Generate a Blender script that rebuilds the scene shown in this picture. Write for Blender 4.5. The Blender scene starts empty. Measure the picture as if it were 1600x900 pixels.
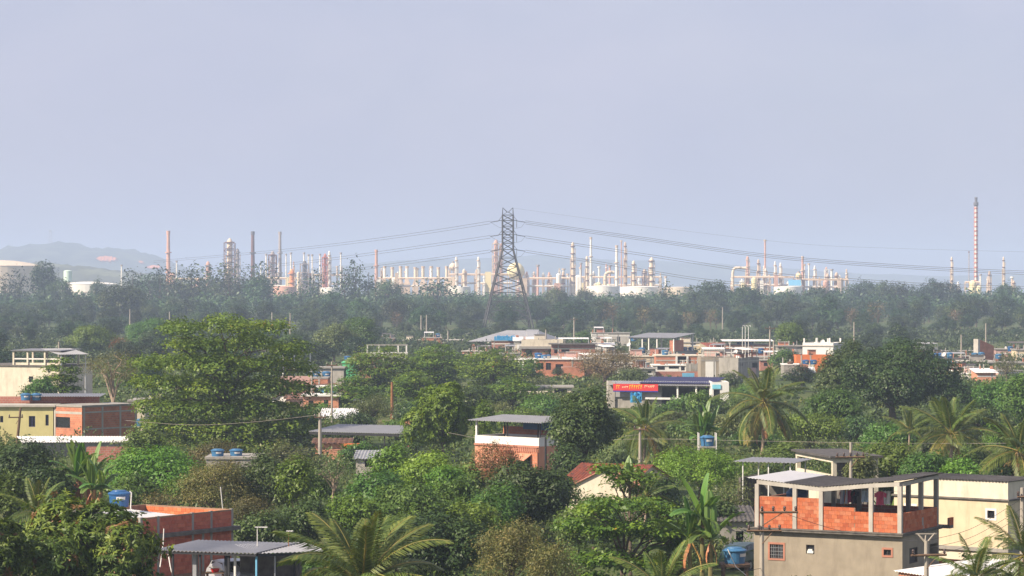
import bpy, math, random
import numpy as np
from mathutils import Vector, Matrix

# ------------------------------------------------------------------ camera, sky, sun, exposure
S = bpy.context.scene
COL = S.collection
R = math.radians
H, F, HOR = 16.0, 4537.0, 445.0          # eye height, focal length and horizon row in photo pixels

cam_data = bpy.data.cameras.new('camera')
cam = bpy.data.objects.new('camera', cam_data)
COL.objects.link(cam)
cam.location = (0, 0, H)
cam.rotation_euler = (R(90) - math.atan(5 / F), 0, 0)
cam_data.sensor_width = 36.0
cam_data.lens = F / 1600 * 36.0
cam_data.clip_start = 1.0
cam_data.clip_end = 30000
S.camera = cam

SUN_EL, SUN_AZ = R(38), R(241)           # azimuth clockwise from the view direction (+Y)
world = bpy.data.worlds.new("World")
S.world = world
world.use_nodes = True
wn, wl = world.node_tree.nodes, world.node_tree.links
bg = wn['Background']
sky = wn.new('ShaderNodeTexSky')
sky.sky_type = 'NISHITA'
sky.sun_disc = False
sky.sun_elevation = SUN_EL
sky.sun_rotation = SUN_AZ
sky.air_density = 1.0
sky.dust_density = 2.5
sky.ozone_density = 3.0
# thin high overcast veil over the blue: a pale even colour mixed in, slightly cloudy
tc = wn.new('ShaderNodeTexCoord')
mp = wn.new('ShaderNodeMapping'); mp.inputs['Scale'].default_value = (3.0, 3.0, 7.0)
nz = wn.new('ShaderNodeTexNoise'); nz.inputs['Scale'].default_value = 2.2; nz.inputs['Detail'].default_value = 4.0
mr = wn.new('ShaderNodeMapRange')
mr.inputs['From Min'].default_value = 0.35; mr.inputs['From Max'].default_value = 0.75
mr.inputs['To Min'].default_value = 0.78; mr.inputs['To Max'].default_value = 0.90
mx = wn.new('ShaderNodeMix'); mx.data_type = 'RGBA'
wl.new(tc.outputs['Generated'], mp.inputs['Vector']); wl.new(mp.outputs['Vector'], nz.inputs['Vector'])
wl.new(nz.outputs['Fac'], mr.inputs['Value']); wl.new(mr.outputs['Result'], mx.inputs['Factor'])
wl.new(sky.outputs['Color'], mx.inputs['A'])
veil = wn.new('ShaderNodeValToRGB')
veil.color_ramp.elements[0].position = 0.33; veil.color_ramp.elements[0].color = (0.336, 0.340, 0.442, 1)
veil.color_ramp.elements[1].position = 0.72; veil.color_ramp.elements[1].color = (0.378, 0.374, 0.462, 1)
nz2 = wn.new('ShaderNodeTexNoise'); nz2.inputs['Scale'].default_value = 3.1; nz2.inputs['Detail'].default_value = 7.0; nz2.inputs['Roughness'].default_value = 0.55; nz2.inputs['Distortion'].default_value = 0.6
wl.new(mp.outputs['Vector'], nz2.inputs['Vector']); wl.new(nz2.outputs['Fac'], veil.inputs['Fac'])
vs = wn.new('ShaderNodeVectorMath'); vs.operation = 'SCALE'; vs.inputs['Scale'].default_value = 10.0
wl.new(veil.outputs['Color'], vs.inputs[0]); wl.new(vs.outputs['Vector'], mx.inputs['B'])
wl.new(mx.outputs['Result'], bg.inputs['Color'])
bg.inputs['Strength'].default_value = 0.095

sun_data = bpy.data.lights.new('sun', 'SUN')
sun_data.energy = 5.0
sun_data.angle = R(0.6)
sun_data.color = (1.0, 0.86, 0.68)
sun = bpy.data.objects.new('sun', sun_data)
COL.objects.link(sun)
sdir = Vector((math.sin(SUN_AZ) * math.cos(SUN_EL), math.cos(SUN_AZ) * math.cos(SUN_EL), math.sin(SUN_EL)))
sun.rotation_euler = sdir.to_track_quat('Z', 'Y').to_euler()
sun.location = sdir * 50

S.render.engine = 'CYCLES'
S.view_settings.view_transform = 'Standard'
S.view_settings.look = 'None'
S.view_settings.exposure = 0.80
S.view_settings.gamma = 1.0
S.cycles.use_denoising = True
S.cycles.max_bounces = 6
S.cycles.diffuse_bounces = 3
S.cycles.transmission_bounces = 3
S.cycles.volume_bounces = 1
S.cycles.sample_clamp_indirect = 4

# ------------------------------------------------------------------ helpers
def px_x(px, d): return (px - 800) / F * d
def px_z(py, d): return H - (py - HOR) / F * d
def W(px, py, d): return Vector((px_x(px, d), d, px_z(py, d)))

def tag(o, label=None, cat=None, group=None, kind=None):
    if label: o['label'] = label
    if cat: o['category'] = cat; kind = kind or 'thing'
    if group: o['group'] = group
    if kind: o['kind'] = kind
    return o

def thing(name, label, cat, loc=(0, 0, 0), rotz=0.0, group=None):
    o = bpy.data.objects.new(name, None)
    o.empty_display_size = 0.5
    COL.objects.link(o)
    o.location = loc
    o.rotation_euler = (0, 0, rotz)
    return tag(o, label, cat, group)

def inst(name, mesh, parent=None, loc=(0, 0, 0), rot=(0, 0, 0), scale=None):
    o = bpy.data.objects.new(name, mesh)
    COL.objects.link(o)
    if parent: o.parent = parent
    o.location = loc
    o.rotation_euler = rot
    if scale: o.scale = scale
    return o

def copy_tree(o, parent=None):
    c = o.copy(); COL.objects.link(c)
    if parent: c.parent = parent
    for ch in o.children: copy_tree(ch, c)
    return c

class MB:
    """collects shapes and links them as one mesh object"""
    def __init__(s): s.v, s.f, s.m = [], [], []
    def add(s, vs, fs, m=0):
        b = len(s.v)
        s.v.extend([tuple(p) for p in vs])
        s.f.extend([[i + b for i in f] for f in fs])
        s.m.extend([m] * len(fs))
        return s
    def box(s, a, b, m=0):
        (x0, y0, z0), (x1, y1, z1) = a, b
        return s.add([(x0,y0,z0),(x1,y0,z0),(x1,y1,z0),(x0,y1,z0),(x0,y0,z1),(x1,y0,z1),(x1,y1,z1),(x0,y1,z1)],
              [(0,3,2,1),(4,5,6,7),(0,1,5,4),(1,2,6,5),(2,3,7,6),(3,0,4,7)], m)
    def hexa(s, bot, top, m=0):
        return s.add(list(bot) + list(top), [(0,3,2,1),(4,5,6,7),(0,1,5,4),(1,2,6,5),(2,3,7,6),(3,0,4,7)], m)
    def cyl(s, p0, p1, r0, r1=None, n=8, m=0, cap=True):
        if r1 is None: r1 = r0
        p0, p1 = Vector(p0), Vector(p1)
        ax = (p1 - p0)
        if ax.length < 1e-6: return s
        ax.normalize()
        u = ax.orthogonal().normalized(); w = ax.cross(u)
        vs = []
        for p, r in ((p0, r0), (p1, r1)):
            for i in range(n):
                a = 2 * math.pi * i / n
                vs.append(p + (u * math.cos(a) + w * math.sin(a)) * r)
        fs = [(i, (i + 1) % n, n + (i + 1) % n, n + i) for i in range(n)]
        if cap: fs += [tuple(range(n - 1, -1, -1)), tuple(range(n, 2 * n))]
        return s.add(vs, fs, m)
    def tube(s, pts, r, n=5, m=0):
        pts = [Vector(p) for p in pts]
        k = len(pts)
        rs = r if isinstance(r, (list, tuple)) else [r] * k
        vs = []
        for i, p in enumerate(pts):
            t = (pts[min(i + 1, k - 1)] - pts[max(i - 1, 0)])
            t = t.normalized() if t.length > 1e-9 else Vector((0, 0, 1))
            ref = Vector((0, 0, 1)) if abs(t.z) < 0.9 else Vector((1, 0, 0))
            u = t.cross(ref).normalized(); w = t.cross(u)
            for j in range(n):
                a = 2 * math.pi * j / n
                vs.append(p + (u * math.cos(a) + w * math.sin(a)) * rs[i])
        fs = []
        for i in range(k - 1):
            for j in range(n):
                fs.append((i*n + j, i*n + (j+1) % n, (i+1)*n + (j+1) % n, (i+1)*n + j))
        fs += [tuple(range(n - 1, -1, -1)), tuple(range((k-1)*n, k*n))]
        return s.add(vs, fs, m)
    def lathe(s, prof, c=(0, 0, 0), n=20, m=0):
        vs, fs = [], []
        for r, z in prof:
            for j in range(n):
                a = 2 * math.pi * j / n
                vs.append((c[0] + r * math.cos(a), c[1] + r * math.sin(a), c[2] + z))
        for i in range(len(prof) - 1):
            for j in range(n):
                fs.append((i*n + j, i*n + (j+1) % n, (i+1)*n + (j+1) % n, (i+1)*n + j))
        fs += [tuple(range(n - 1, -1, -1)), tuple(range((len(prof)-1)*n, len(prof)*n))]
        return s.add(vs, fs, m)
    def sheet(s, p00, p10, p11, p01, waves, amp, th=0.02, m=0, sub=4):
        """corrugated sheet: ribs run from edge p00-p10 to edge p01-p11"""
        p00, p10, p11, p01 = map(Vector, (p00, p10, p11, p01))
        nn = max(1, int(waves * sub))
        nrm = (p10 - p00).cross(p01 - p00).normalized()
        if nrm.z < 0: nrm = -nrm
        vs, fs = [], []
        for i in range(nn + 1):
            t = i / nn
            h = amp * math.sin(2 * math.pi * t * waves)
            a, b = p00.lerp(p10, t), p01.lerp(p11, t)
            vs += [a + nrm * h, b + nrm * h, a + nrm * (h - th), b + nrm * (h - th)]
        for i in range(nn):
            o, q = i * 4, i * 4 + 4
            fs += [(o, q, q+1, o+1), (o+2, o+3, q+3, q+2), (o, o+2, q+2, q), (o+1, q+1, q+3, o+3)]
        fs += [(0, 1, 3, 2), (nn*4, nn*4+2, nn*4+3, nn*4+1)]
        return s.add(vs, fs, m)
    def mesh(s, name, mats, smooth=False):
        me = bpy.data.meshes.new(name)
        me.from_pydata(s.v, [], s.f)
        for mm in (mats if isinstance(mats, (list, tuple)) else [mats]): me.materials.append(mm)
        if len(me.materials) > 1: me.polygons.foreach_set('material_index', s.m)
        if smooth: me.polygons.foreach_set('use_smooth', [True] * len(s.f))
        me.update()
        return me
    def build(s, name, mats, parent=None, loc=(0, 0, 0), rot=(0, 0, 0), smooth=False, kind=None, label=None):
        o = inst(name, s.mesh(name, mats, smooth), parent, loc, rot)
        if kind: o['kind'] = kind
        if label: o['label'] = label
        return o

# ------------------------------------------------------------------ materials
def new_mat(name):
    m = bpy.data.materials.new(name); m.use_nodes = True
    n, l = m.node_tree.nodes, m.node_tree.links
    return m, n, l, n['Principled BSDF']

def setin(node, key, val):
    if key in node.inputs: node.inputs[key].default_value = val

def c4(c, k=1.0): return (min(1, c[0]*k), min(1, c[1]*k), min(1, c[2]*k), 1)

def ramp(n, stops):
    r = n.new('ShaderNodeValToRGB')
    e = r.color_ramp.elements
    while len(e) < len(stops): e.new(0.5)
    for i, (p, c) in enumerate(stops):
        e[i].position = p; e[i].color = c4(c)
    return r

def surf(name, col, rough=0.85, var=0.14, scale=1.3, spec=0.25, metal=0.0, streak=0.0, bump=0.1, stain=None, stain_amt=0.5):
    """plain surface: base colour with blotches, optional run-down streaks and fine relief"""
    m, n, l, p = new_mat(name)
    t = n.new('ShaderNodeTexCoord')
    a = n.new('ShaderNodeTexNoise'); a.inputs['Scale'].default_value = scale; a.inputs['Detail'].default_value = 6
    l.new(t.outputs['Object'], a.inputs['Vector'])
    r = ramp(n, [(0.28, [c * (1 - var) for c in col]), (0.5, col), (0.75, [min(1, c * (1 + var)) for c in col])])
    l.new(a.outputs['Fac'], r.inputs['Fac'])
    out = r.outputs['Color']
    if streak > 0:
        mpn = n.new('ShaderNodeMapping'); mpn.inputs['Scale'].default_value = (1.3, 1.3, 0.30)
        l.new(t.outputs['Object'], mpn.inputs['Vector'])
        b = n.new('ShaderNodeTexNoise'); b.inputs['Scale'].default_value = 1.4; b.inputs['Detail'].default_value = 9; b.inputs['Roughness'].default_value = 0.68; b.inputs['Distortion'].default_value = 0.4
        l.new(mpn.outputs['Vector'], b.inputs['Vector'])
        k = n.new('ShaderNodeMapRange'); k.inputs['From Min'].default_value = 0.48; k.inputs['From Max'].default_value = 0.72
        k.inputs['To Max'].default_value = streak
        l.new(b.outputs['Fac'], k.inputs['Value'])
        mix = n.new('ShaderNodeMix'); mix.data_type = 'RGBA'
        l.new(k.outputs['Result'], mix.inputs['Factor']); l.new(out, mix.inputs['A'])
        mix.inputs['B'].default_value = c4(stain or [c * 0.4 for c in col])
        out = mix.outputs['Result']
    l.new(out, p.inputs['Base Color'])
    p.inputs['Roughness'].default_value = rough
    p.inputs['Metallic'].default_value = metal
    setin(p, 'Specular IOR Level', spec)
    if bump > 0:
        c = n.new('ShaderNodeTexNoise'); c.inputs['Scale'].default_value = 14; c.inputs['Detail'].default_value = 4
        l.new(t.outputs['Object'], c.inputs['Vector'])
        bn = n.new('ShaderNodeBump'); bn.inputs['Strength'].default_value = bump; bn.inputs['Distance'].default_value = 0.03
        l.new(c.outputs['Fac'], bn.inputs['Height']); l.new(bn.outputs['Normal'], p.inputs['Normal'])
    return m

def per_object(name, cols, rough=0.9):
    """one colour per piece, picked from a range, for bricks"""
    m, n, l, p = new_mat(name)
    oi = n.new('ShaderNodeObjectInfo')
    r = ramp(n, [(i / (len(cols) - 1), c) for i, c in enumerate(cols)])
    l.new(oi.outputs['Random'], r.inputs['Fac'])
    t = n.new('ShaderNodeTexCoord')
    a = n.new('ShaderNodeTexNoise'); a.inputs['Scale'].default_value = 6; a.inputs['Detail'].default_value = 5
    l.new(t.outputs['Object'], a.inputs['Vector'])
    hs = n.new('ShaderNodeHueSaturation')
    k = n.new('ShaderNodeMapRange'); k.inputs['To Min'].default_value = 0.7; k.inputs['To Max'].default_value = 1.3
    l.new(a.outputs['Fac'], k.inputs['Value']); l.new(k.outputs['Result'], hs.inputs['Value'])
    l.new(r.outputs['Color'], hs.inputs['Color']); l.new(hs.outputs['Color'], p.inputs['Base Color'])
    p.inputs['Roughness'].default_value = rough; setin(p, 'Specular IOR Level', 0.15)
    return m

def per_island(name, cols, rough=0.9, noise=0.25):
    """one colour per loose piece of a joined mesh"""
    m, n, l, p = new_mat(name)
    g = n.new('ShaderNodeNewGeometry')
    r = ramp(n, [(i / (len(cols) - 1), c) for i, c in enumerate(cols)])
    l.new(g.outputs['Random Per Island'], r.inputs['Fac'])
    t = n.new('ShaderNodeTexCoord')
    a = n.new('ShaderNodeTexNoise'); a.inputs['Scale'].default_value = 2.2; a.inputs['Detail'].default_value = 5
    l.new(t.outputs['Object'], a.inputs['Vector'])
    hs = n.new('ShaderNodeHueSaturation')
    k = n.new('ShaderNodeMapRange'); k.inputs['To Min'].default_value = 1 - noise; k.inputs['To Max'].default_value = 1 + noise
    l.new(a.outputs['Fac'], k.inputs['Value']); l.new(k.outputs['Result'], hs.inputs['Value'])
    l.new(r.outputs['Color'], hs.inputs['Color']); l.new(hs.outputs['Color'], p.inputs['Base Color'])
    p.inputs['Roughness'].default_value = rough; setin(p, 'Specular IOR Level', 0.2)
    return m

def brick_far(name, c1, c2, mortar, bw=0.36, rh=0.21):
    """brickwork too far off for its pieces to be told apart"""
    m, n, l, p = new_mat(name)
    t = n.new('ShaderNodeTexCoord')
    sx = n.new('ShaderNodeSeparateXYZ'); l.new(t.outputs['Object'], sx.inputs['Vector'])
    ad = n.new('ShaderNodeMath'); ad.operation = 'ADD'
    l.new(sx.outputs['X'], ad.inputs[0]); l.new(sx.outputs['Y'], ad.inputs[1])
    cb = n.new('ShaderNodeCombineXYZ'); l.new(ad.outputs[0], cb.inputs['X']); l.new(sx.outputs['Z'], cb.inputs['Y'])
    b = n.new('ShaderNodeTexBrick')
    for k, v in (('Scale', 1.0), ('Brick Width', bw), ('Row Height', rh), ('Mortar Size', 0.014), ('Bias', 0.0)):
        b.inputs[k].default_value = v
    b.inputs['Color1'].default_value = c4(c1); b.inputs['Color2'].default_value = c4(c2); b.inputs['Mortar'].default_value = c4(mortar)
    l.new(cb.outputs['Vector'], b.inputs['Vector'])
    a = n.new('ShaderNodeTexNoise'); a.inputs['Scale'].default_value = 0.9; a.inputs['Detail'].default_value = 6
    l.new(t.outputs['Object'], a.inputs['Vector'])
    k = n.new('ShaderNodeMapRange'); k.inputs['To Min'].default_value = 0.55; k.inputs['To Max'].default_value = 1.45
    l.new(a.outputs['Fac'], k.inputs['Value'])
    hs = n.new('ShaderNodeHueSaturation'); l.new(k.outputs['Result'], hs.inputs['Value']); l.new(b.outputs['Color'], hs.inputs['Color'])
    l.new(hs.outputs['Color'], p.inputs['Base Color'])
    bn = n.new('ShaderNodeBump'); bn.inputs['Strength'].default_value = 0.4; bn.inputs['Distance'].default_value = 0.02; bn.invert = True
    l.new(b.outputs['Fac'], bn.inputs['Height']); l.new(bn.outputs['Normal'], p.inputs['Normal'])
    p.inputs['Roughness'].default_value = 0.92; setin(p, 'Specular IOR Level', 0.15)
    return m

def leafmat(name, cols, trans=0.25, rough=0.5, spec=0.35, objvar=0.25):
    """leaf: colour from a per-leaf tint, small change per plant, some light let through"""
    m, n, l, p = new_mat(name)
    at = n.new('ShaderNodeAttribute'); at.attribute_name = 'tint'
    r = ramp(n, [(p_, (c_[0] * 1.4, c_[1] * 1.3, c_[2] * 1.1)) for p_, c_ in cols])
    l.new(at.outputs['Fac'], r.inputs['Fac'])
    oi = n.new('ShaderNodeObjectInfo')
    k = n.new('ShaderNodeMapRange'); k.inputs['To Min'].default_value = 1 - objvar; k.inputs['To Max'].default_value = 1 + objvar
    l.new(oi.outputs['Random'], k.inputs['Value'])
    hs = n.new('ShaderNodeHueSaturation'); l.new(k.outputs['Result'], hs.inputs['Value']); l.new(r.outputs['Color'], hs.inputs['Color'])
    k2 = n.new('ShaderNodeMath'); k2.operation = 'MULTIPLY_ADD'; k2.inputs[1].default_value = 0.05 * (objvar / 0.25); k2.inputs[2].default_value = 0.475 + 0.025 * (1 - objvar / 0.25)
    mul = n.new('ShaderNodeMath'); mul.operation = 'FRACT'
    ml = n.new('ShaderNodeMath'); ml.operation = 'MULTIPLY'; ml.inputs[1].default_value = 7.31
    l.new(oi.outputs['Random'], ml.inputs[0]); l.new(ml.outputs[0], mul.inputs[0]); l.new(mul.outputs[0], k2.inputs[0]); l.new(k2.outputs[0], hs.inputs['Hue'])
    l.new(hs.outputs['Color'], p.inputs['Base Color'])
    p.inputs['Roughness'].default_value = rough; setin(p, 'Specular IOR Level', spec)
    if trans > 0:
        tr = n.new('ShaderNodeBsdfTranslucent')
        h2 = n.new('ShaderNodeHueSaturation'); h2.inputs['Hue'].default_value = 0.485; h2.inputs['Saturation'].default_value = 1.1; h2.inputs['Value'].default_value = 1.5
        l.new(hs.outputs['Color'], h2.inputs['Color']); l.new(h2.outputs['Color'], tr.inputs['Color'])
        mixs = n.new('ShaderNodeMixShader'); mixs.inputs['Fac'].default_value = trans
        l.new(p.outputs['BSDF'], mixs.inputs[1]); l.new(tr.outputs['BSDF'], mixs.inputs[2])
        l.new(mixs.outputs['Shader'], n['Material Output'].inputs['Surface'])
    return m

M = dict(
    concrete=surf('concrete', (0.284, 0.267, 0.241), streak=0.5, stain=(0.13, 0.12, 0.10)),
    concrete_pale=surf('pale_concrete', (0.396, 0.370, 0.327), streak=0.4, stain=(0.2, 0.18, 0.15)),
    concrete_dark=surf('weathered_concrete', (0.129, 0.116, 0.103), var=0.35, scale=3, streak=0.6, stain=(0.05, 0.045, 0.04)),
    grey_plaster=surf('grey_cement_plaster', (0.285, 0.245, 0.19), var=0.14, streak=0.5, stain=(0.17, 0.14, 0.11)),
    cream=surf('cream_paint', (0.568, 0.473, 0.327), var=0.08, streak=0.42, stain=(0.28, 0.21, 0.13)),
    cream_pale=surf('pale_cream_paint', (0.602, 0.542, 0.430), var=0.08, streak=0.45, stain=(0.26, 0.21, 0.16)),
    yellow=surf('yellow_paint', (0.533, 0.482, 0.232), var=0.06, streak=0.25, stain=(0.3, 0.26, 0.15)),
    white=surf('white_paint', (0.671, 0.654, 0.619), var=0.05, streak=0.25, stain=(0.45, 0.42, 0.38)),
    green=surf('mint_green_paint', (0.120, 0.499, 0.232), var=0.06, streak=0.2),
    pink=surf('faded_pink_plaster', (0.482, 0.310, 0.275), var=0.1, streak=0.35, stain=(0.35, 0.25, 0.22)),
    salmon=surf('salmon_paint', (0.559, 0.258, 0.163), var=0.08, streak=0.3, stain=(0.35, 0.2, 0.15)),
    orange=surf('orange_paint', (0.619, 0.172, 0.052), var=0.06, streak=0.2),
    blue_paint=surf('light_blue_paint', (0.138, 0.361, 0.533), var=0.08, streak=0.2),
    tank_blue=surf('blue_tank_plastic', (0.015, 0.086, 0.232), rough=0.45, var=0.12, spec=0.4, streak=0.2, stain=(0.10, 0.16, 0.24), bump=0),
    tank_pale=surf('faded_blue_tank_plastic', (0.039, 0.138, 0.275), rough=0.5, var=0.12, spec=0.4, streak=0.2, bump=0),
    tarp=surf('blue_tarpaulin', (0.052, 0.284, 0.533), rough=0.5, var=0.15, scale=3),
    roof_metal=surf('grey_metal_sheet', (0.258, 0.258, 0.267), rough=0.45, var=0.12, spec=0.5, streak=0.25, stain=(0.16, 0.15, 0.14), bump=0),
    roof_dark=surf('dark_fibre_cement_sheet', (0.073, 0.067, 0.064), rough=0.85, var=0.3, scale=2.0, streak=0.3, stain=(0.2, 0.19, 0.18)),
    roof_white=surf('white_metal_sheet', (0.688, 0.671, 0.645), rough=0.4, var=0.04, spec=0.5, streak=0.25, stain=(0.5, 0.47, 0.42), bump=0),
    roof_purple=surf('violet_blue_metal_sheet', (0.045, 0.042, 0.12), rough=0.5, var=0.2),
    tile=per_island('clay_roof_tile', [(0.20, 0.055, 0.035), (0.30, 0.09, 0.055), (0.24, 0.075, 0.05), (0.16, 0.06, 0.05)], noise=0.4),
    tile_old=per_island('old_clay_roof_tile', [(0.13, 0.075, 0.055), (0.20, 0.10, 0.07), (0.10, 0.065, 0.055)], noise=0.4),
    brick=per_object('hollow_brick', [(0.39, 0.105, 0.045), (0.46, 0.15, 0.07), (0.33, 0.085, 0.04), (0.48, 0.20, 0.11), (0.41, 0.11, 0.05), (0.43, 0.13, 0.06)]),
    brick_red=per_island('dark_red_brick', [(0.42, 0.115, 0.07), (0.50, 0.155, 0.095), (0.36, 0.095, 0.06), (0.46, 0.13, 0.08)], noise=0.3),
    brick_far=brick_far('far_orange_brickwork', (0.50, 0.19, 0.105), (0.40, 0.14, 0.08), (0.36, 0.26, 0.20)),
    brick_far_red=brick_far('far_red_brickwork', (0.38, 0.15, 0.105), (0.31, 0.115, 0.085), (0.34, 0.27, 0.23)),
    mortar=surf('mortar', (0.292, 0.172, 0.112), var=0.2, scale=3),
    wood=surf('weathered_wood', (0.138, 0.086, 0.056), var=0.25, scale=4),
    wood_warm=surf('warm_wood_post', (0.241, 0.112, 0.052), var=0.25, scale=4),
    dark=surf('dark_metal', (0.026, 0.026, 0.030), rough=0.6, bump=0),
    steel=surf('galvanised_steel', (0.258, 0.267, 0.284), rough=0.5, metal=0.2, spec=0.4, bump=0),
    pylon=surf('weathered_pylon_steel', (0.06, 0.06, 0.063), rough=0.7, spec=0.25, bump=0),
    steel_white=surf('white_steel_post', (0.602, 0.593, 0.576), rough=0.5, bump=0),
    pvc=surf('white_plastic_pipe', (0.619, 0.602, 0.568), rough=0.5, bump=0),
    glass=surf('dark_window_glass', (0.017, 0.019, 0.023), rough=0.15, spec=0.6, bump=0),
    frame_dark=surf('dark_window_frame', (0.052, 0.043, 0.043), rough=0.6, bump=0),
    salmon_trim=surf('salmon_window_surround', (0.378, 0.172, 0.120), var=0.15),
    bark=surf('tree_bark', (0.112, 0.086, 0.065), var=0.3, scale=3, streak=0.4),
    bark_pale=surf('pale_bark', (0.292, 0.224, 0.172), var=0.25, scale=3, streak=0.3),
    cable=surf('black_cable_sheath', (0.039, 0.039, 0.043), rough=0.6, bump=0),
    conductor=surf('weathered_aluminium_wire', (0.086, 0.086, 0.090), rough=0.6, bump=0),
    pole=surf('concrete_pole', (0.327, 0.292, 0.249), streak=0.3),
    insul=surf('brown_porcelain', (0.052, 0.030, 0.026), rough=0.35, bump=0),
)
leaf_bright = leafmat('bright_green_leaf', [(0.0, (0.040, 0.085, 0.014)), (0.5, (0.085, 0.165, 0.022)), (1.0, (0.15, 0.24, 0.035))])
leaf_mid = leafmat('mid_green_leaf', [(0.0, (0.028, 0.062, 0.014)), (0.5, (0.055, 0.112, 0.021)), (1.0, (0.10, 0.165, 0.03))])
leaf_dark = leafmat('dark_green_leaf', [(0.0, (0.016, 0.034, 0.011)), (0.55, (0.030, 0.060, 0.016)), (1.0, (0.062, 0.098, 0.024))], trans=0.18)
leaf_mango = leafmat('mango_leaf', [(0.0, (0.018, 0.038, 0.010)), (0.40, (0.05, 0.092, 0.016)), (0.65, (0.10, 0.15, 0.024)), (0.82, (0.15, 0.20, 0.032)), (0.87, (0.11, 0.075, 0.032)), (1.0, (0.15, 0.082, 0.04))], trans=0.2, objvar=0.08)
leaf_almond = leafmat('broad_glossy_leaf', [(0.0, (0.03, 0.066, 0.012)), (0.45, (0.062, 0.122, 0.018)), (0.93, (0.155, 0.23, 0.032)), (1.0, (0.30, 0.12, 0.02))], trans=0.25, objvar=0.12)
leaf_olive = leafmat('olive_dry_leaf', [(0.0, (0.045, 0.058, 0.020)), (0.5, (0.085, 0.088, 0.030)), (1.0, (0.15, 0.115, 0.05))], trans=0.2)
leaf_grey = leafmat('greyish_leaf', [(0.0, (0.04, 0.065, 0.025)), (0.5, (0.075, 0.105, 0.04)), (1.0, (0.115, 0.14, 0.06))], trans=0.2)
leaf_red = leafmat('reddish_shrub_leaf', [(0.0, (0.05, 0.065, 0.018)), (0.45, (0.10, 0.085, 0.028)), (0.75, (0.19, 0.085, 0.035)), (1.0, (0.27, 0.10, 0.05))], trans=0.2)
leaf_brown = leafmat('brown_thin_leaf', [(0.0, (0.07, 0.06, 0.035)), (0.5, (0.115, 0.088, 0.05)), (1.0, (0.17, 0.12, 0.075))], trans=0.15)
leaf_far = leafmat('wood_leaf', [(0.0, (0.012, 0.026, 0.011)), (0.5, (0.024, 0.048, 0.017)), (1.0, (0.045, 0.078, 0.024))], trans=0.1, objvar=0.4)
leaf_palm = leafmat('palm_leaflet', [(0.0, (0.040, 0.070, 0.018)), (0.5, (0.075, 0.115, 0.026)), (0.85, (0.13, 0.165, 0.04)), (1.0, (0.24, 0.19, 0.06))], trans=0.25, objvar=0.2)
leaf_palm_old = leafmat('yellowed_palm_leaflet', [(0.0, (0.085, 0.095, 0.026)), (0.5, (0.14, 0.125, 0.038)), (1.0, (0.21, 0.15, 0.06))], trans=0.2)
leaf_dead = leafmat('dead_brown_frond', [(0.0, (0.14, 0.075, 0.035)), (0.5, (0.23, 0.12, 0.055)), (1.0, (0.34, 0.19, 0.09))], trans=0.1)
leaf_banana = leafmat('banana_leaf', [(0.0, (0.04, 0.09, 0.025)), (0.5, (0.066, 0.135, 0.032)), (1.0, (0.12, 0.20, 0.05))], trans=0.3, rough=0.4)
leaf_grass = leafmat('undergrowth_leaf', [(0.0, (0.028, 0.05, 0.014)), (0.5, (0.058, 0.09, 0.022)), (1.0, (0.13, 0.125, 0.045))], trans=0.15)
# ------------------------------------------------------------------ foliage
def unit(a): return a / np.maximum(np.linalg.norm(a, axis=-1, keepdims=True), 1e-9)

def leaf_mesh(name, P, D, N, L, Wd, tint, mat, fold=0.12):
    """one folded leaf-shaped face per row: P centre, D long axis, N face normal"""
    D = unit(D)
    T = unit(np.cross(N, D))
    N2 = np.cross(D, T)
    L = np.asarray(L)[:, None]; Wd = np.asarray(Wd)[:, None]
    a = P - D * L * 0.5
    b = P + T * Wd * 0.5 + N2 * L * fold - D * L * 0.06
    c = P + D * L * 0.5
    d = P - T * Wd * 0.5 + N2 * L * fold - D * L * 0.06
    n = len(P)
    co = np.stack([a, b, c, d], 1).reshape(-1).astype(np.float32)
    me = bpy.data.meshes.new(name)
    me.vertices.add(n * 4); me.vertices.foreach_set('co', co)
    me.loops.add(n * 4); me.loops.foreach_set('vertex_index', np.arange(n * 4, dtype=np.int32))
    me.polygons.add(n)
    me.polygons.foreach_set('loop_start', np.arange(0, n * 4, 4, dtype=np.int32))
    me.polygons.foreach_set('loop_total', np.full(n, 4, dtype=np.int32))
    me.update(calc_edges=True)
    at = me.attributes.new('tint', 'FLOAT', 'FACE')
    at.data.foreach_set('value', np.clip(tint, 0, 1).astype(np.float32))
    me.materials.append(mat)
    return me

def rdir(rng, n): return unit(rng.normal(size=(n, 3)))

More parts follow.
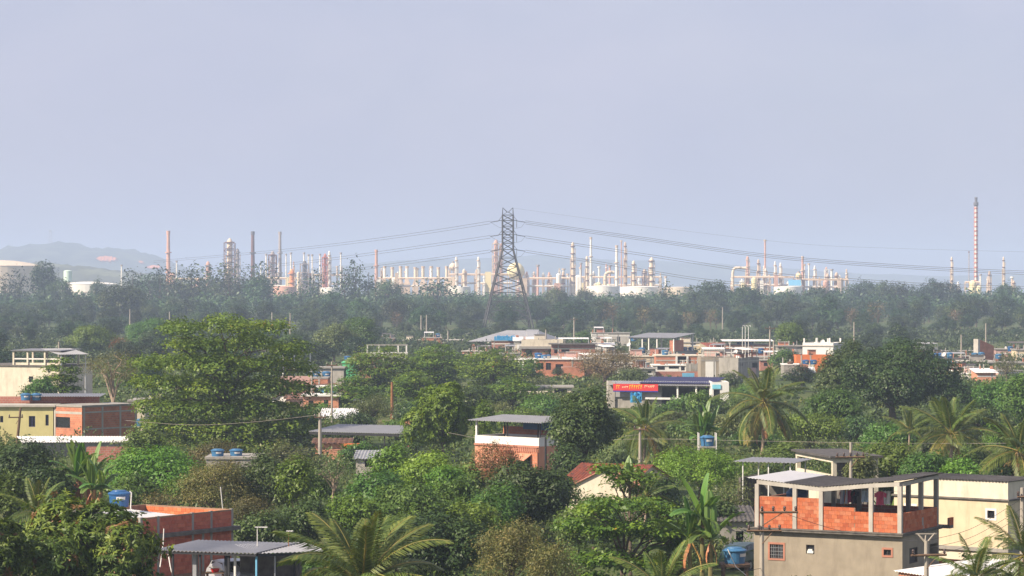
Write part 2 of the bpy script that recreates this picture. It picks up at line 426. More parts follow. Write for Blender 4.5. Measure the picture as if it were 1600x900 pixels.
def crown_leaves(rng, C, A, n, leaf, kind):
    """leaves of a crown made of lobes (centres C, semi-axes A); returns arrays for leaf_mesh"""
    C = np.asarray(C, float); A = np.asarray(A, float)
    k = len(C)
    area = (A[:, 0] * A[:, 1] + A[:, 0] * A[:, 2] + A[:, 1] * A[:, 2])
    flat = kind in ('tier', 'spread')
    per = {'mango': 16, 'tier': 9, 'spread': 9, 'feather': 26, 'wispy': 12, 'thin': 14}.get(kind, 13)
    nc = max(8, int(n / per))
    li = rng.choice(k, nc * 2, p=area / area.sum())
    d = rdir(rng, nc * 2)
    if flat: d[:, 2] = d[:, 2] * 0.9 + 0.35
    else: d[:, 2] += 0.18
    d = unit(d)
    rr = 1 - np.abs(rng.normal(0, 0.16, nc * 2))
    core = rng.random(nc * 2) < (0.12 if kind not in ('wispy', 'thin') else 0.4)
    rr[core] *= rng.uniform(0.3, 0.9, core.sum())
    stray = (rng.random(nc * 2) < 0.06) & ~core
    rr[stray] = rng.uniform(1.05, 1.35, stray.sum())
    p = C[li] + d * rr[:, None] * A[li]
    # drop clumps buried inside another lobe
    keep = np.ones(len(p), bool)
    for j in range(k):
        q = (((p - C[j]) / A[j]) ** 2).sum(1)
        keep &= ~((q < 0.62) & (li != j) & (rng.random(len(p)) < 0.85))
    p, d, li = p[keep][:nc], d[keep][:nc], li[keep][:nc]
    nc = len(p)
    lobe_t = rng.random(k)
    ct = 0.45 * rng.random(nc) + 0.25 * lobe_t[li]
    cs = {'mango': 0.9, 'tier': 1.5, 'feather': 1.9, 'wispy': 2.2, 'thin': 2.6}.get(kind, 1.5) * leaf
    idx = np.repeat(np.arange(nc), per)
    m = len(idx)
    if kind == 'mango':
        # rosettes: long leaves fanning out and drooping from each twig tip
        ax = unit(d + rng.normal(0, 0.25, (nc, 3)) + [0, 0, 0.35])
        r = rdir(rng, m)
        rad = unit(r - (r * ax[idx]).sum(1, keepdims=True) * ax[idx])
        D = unit(rad + ax[idx] * rng.uniform(-0.25, 0.5, (m, 1)) + np.array([0, 0, -0.25]))
        L = leaf * rng.uniform(0.75, 1.35, m)
        P = p[idx] + D * L[:, None] * 0.55 + rng.normal(0, cs * 0.10, (m, 3))
        N = unit(ax[idx] + rng.normal(0, 0.25, (m, 3)))
        Wd = L * 0.27
        flush = rng.random(nc) < 0.06
        t = np.where(flush[idx], rng.uniform(0.86, 1.0, m), np.minimum(0.82, ct[idx] * 0.9 + 0.25 * rng.random(m)))
    else:
        nj = {'round': 0.30, 'far': 0.26, 'tier': 0.36, 'spread': 0.30}.get(kind, 0.5)
        off = rng.normal(0, 1, (m, 3)) * cs * np.array([0.62, 0.62, 0.5 if not flat else 0.3])
        P = p[idx] + off
        up = {'tier': 1.3, 'spread': .75, 'feather': 0.8}.get(kind, 0.55)
        N = unit(d[idx] * (0.85 if not flat else 0.5) + np.array([0, 0, up]) + rng.normal(0, nj, (m, 3)))
        D = rdir(rng, m) + d[idx] * 0.7 + np.array([0, 0, -0.25])
        D = unit(D - (D * N).sum(1, keepdims=True) * N)
        L = leaf * rng.uniform(0.65, 1.3, m)
        asp = {'tier': 0.58, 'spread': 0.58, 'feather': 0.34, 'wispy': 0.42, 'thin': 0.4}.get(kind, 0.5)
        Wd = L * asp * rng.uniform(0.8, 1.2, m)
        t = ct[idx] + 0.32 * rng.random(m)
    return P, D, N, L, Wd, t

def lobes_for(rng, kind, rx, ry, z0, z1):
    zc, rz = (z0 + z1) / 2, (z1 - z0) / 2
    C, A = [], []
    if kind == 'tier':
        hgt = z1 - z0
        nt = max(3, int(round(hgt / max(0.9, min(1.5, hgt / 7.0)))))
        for i in range(nt):
            f = i / max(1, nt - 1)
            z = z0 + 0.3 + (hgt - 0.6) * f
            prof = math.sqrt(max(0.06, 1 - ((f - 0.38) / 0.70) ** 2)) if f > 0.38 else 0.78 + 0.22 * f / 0.38
            rad = rx * prof
            nb = max(2, int(5 * prof + 1.5))
            a0 = rng.uniform(0, 6.28)
            for b in range(nb):
                a = a0 + 2 * math.pi * b / nb + rng.uniform(-0.4, 0.4)
                q = rng.uniform(0.42, 0.72) * rad
                s = rad * rng.uniform(0.30, 0.46)
                C.append((math.cos(a) * q, math.sin(a) * q * ry / rx, z + rng.uniform(-0.28, 0.28)))
                A.append((s, s, rng.uniform(0.26, 0.42) * (0.7 + 0.3 * rx / 5)))
    elif kind == 'spread':
        # broad dome of overlapping leafy boughs, each a flattish cushion
        C.append((0, 0, zc)); A.append((rx * .5, ry * .5, rz * .6))
        n = 64
        for i in range(n):
            f = (i + .5) / n
            zz = 1 - 1.75 * f
            h = min(1.0, (1 - max(0, zz) ** 3.2) ** 0.5 + .12) if zz > 0 else (1 - .12 * zz * zz)
            a = i * 2.399963 + rng.uniform(-.3, .3)
            q = rng.uniform(.62, .86) * (1 if zz < .8 else rng.uniform(.3, 1))
            s = rx * rng.uniform(.17, .27)
            C.append((math.cos(a) * h * q * rx, math.sin(a) * h * q * ry, zc + zz * rz * .9 - .1 + rng.uniform(-.2, .2)))
            A.append((s, s, s * rng.uniform(.36, .55)))
    else:
        n = {'round': 13, 'mango': 14, 'feather': 12, 'wispy': 10, 'thin': 12, 'tall': 12}.get(kind, 12)
        C.append((0, 0, zc)); A.append((rx * 0.58, ry * 0.58, rz * 0.66))
        gold = 2.399963
        for i in range(n):
            f = (i + 0.5) / n
            zz = 1 - 1.55 * f
            h = math.sqrt(max(0.05, 1 - zz * zz))
            a = i * gold + rng.uniform(-0.5, 0.5)
            q = rng.uniform(0.50, 0.70)
            s = rng.uniform(0.20, 0.48)
            C.append((math.cos(a) * h * q * rx, math.sin(a) * h * q * ry, zc + zz * rng.uniform(0.5, 0.66) * rz))
            A.append((s * rx, s * ry, s * rng.uniform(0.75, 1.05) * rz))
    return C, A

def trunk_mesh(rng, C, A, z0, rx, r, lean=0.0):
    mb = MB()
    zt = z0 + (max(c[2] for c in C) - z0) * 0.45
    top = Vector((rng.uniform(-.2, .2) * rx * .3, rng.uniform(-.2, .2) * rx * .3, max(0.6, zt)))
    mid = Vector((top.x * 0.3 + lean, top.y * 0.3, top.z * 0.5))
    mb.tube([(0, 0, -0.15), (mid.x * 0.4, mid.y * .4, top.z * 0.25), mid, top], [r * 1.25, r, r * 0.85, r * 0.6], 7)
    order = rng.permutation(len(C))[:18]
    for i in order:
        c = Vector(C[i]); q = rng.uniform(0.35, 1.0)
        s = Vector((0, 0, 0)).lerp(mid, min(1, q * 2)) if q < 0.5 else mid.lerp(top, (q - 0.5) * 2)
        if s.z > c.z: s = Vector((mid.x * .6, mid.y * .6, max(0.3, min(c.z - 0.3, top.z * .8))))
        e = s.lerp(c, 0.95)
        m1 = s.lerp(e, 0.5) + Vector((rng.uniform(-.1, .1) * rx, rng.uniform(-.1, .1) * rx, 0.12 * (e - s).length))
        mb.tube([s, m1, e], [r * 0.45, r * 0.3, r * 0.1], 5)
        for _ in range(2):
            tip = e + Vector(rng.uniform(-1, 1, 3) * np.array(A[i]) * 0.75)
            mb.tube([m1.lerp(e, 0.6), tip], [r * 0.16, r * 0.05], 4)
    return mb

SEED = [100]
def tree(name, label, cat, kind, mat, px, ytop, d, w, ybot=None, n=None, leaf=None, bark='bark', group=None, dens=1.0, lean=0.0, trunk_r=None, lobes=None, flat=.35):
    SEED[0] += 1
    rng = np.random.default_rng(SEED[0])
    rx = w / 2 * d / F
    z1 = px_z(ytop, d)
    z0 = max(0.25, px_z(ybot, d)) if ybot else max(0.3, z1 - 2.3 * rx)
    ry = rx * rng.uniform(0.85, 1.05)
    hp = (z1 - z0) * F / d
    if leaf is None: leaf = {'mango': 0.34, 'tier': 0.30, 'spread': 0.30, 'feather': 0.20, 'wispy': 0.16, 'thin': 0.18}.get(kind, 0.25) * max(.85, min(1.7, (d / 170) ** 0.45)) * .92
    if n is None:
        a = w * min(hp, 260)
        lp = leaf * F / d
        n = int(min(42000, max(900, a * 17.0 / (lp * lp * {'mango': 0.27, 'feather': 0.45, 'wispy': 1.1, 'thin': 2.4}.get(kind, 0.5)) * 0.55 * dens)))
    root = thing(name, label, cat, (px_x(px, d), d, 0), 0, group)
    C, A = lobes_for(rng, kind, rx * 0.97, ry, z0, z1)
    if lobes:
        C, A = [], []
        for (lx_, ly_, hw_) in lobes:
            for k in range(3):
                s = hw_ * d / F * rng.uniform(.75, 1.05)
                off = (px_x(lx_, d) - px_x(px, d))
                room = math.sqrt(max(.1, 1 - min(.95, (off / rx) ** 2)))
                C.append((off + rng.uniform(-.35, .35) * s, (-.75, -.2, .5)[k] * ry * room + rng.uniform(-.5, .5), px_z(ly_, d) + rng.uniform(-.25, .25) - (.3 if k == 2 else 0)))
                A.append((s, s * .95, s * flat * rng.uniform(.82, 1.18)))
    r = trunk_r or max(0.05, rx * 0.055)
    tb = trunk_mesh(rng, C, A, z0, rx, r, lean)
    tb.build('trunk', M[bark], root)
    P, D, N, L, Wd, t = crown_leaves(rng, C, A, n, leaf, kind)
    P[:, 2] = np.maximum(P[:, 2], 0.1)
    inst('crown', leaf_mesh('crown', P, D, N, L, Wd, t, mat), root)
    return root

# ---- coconut palms and bananas
def frond_mesh(name, L, droop, seed, mat, nl=72, ll=1.0, wid=0.056):
    rng = np.random.default_rng(seed)
    t = np.linspace(0, 1, 15)
    ang = -droop * t ** 1.4
    x = np.concatenate([[0], np.cumsum(np.cos(ang[:-1]) * L / 14)])
    z = np.concatenate([[0], np.cumsum(np.sin(ang[:-1]) * L / 14)])
    P, D, N, LL, WW, T = [], [], [], [], [], []
    for i in range(nl):
        u = 0.14 + 0.86 * (i + 0.5) / nl
        cx, cz = np.interp(u, t, x), np.interp(u, t, z)
        a = np.interp(u, t, ang)
        fw = np.array([math.cos(a), 0, math.sin(a)]); nu = np.array([-math.sin(a), 0, math.cos(a)])
        ln = ll * (0.45 + 0.75 * math.sin(math.pi * min(1, 0.18 + 0.72 * u))) * (1 - 0.45 * max(0, u - 0.75) / 0.25)
        for s in (-1, 1):
            if rng.random() < 0.05: continue
            sd = np.array([0, s, 0])
            k = 0.45 + 0.6 * u + rng.normal(0, 0.08)
            hang = -0.45 - 0.35 * rng.random()
            d1 = unit(sd + fw * k + nu * 0.12)
            d2 = unit(sd * 0.75 + fw * k + np.array([0, 0, hang * 2.0]))
            b = np.array([cx, 0, cz])
            h1 = ln * 0.5
            tt = rng.random() * 0.7 + (0.25 if u > 0.9 else 0)
            P += [b + d1 * h1 * 0.5, b + d1 * h1 * 0.93 + d2 * h1 * 0.5]
            D += [d1, d2]
            nn = unit(nu + sd * 0.35)
            N += [nn, nn]
            LL += [h1 * 1.08, h1 * 1.1]; WW += [wid * 1.15, wid]
            T += [tt, tt]
    me = leaf_mesh(name, np.array(P), np.array(D), np.array(N), np.array(LL), np.array(WW), np.array(T), mat, fold=0.0)
    # midrib as a thin tapered bar in the same mesh
    bm_v = [(x[i], 0, z[i]) for i in range(15)]
    mb = MB(); mb.tube(bm_v, [0.05 * (1 - 0.85 * k) + 0.006 for k in t], 4)
    nv, nf = len(me.vertices), len(me.polygons)
    V = np.empty(nv * 3, np.float32); me.vertices.foreach_get('co', V)
    tv = np.empty(nf, np.float32); me.attributes['tint'].data.foreach_get('value', tv)
    verts = V.reshape(-1, 3).tolist() + [list(p) for p in mb.v]
    faces = np.arange(nf * 4).reshape(-1, 4).tolist() + [[i + nv for i in f] for f in mb.f]
    me2 = bpy.data.meshes.new(name); me2.from_pydata(verts, [], faces)
    at = me2.attributes.new('tint', 'FLOAT', 'FACE')
    at.data.foreach_set('value', np.concatenate([tv, np.full(len(mb.f), 0.93, np.float32)]))
    me2.materials.append(mat); me2.update()
    bpy.data.meshes.remove(me)
    return me2

FRONDS = [frond_mesh('frond', 4.3, dr, 40 + i, leaf_palm) for i, dr in enumerate((0.45, 0.75, 1.05, 1.35))]
FROND_OLD = frond_mesh('frond', 4.2, 0.75, 50, leaf_palm_old)
FROND_DEAD = frond_mesh('frond', 3.6, 0.9, 51, leaf_dead, nl=34, ll=0.6)

def palm(label, px, yc, d, scale=1.0, nf=20, old=2, dead=0, seed=1, nuts=True, emin=-35, lean=0.3, az0=0.0):
    rng = random.Random(seed)
    x, zc = px_x(px, d), px_z(yc, d)
    root = thing('coconut_palm', label, 'palm tree', (x, d, 0))
    mb = MB()
    k = 9
    mb.tube([(-lean * (1 - i / (k - 1)) ** 2, 0, zc * i / (k - 1) - 0.1) for i in range(k)],
            [0.20 * scale if i == 0 else (0.15 - 0.04 * i / k) * scale for i in range(k)], 8)
    mb.build('trunk', M['bark_pale'], root)
    for i in range(nf):
        f = i / max(1, nf - 1)
        el = 80 - (80 - emin) * f + rng.uniform(-7, 7)
        az = az0 + i * 2.39996 + rng.uniform(-0.25, 0.25)
        if i >= nf - old: el = emin + rng.uniform(0, 22)
        fi = min(3, int(f * 3.2 + rng.uniform(0, 0.8)))
        me = FROND_OLD if i >= nf - old else FRONDS[fi]
        s = scale * (0.72 + 0.30 * min(1, f * 2.5)) * rng.uniform(0.92, 1.08)
        inst('frond', me, root, (0, 0, zc), (rng.uniform(-.4, .4), -R(el), az), (s, s, s))
    for i in range(dead):
        az = az0 + i * 2.1 + rng.uniform(-.4, .4)
        s = scale * rng.uniform(0.8, 1.0)
        inst('dead_frond', FROND_DEAD, root, (0, 0, zc - 0.15), (0, R(50 + rng.uniform(-18, 14)), az), (s, s, s))
    if nuts:
        for i in range(7):
            a = i * 0.9; nb = MB()
            nb.lathe([(0.02, -0.14), (0.10, -0.08), (0.12, 0), (0.08, 0.10), (0.02, 0.14)], (0, 0, 0), 8)
            nb.build('coconut', M['nut'], root, (math.cos(a) * 0.28 * scale, math.sin(a) * 0.28 * scale, zc - 0.35 - 0.12 * (i % 3)), smooth=True)
    return root
M['nut'] = surf('coconut_husk', (0.28, 0.16, 0.05), var=0.25, bump=0)

def banana_leaf_mesh(seed, L, wid, droop, torn=True, mat=None):
    rng = random.Random(seed)
    n = 16
    mb_v, mb_f, tint = [], [], []
    pts = []
    x = z = 0
    for i in range(n + 1):
        t = i / n
        a = -droop * t ** 1.5
        pts.append((x, z, a))
        x += math.cos(a) * L / n; z += math.sin(a) * L / n
    def wprof(t): return wid * 0.5 * (math.sin(math.pi * min(1, 0.10 + 0.86 * t)) ** 0.55) * (1 if t > .12 else t / .12)
    for s in (-1, 1):
        i = 1
        while i < n:
            seg = rng.randint(1, 3) if torn else n - 1
            j = min(n, i + seg)
            sag = rng.uniform(0.05, 0.5)
            b0 = len(mb_v); tt = rng.random() * .6 + .15
            for k in range(i, j + 1):
                t = k / n
                px_, pz_, a = pts[k]
                w = wprof(t)
                gap = 0.04 * L / n if torn and k == j else 0
                mb_v.append((px_ - gap, 0.0, pz_)); mb_v.append((px_ - gap * 3 + 0.10 * w, s * w * 0.55, pz_ + 0.22 * w - sag * .1 * w)); mb_v.append((px_ - gap * 5 + 0.2 * w, s * w, pz_ + 0.16 * w - sag * w))
            for k in range(j - i):
                q = b0 + k * 3
                mb_f += [(q, q+3, q+4, q+1), (q+1, q+4, q+5, q+2)]; tint += [tt, tt + .06]
            i = j
    mb = MB(); mb.tube([(p[0], 0, p[1]) for p in pts], [0.04 * (1 - i / (n + 4)) for i in range(n + 1)], 4)
    b = len(mb_v); mb_v += [tuple(p) for p in mb.v]; mb_f += [tuple(i + b for i in f) for f in mb.f]; tint += [0.95] * len(mb.f)
    me = bpy.data.meshes.new('leaf'); me.from_pydata(mb_v, [], mb_f)
    at = me.attributes.new('tint', 'FLOAT', 'FACE'); at.data.foreach_set('value', np.array(tint, np.float32))
    me.materials.append(mat or leaf_banana); me.update()
    return me
BLEAF = [banana_leaf_mesh(60, 2.3, 0.62, 0.35, False), banana_leaf_mesh(61, 2.3, 0.60, 0.8), banana_leaf_mesh(62, 2.1, 0.58, 1.3), banana_leaf_mesh(63, 2.2, 0.6, 0.6)]
BLEAF_DEAD = banana_leaf_mesh(64, 1.7, 0.35, 0.7, True, leaf_dead)

def banana(label, px, d, ytop, stems, seed, dead=3, nl=6, s=1.0):
    """a clump of banana stems with their leaves"""
    rng = random.Random(seed)
    root = thing('banana_plant', label, 'banana plant', (px_x(px, d), d, 0))
    zt = px_z(ytop, d)
    for k in range(stems):
        ox, oy = rng.uniform(-1.0, 1.0) * s, rng.uniform(-0.7, 0.7) * s
        h = max(0.8, zt - 2.2 * s - rng.uniform(0, 1.0))
        if k == 0: ox, h = 0, max(0.8, zt - 2.15 * s)
        mb = MB(); mb.tube([(ox, oy, -0.1), (ox * 1.02, oy, h * 0.5), (ox * 1.05, oy, h)], [0.14 * s, 0.12 * s, 0.08 * s], 7)
        mb.build('stem', M['banana_stem'], root)
        for i in range(nl):
            el = [84, 70, 58, 42, 28, 12, 0][i] + rng.uniform(-6, 6)
            q = s * rng.uniform(0.85, 1.1)
            inst('leaf', BLEAF[min(2, i // 2)] if i else BLEAF[0], root, (ox * 1.05, oy, h), (rng.uniform(-.5, .5), -R(el), i * 2.3 + rng.uniform(0, 1.2) + k), (q, q, q))
        for i in range(dead):
            q = s * rng.uniform(0.7, 1.0)
            inst('dead_leaf', BLEAF_DEAD, root, (ox, oy, h - 0.1), (rng.uniform(-.4, .4), R(rng.uniform(55, 82)), rng.uniform(0, 6.28)), (q, q, q))
    return root
M['banana_stem'] = surf('banana_stem', (0.16, 0.15, 0.06), var=0.3, streak=0.5, stain=(0.2, 0.11, 0.05))
# ------------------------------------------------------------------ buildings
class House:
    def __init__(s, name, label, cat, pl, dl, pr, dr, depth, group=None):
        s.xl, s.dl, s.xr, s.dr, s.W = px_x(pl, dl), dl, px_x(pr, dr), dr, depth
        s.L = math.hypot(s.xr - s.xl, dr - dl)
        s.c, s.s = (s.xr - s.xl) / s.L, (dr - dl) / s.L
        s.root = thing(name, label, cat, (s.xl, dl, 0), math.atan2(s.s, s.c), group)
    def x(s, px):
        k = (px - 800) / F
        return (k * s.dl - s.xl) / (s.c - k * s.s)
    def z(s, py, x=0.0): return px_z(py, s.dl + x * s.s)
    def yr(s, px):
        k = (px - 800) / F
        return (k * s.dr - s.xr) / (-s.s - k * s.c)
    def zr(s, py, y=0.0): return px_z(py, s.dr + y * s.c)
    def world(s, x, y, z): return s.root.matrix_basis @ Vector((x, y, z))
    def fbox(s, mb, face, u0, u1, v0, v1, z0, z1, m=0):
        if u0 > u1: u0, u1 = u1, u0
        if v0 > v1: v0, v1 = v1, v0
        if z0 > z1: z0, z1 = z1, z0
        if face == 'f': mb.box((u0, v0, z0), (u1, v1, z1), m)
        elif face == 'r': mb.box((s.L - v1, u0, z0), (s.L - v0, u1, z1), m)
        elif face == 'l': mb.box((v0, u0, z0), (v1, u1, z1), m)
        else: mb.box((u0, s.W - v1, z0), (u1, s.W - v0, z1), m)
        return mb
    def panel(s, mb, face, u0, u1, z0, z1, ops, t, m=0, v=0.0):
        us = sorted({u0, u1, *[min(u1, max(u0, q)) for o in ops for q in (o[0], o[2])]})
        zs = sorted({z0, z1, *[min(z1, max(z0, q)) for o in ops for q in (o[1], o[3])]})
        for a, b in zip(us, us[1:]):
            if b - a < 1e-4: continue
            run = None
            for c, d in zip(zs, zs[1:]):
                if d - c < 1e-4: continue
                mu, mz = (a + b) / 2, (c + d) / 2
                hole = any(o[0] < mu < o[2] and o[1] < mz < o[3] for o in ops)
                if hole:
                    if run: s.fbox(mb, face, a, b, v, v + t, run[0], run[1], m); run = None
                else:
                    run = (run[0], d) if run else (c, d)
            if run: s.fbox(mb, face, a, b, v, v + t, run[0], run[1], m)
    def walls(s, z0, z1, mat, f=(), r=(), l=(), t=0.15, name='wall', faces='frbl', label=None):
        mb = MB()
        if 'f' in faces: s.panel(mb, 'f', 0, s.L, z0, z1, f, t)
        if 'b' in faces: s.panel(mb, 'b', 0, s.L, z0, z1, (), t)
        if 'r' in faces: s.panel(mb, 'r', t, s.W - t, z0, z1, r, t)
        if 'l' in faces: s.panel(mb, 'l', t, s.W - t, z0, z1, l, t)
        return mb.build(name, mat, s.root, label=label)
    def slab(s, z, th, mat, over=0.15, name='roof', x0=None, x1=None, y0=None, y1=None):
        mb = MB()
        mb.box((-over if x0 is None else x0, -over if y0 is None else y0, z), (s.L + over if x1 is None else x1, s.W + over if y1 is None else y1, z + th))
        return mb.build(name, mat, s.root)
    def metal(s, zf, zb, mat, over=0.35, waves=None, amp=0.03, x0=None, x1=None, y0=None, y1=None, name='roof', along='x'):
        x0 = -over if x0 is None else x0; x1 = s.L + over if x1 is None else x1
        y0 = -over if y0 is None else y0; y1 = s.W + over if y1 is None else y1
        mb = MB()
        waves = waves or max(4, int((x1 - x0) / 0.25))
        mb.sheet((x0, y0, zf), (x1, y0, zf), (x1, y1, zb), (x0, y1, zb), waves, amp)
        return mb.build(name, mat, s.root)
    def window(s, face, op, style='win', frame='frame_dark', surround=None):
        u0, z0, u1, z1 = op
        b = min(0.06, (u1 - u0) * 0.09)
        if style == 'hole': return
        mb = MB()
        s.fbox(mb, face, u0, u0 + b, 0.04, 0.10, z0, z1); s.fbox(mb, face, u1 - b, u1, 0.04, 0.10, z0, z1)
        s.fbox(mb, face, u0 + b, u1 - b, 0.04, 0.10, z1 - b, z1); s.fbox(mb, face, u0 + b, u1 - b, 0.04, 0.10, z0, z0 + b)
        um = (u0 + u1) / 2
        if style in ('win', 'grille'): s.fbox(mb, face, um - b / 2, um + b / 2, 0.05, 0.09, z0 + b, z1 - b)
        w = mb.build('door' if style == 'door' else 'window', M[frame], s.root)
        g = MB()
        s.fbox(g, face, u0 + b, u1 - b, 0.11, 0.125, z0 + b, z1 - b)
        g.build('pane' if style != 'door' else 'leaf_panel', M['glass' if style != 'door' else 'frame_dark'], w)
        if style == 'grille':
            q = MB()
            for i in range(1, 8):
                u = u0 + (u1 - u0) * i / 8
                if i != 4: s.fbox(q, face, u - 0.009, u + 0.009, 0.02, 0.035, z0, z1)
            for i in range(1, 4):
                zz = z0 + (z1 - z0) * i / 4
                s.fbox(q, face, u0, u1, 0.012, 0.019, zz - 0.009, zz + 0.009)
            q.build('grille', M['steel'], w)
        if surround:
            q = MB(); k = 0.10
            s.fbox(q, face, u0 - k, u0, -0.03, 0.03, z0 - k, z1 + k); s.fbox(q, face, u1, u1 + k, -0.03, 0.03, z0 - k, z1 + k)
            s.fbox(q, face, u0, u1, -0.03, 0.03, z1, z1 + k); s.fbox(q, face, u0, u1, -0.03, 0.03, z0 - k, z0)
            q.build('surround', M[surround], w)
        return w
    def column(s, x, y, z0, z1, w=0.2, mat='concrete_pale', name='column'):
        mb = MB(); mb.box((x - w/2, y - w/2, z0), (x + w/2, y + w/2, z1))
        return mb.build(name, M[mat], s.root)
    def tiles(s, ze, zr_, mat, over=0.35, name='roof', hip=False, rows=14, cols=26, th=0.05):
        """gable roof, ridge along x, rows of separate overlapping tiles on each slope"""
        mb = MB()
        x0, x1 = -over, s.L + over
        ym = s.W / 2
        for side in (0, 1):
            for i in range(rows):
                f0, f1 = i / rows, (i + 1.15) / rows
                ya = (-over) + (ym + over) * f0; yb = (-over) + (ym + over) * min(1, f1)
                za = ze + (zr_ - ze) * f0; zb = ze + (zr_ - ze) * min(1, f1)
                if side: ya, yb = s.W - ya, s.W - yb
                ins0 = (ym + over) * f0 if hip else 0; ins1 = (ym + over) * min(1, f1) if hip else 0
                for j in range(cols):
                    ua, ub = j / cols, (j + 0.96) / cols
                    xa0, xb0 = x0 + ins0 + (x1 - x0 - 2*ins0) * ua, x0 + ins0 + (x1 - x0 - 2*ins0) * ub
                    xa1, xb1 = x0 + ins1 + (x1 - x0 - 2*ins1) * ua, x0 + ins1 + (x1 - x0 - 2*ins1) * ub
                    xm0, xm1 = (xa0 + xb0) / 2, (xa1 + xb1) / 2
                    l = th * 1.1
                    mb.add([(xa0, ya, za + l*.4), (xm0, ya, za + l*1.4), (xb0, ya, za + l*.4), (xa1, yb, zb), (xm1, yb, zb + l), (xb1, yb, zb)],
                           [(0, 1, 4, 3), (1, 2, 5, 4)])
        o = mb.build(name, mat, s.root, kind='stuff')
        return o
    def gable(s, ze, zr_, mat, t=0.15):
        for xa, xb in ((0, t), (s.L - t, s.L)):
            mb = MB()
            mb.add([(xa, 0, ze), (xa, s.W, ze), (xa, s.W/2, zr_ - .03), (xb, 0, ze), (xb, s.W, ze), (xb, s.W/2, zr_ - .03)],
                   [(0, 2, 1), (3, 4, 5), (0, 1, 4, 3), (1, 2, 5, 4), (2, 0, 3, 5)])
            mb.build('gable', mat, s.root)
    def fops(s, L): return [(s.x(o[0]), s.z(o[3], s.x(o[0])), s.x(o[2]), s.z(o[1], s.x(o[0]))) for o in L]

def vhouse(name, label, pl, pr, ytop, d, depth, wall, dr=None, ops=(), roof='slab', rmat=None, over=0.12, z0=0.0, rise=0.5, cat='house', frame='frame_dark', surround=None, group=None):
    """small house of the village band: walls with real openings, windows, a roof"""
    h = House(name, label, cat, pl, d, pr, dr or d, depth, group)
    zt = h.z(ytop)
    rth = 0.18
    if roof == 'slab': zw = zt - rth
    elif roof == 'parapet': zw = zt
    elif roof == 'metal': zw = zt - rise - 0.08
    else: zw = zt - rise
    fo = h.fops([o[:4] for o in ops])
    h.walls(z0, zw, M[wall], f=fo)
    for o, q in zip(ops, fo): h.window('f', q, o[4] if len(o) > 4 else 'win', frame, surround)
    if roof == 'slab': h.slab(zw, rth, M[rmat or 'concrete'], over)
    elif roof == 'parapet': h.slab(zt - 0.7, 0.15, M[rmat or 'concrete_dark'], -0.151)
    elif roof == 'metal':
        h.metal(zw + 0.04, zt, M[rmat or 'roof_metal'], over=max(over, 0.25))
    elif roof == 'tile':
        h.tiles(zw, zt, M[rmat or 'tile'], rows=8, cols=max(8, int(h.L / 0.45)))
        h.gable(zw, zt, M[wall])
    h.zt, h.zw = zt, zw
    if d > 450 and cat == 'house' and h.L > 2.5: clutter(h)
    return h

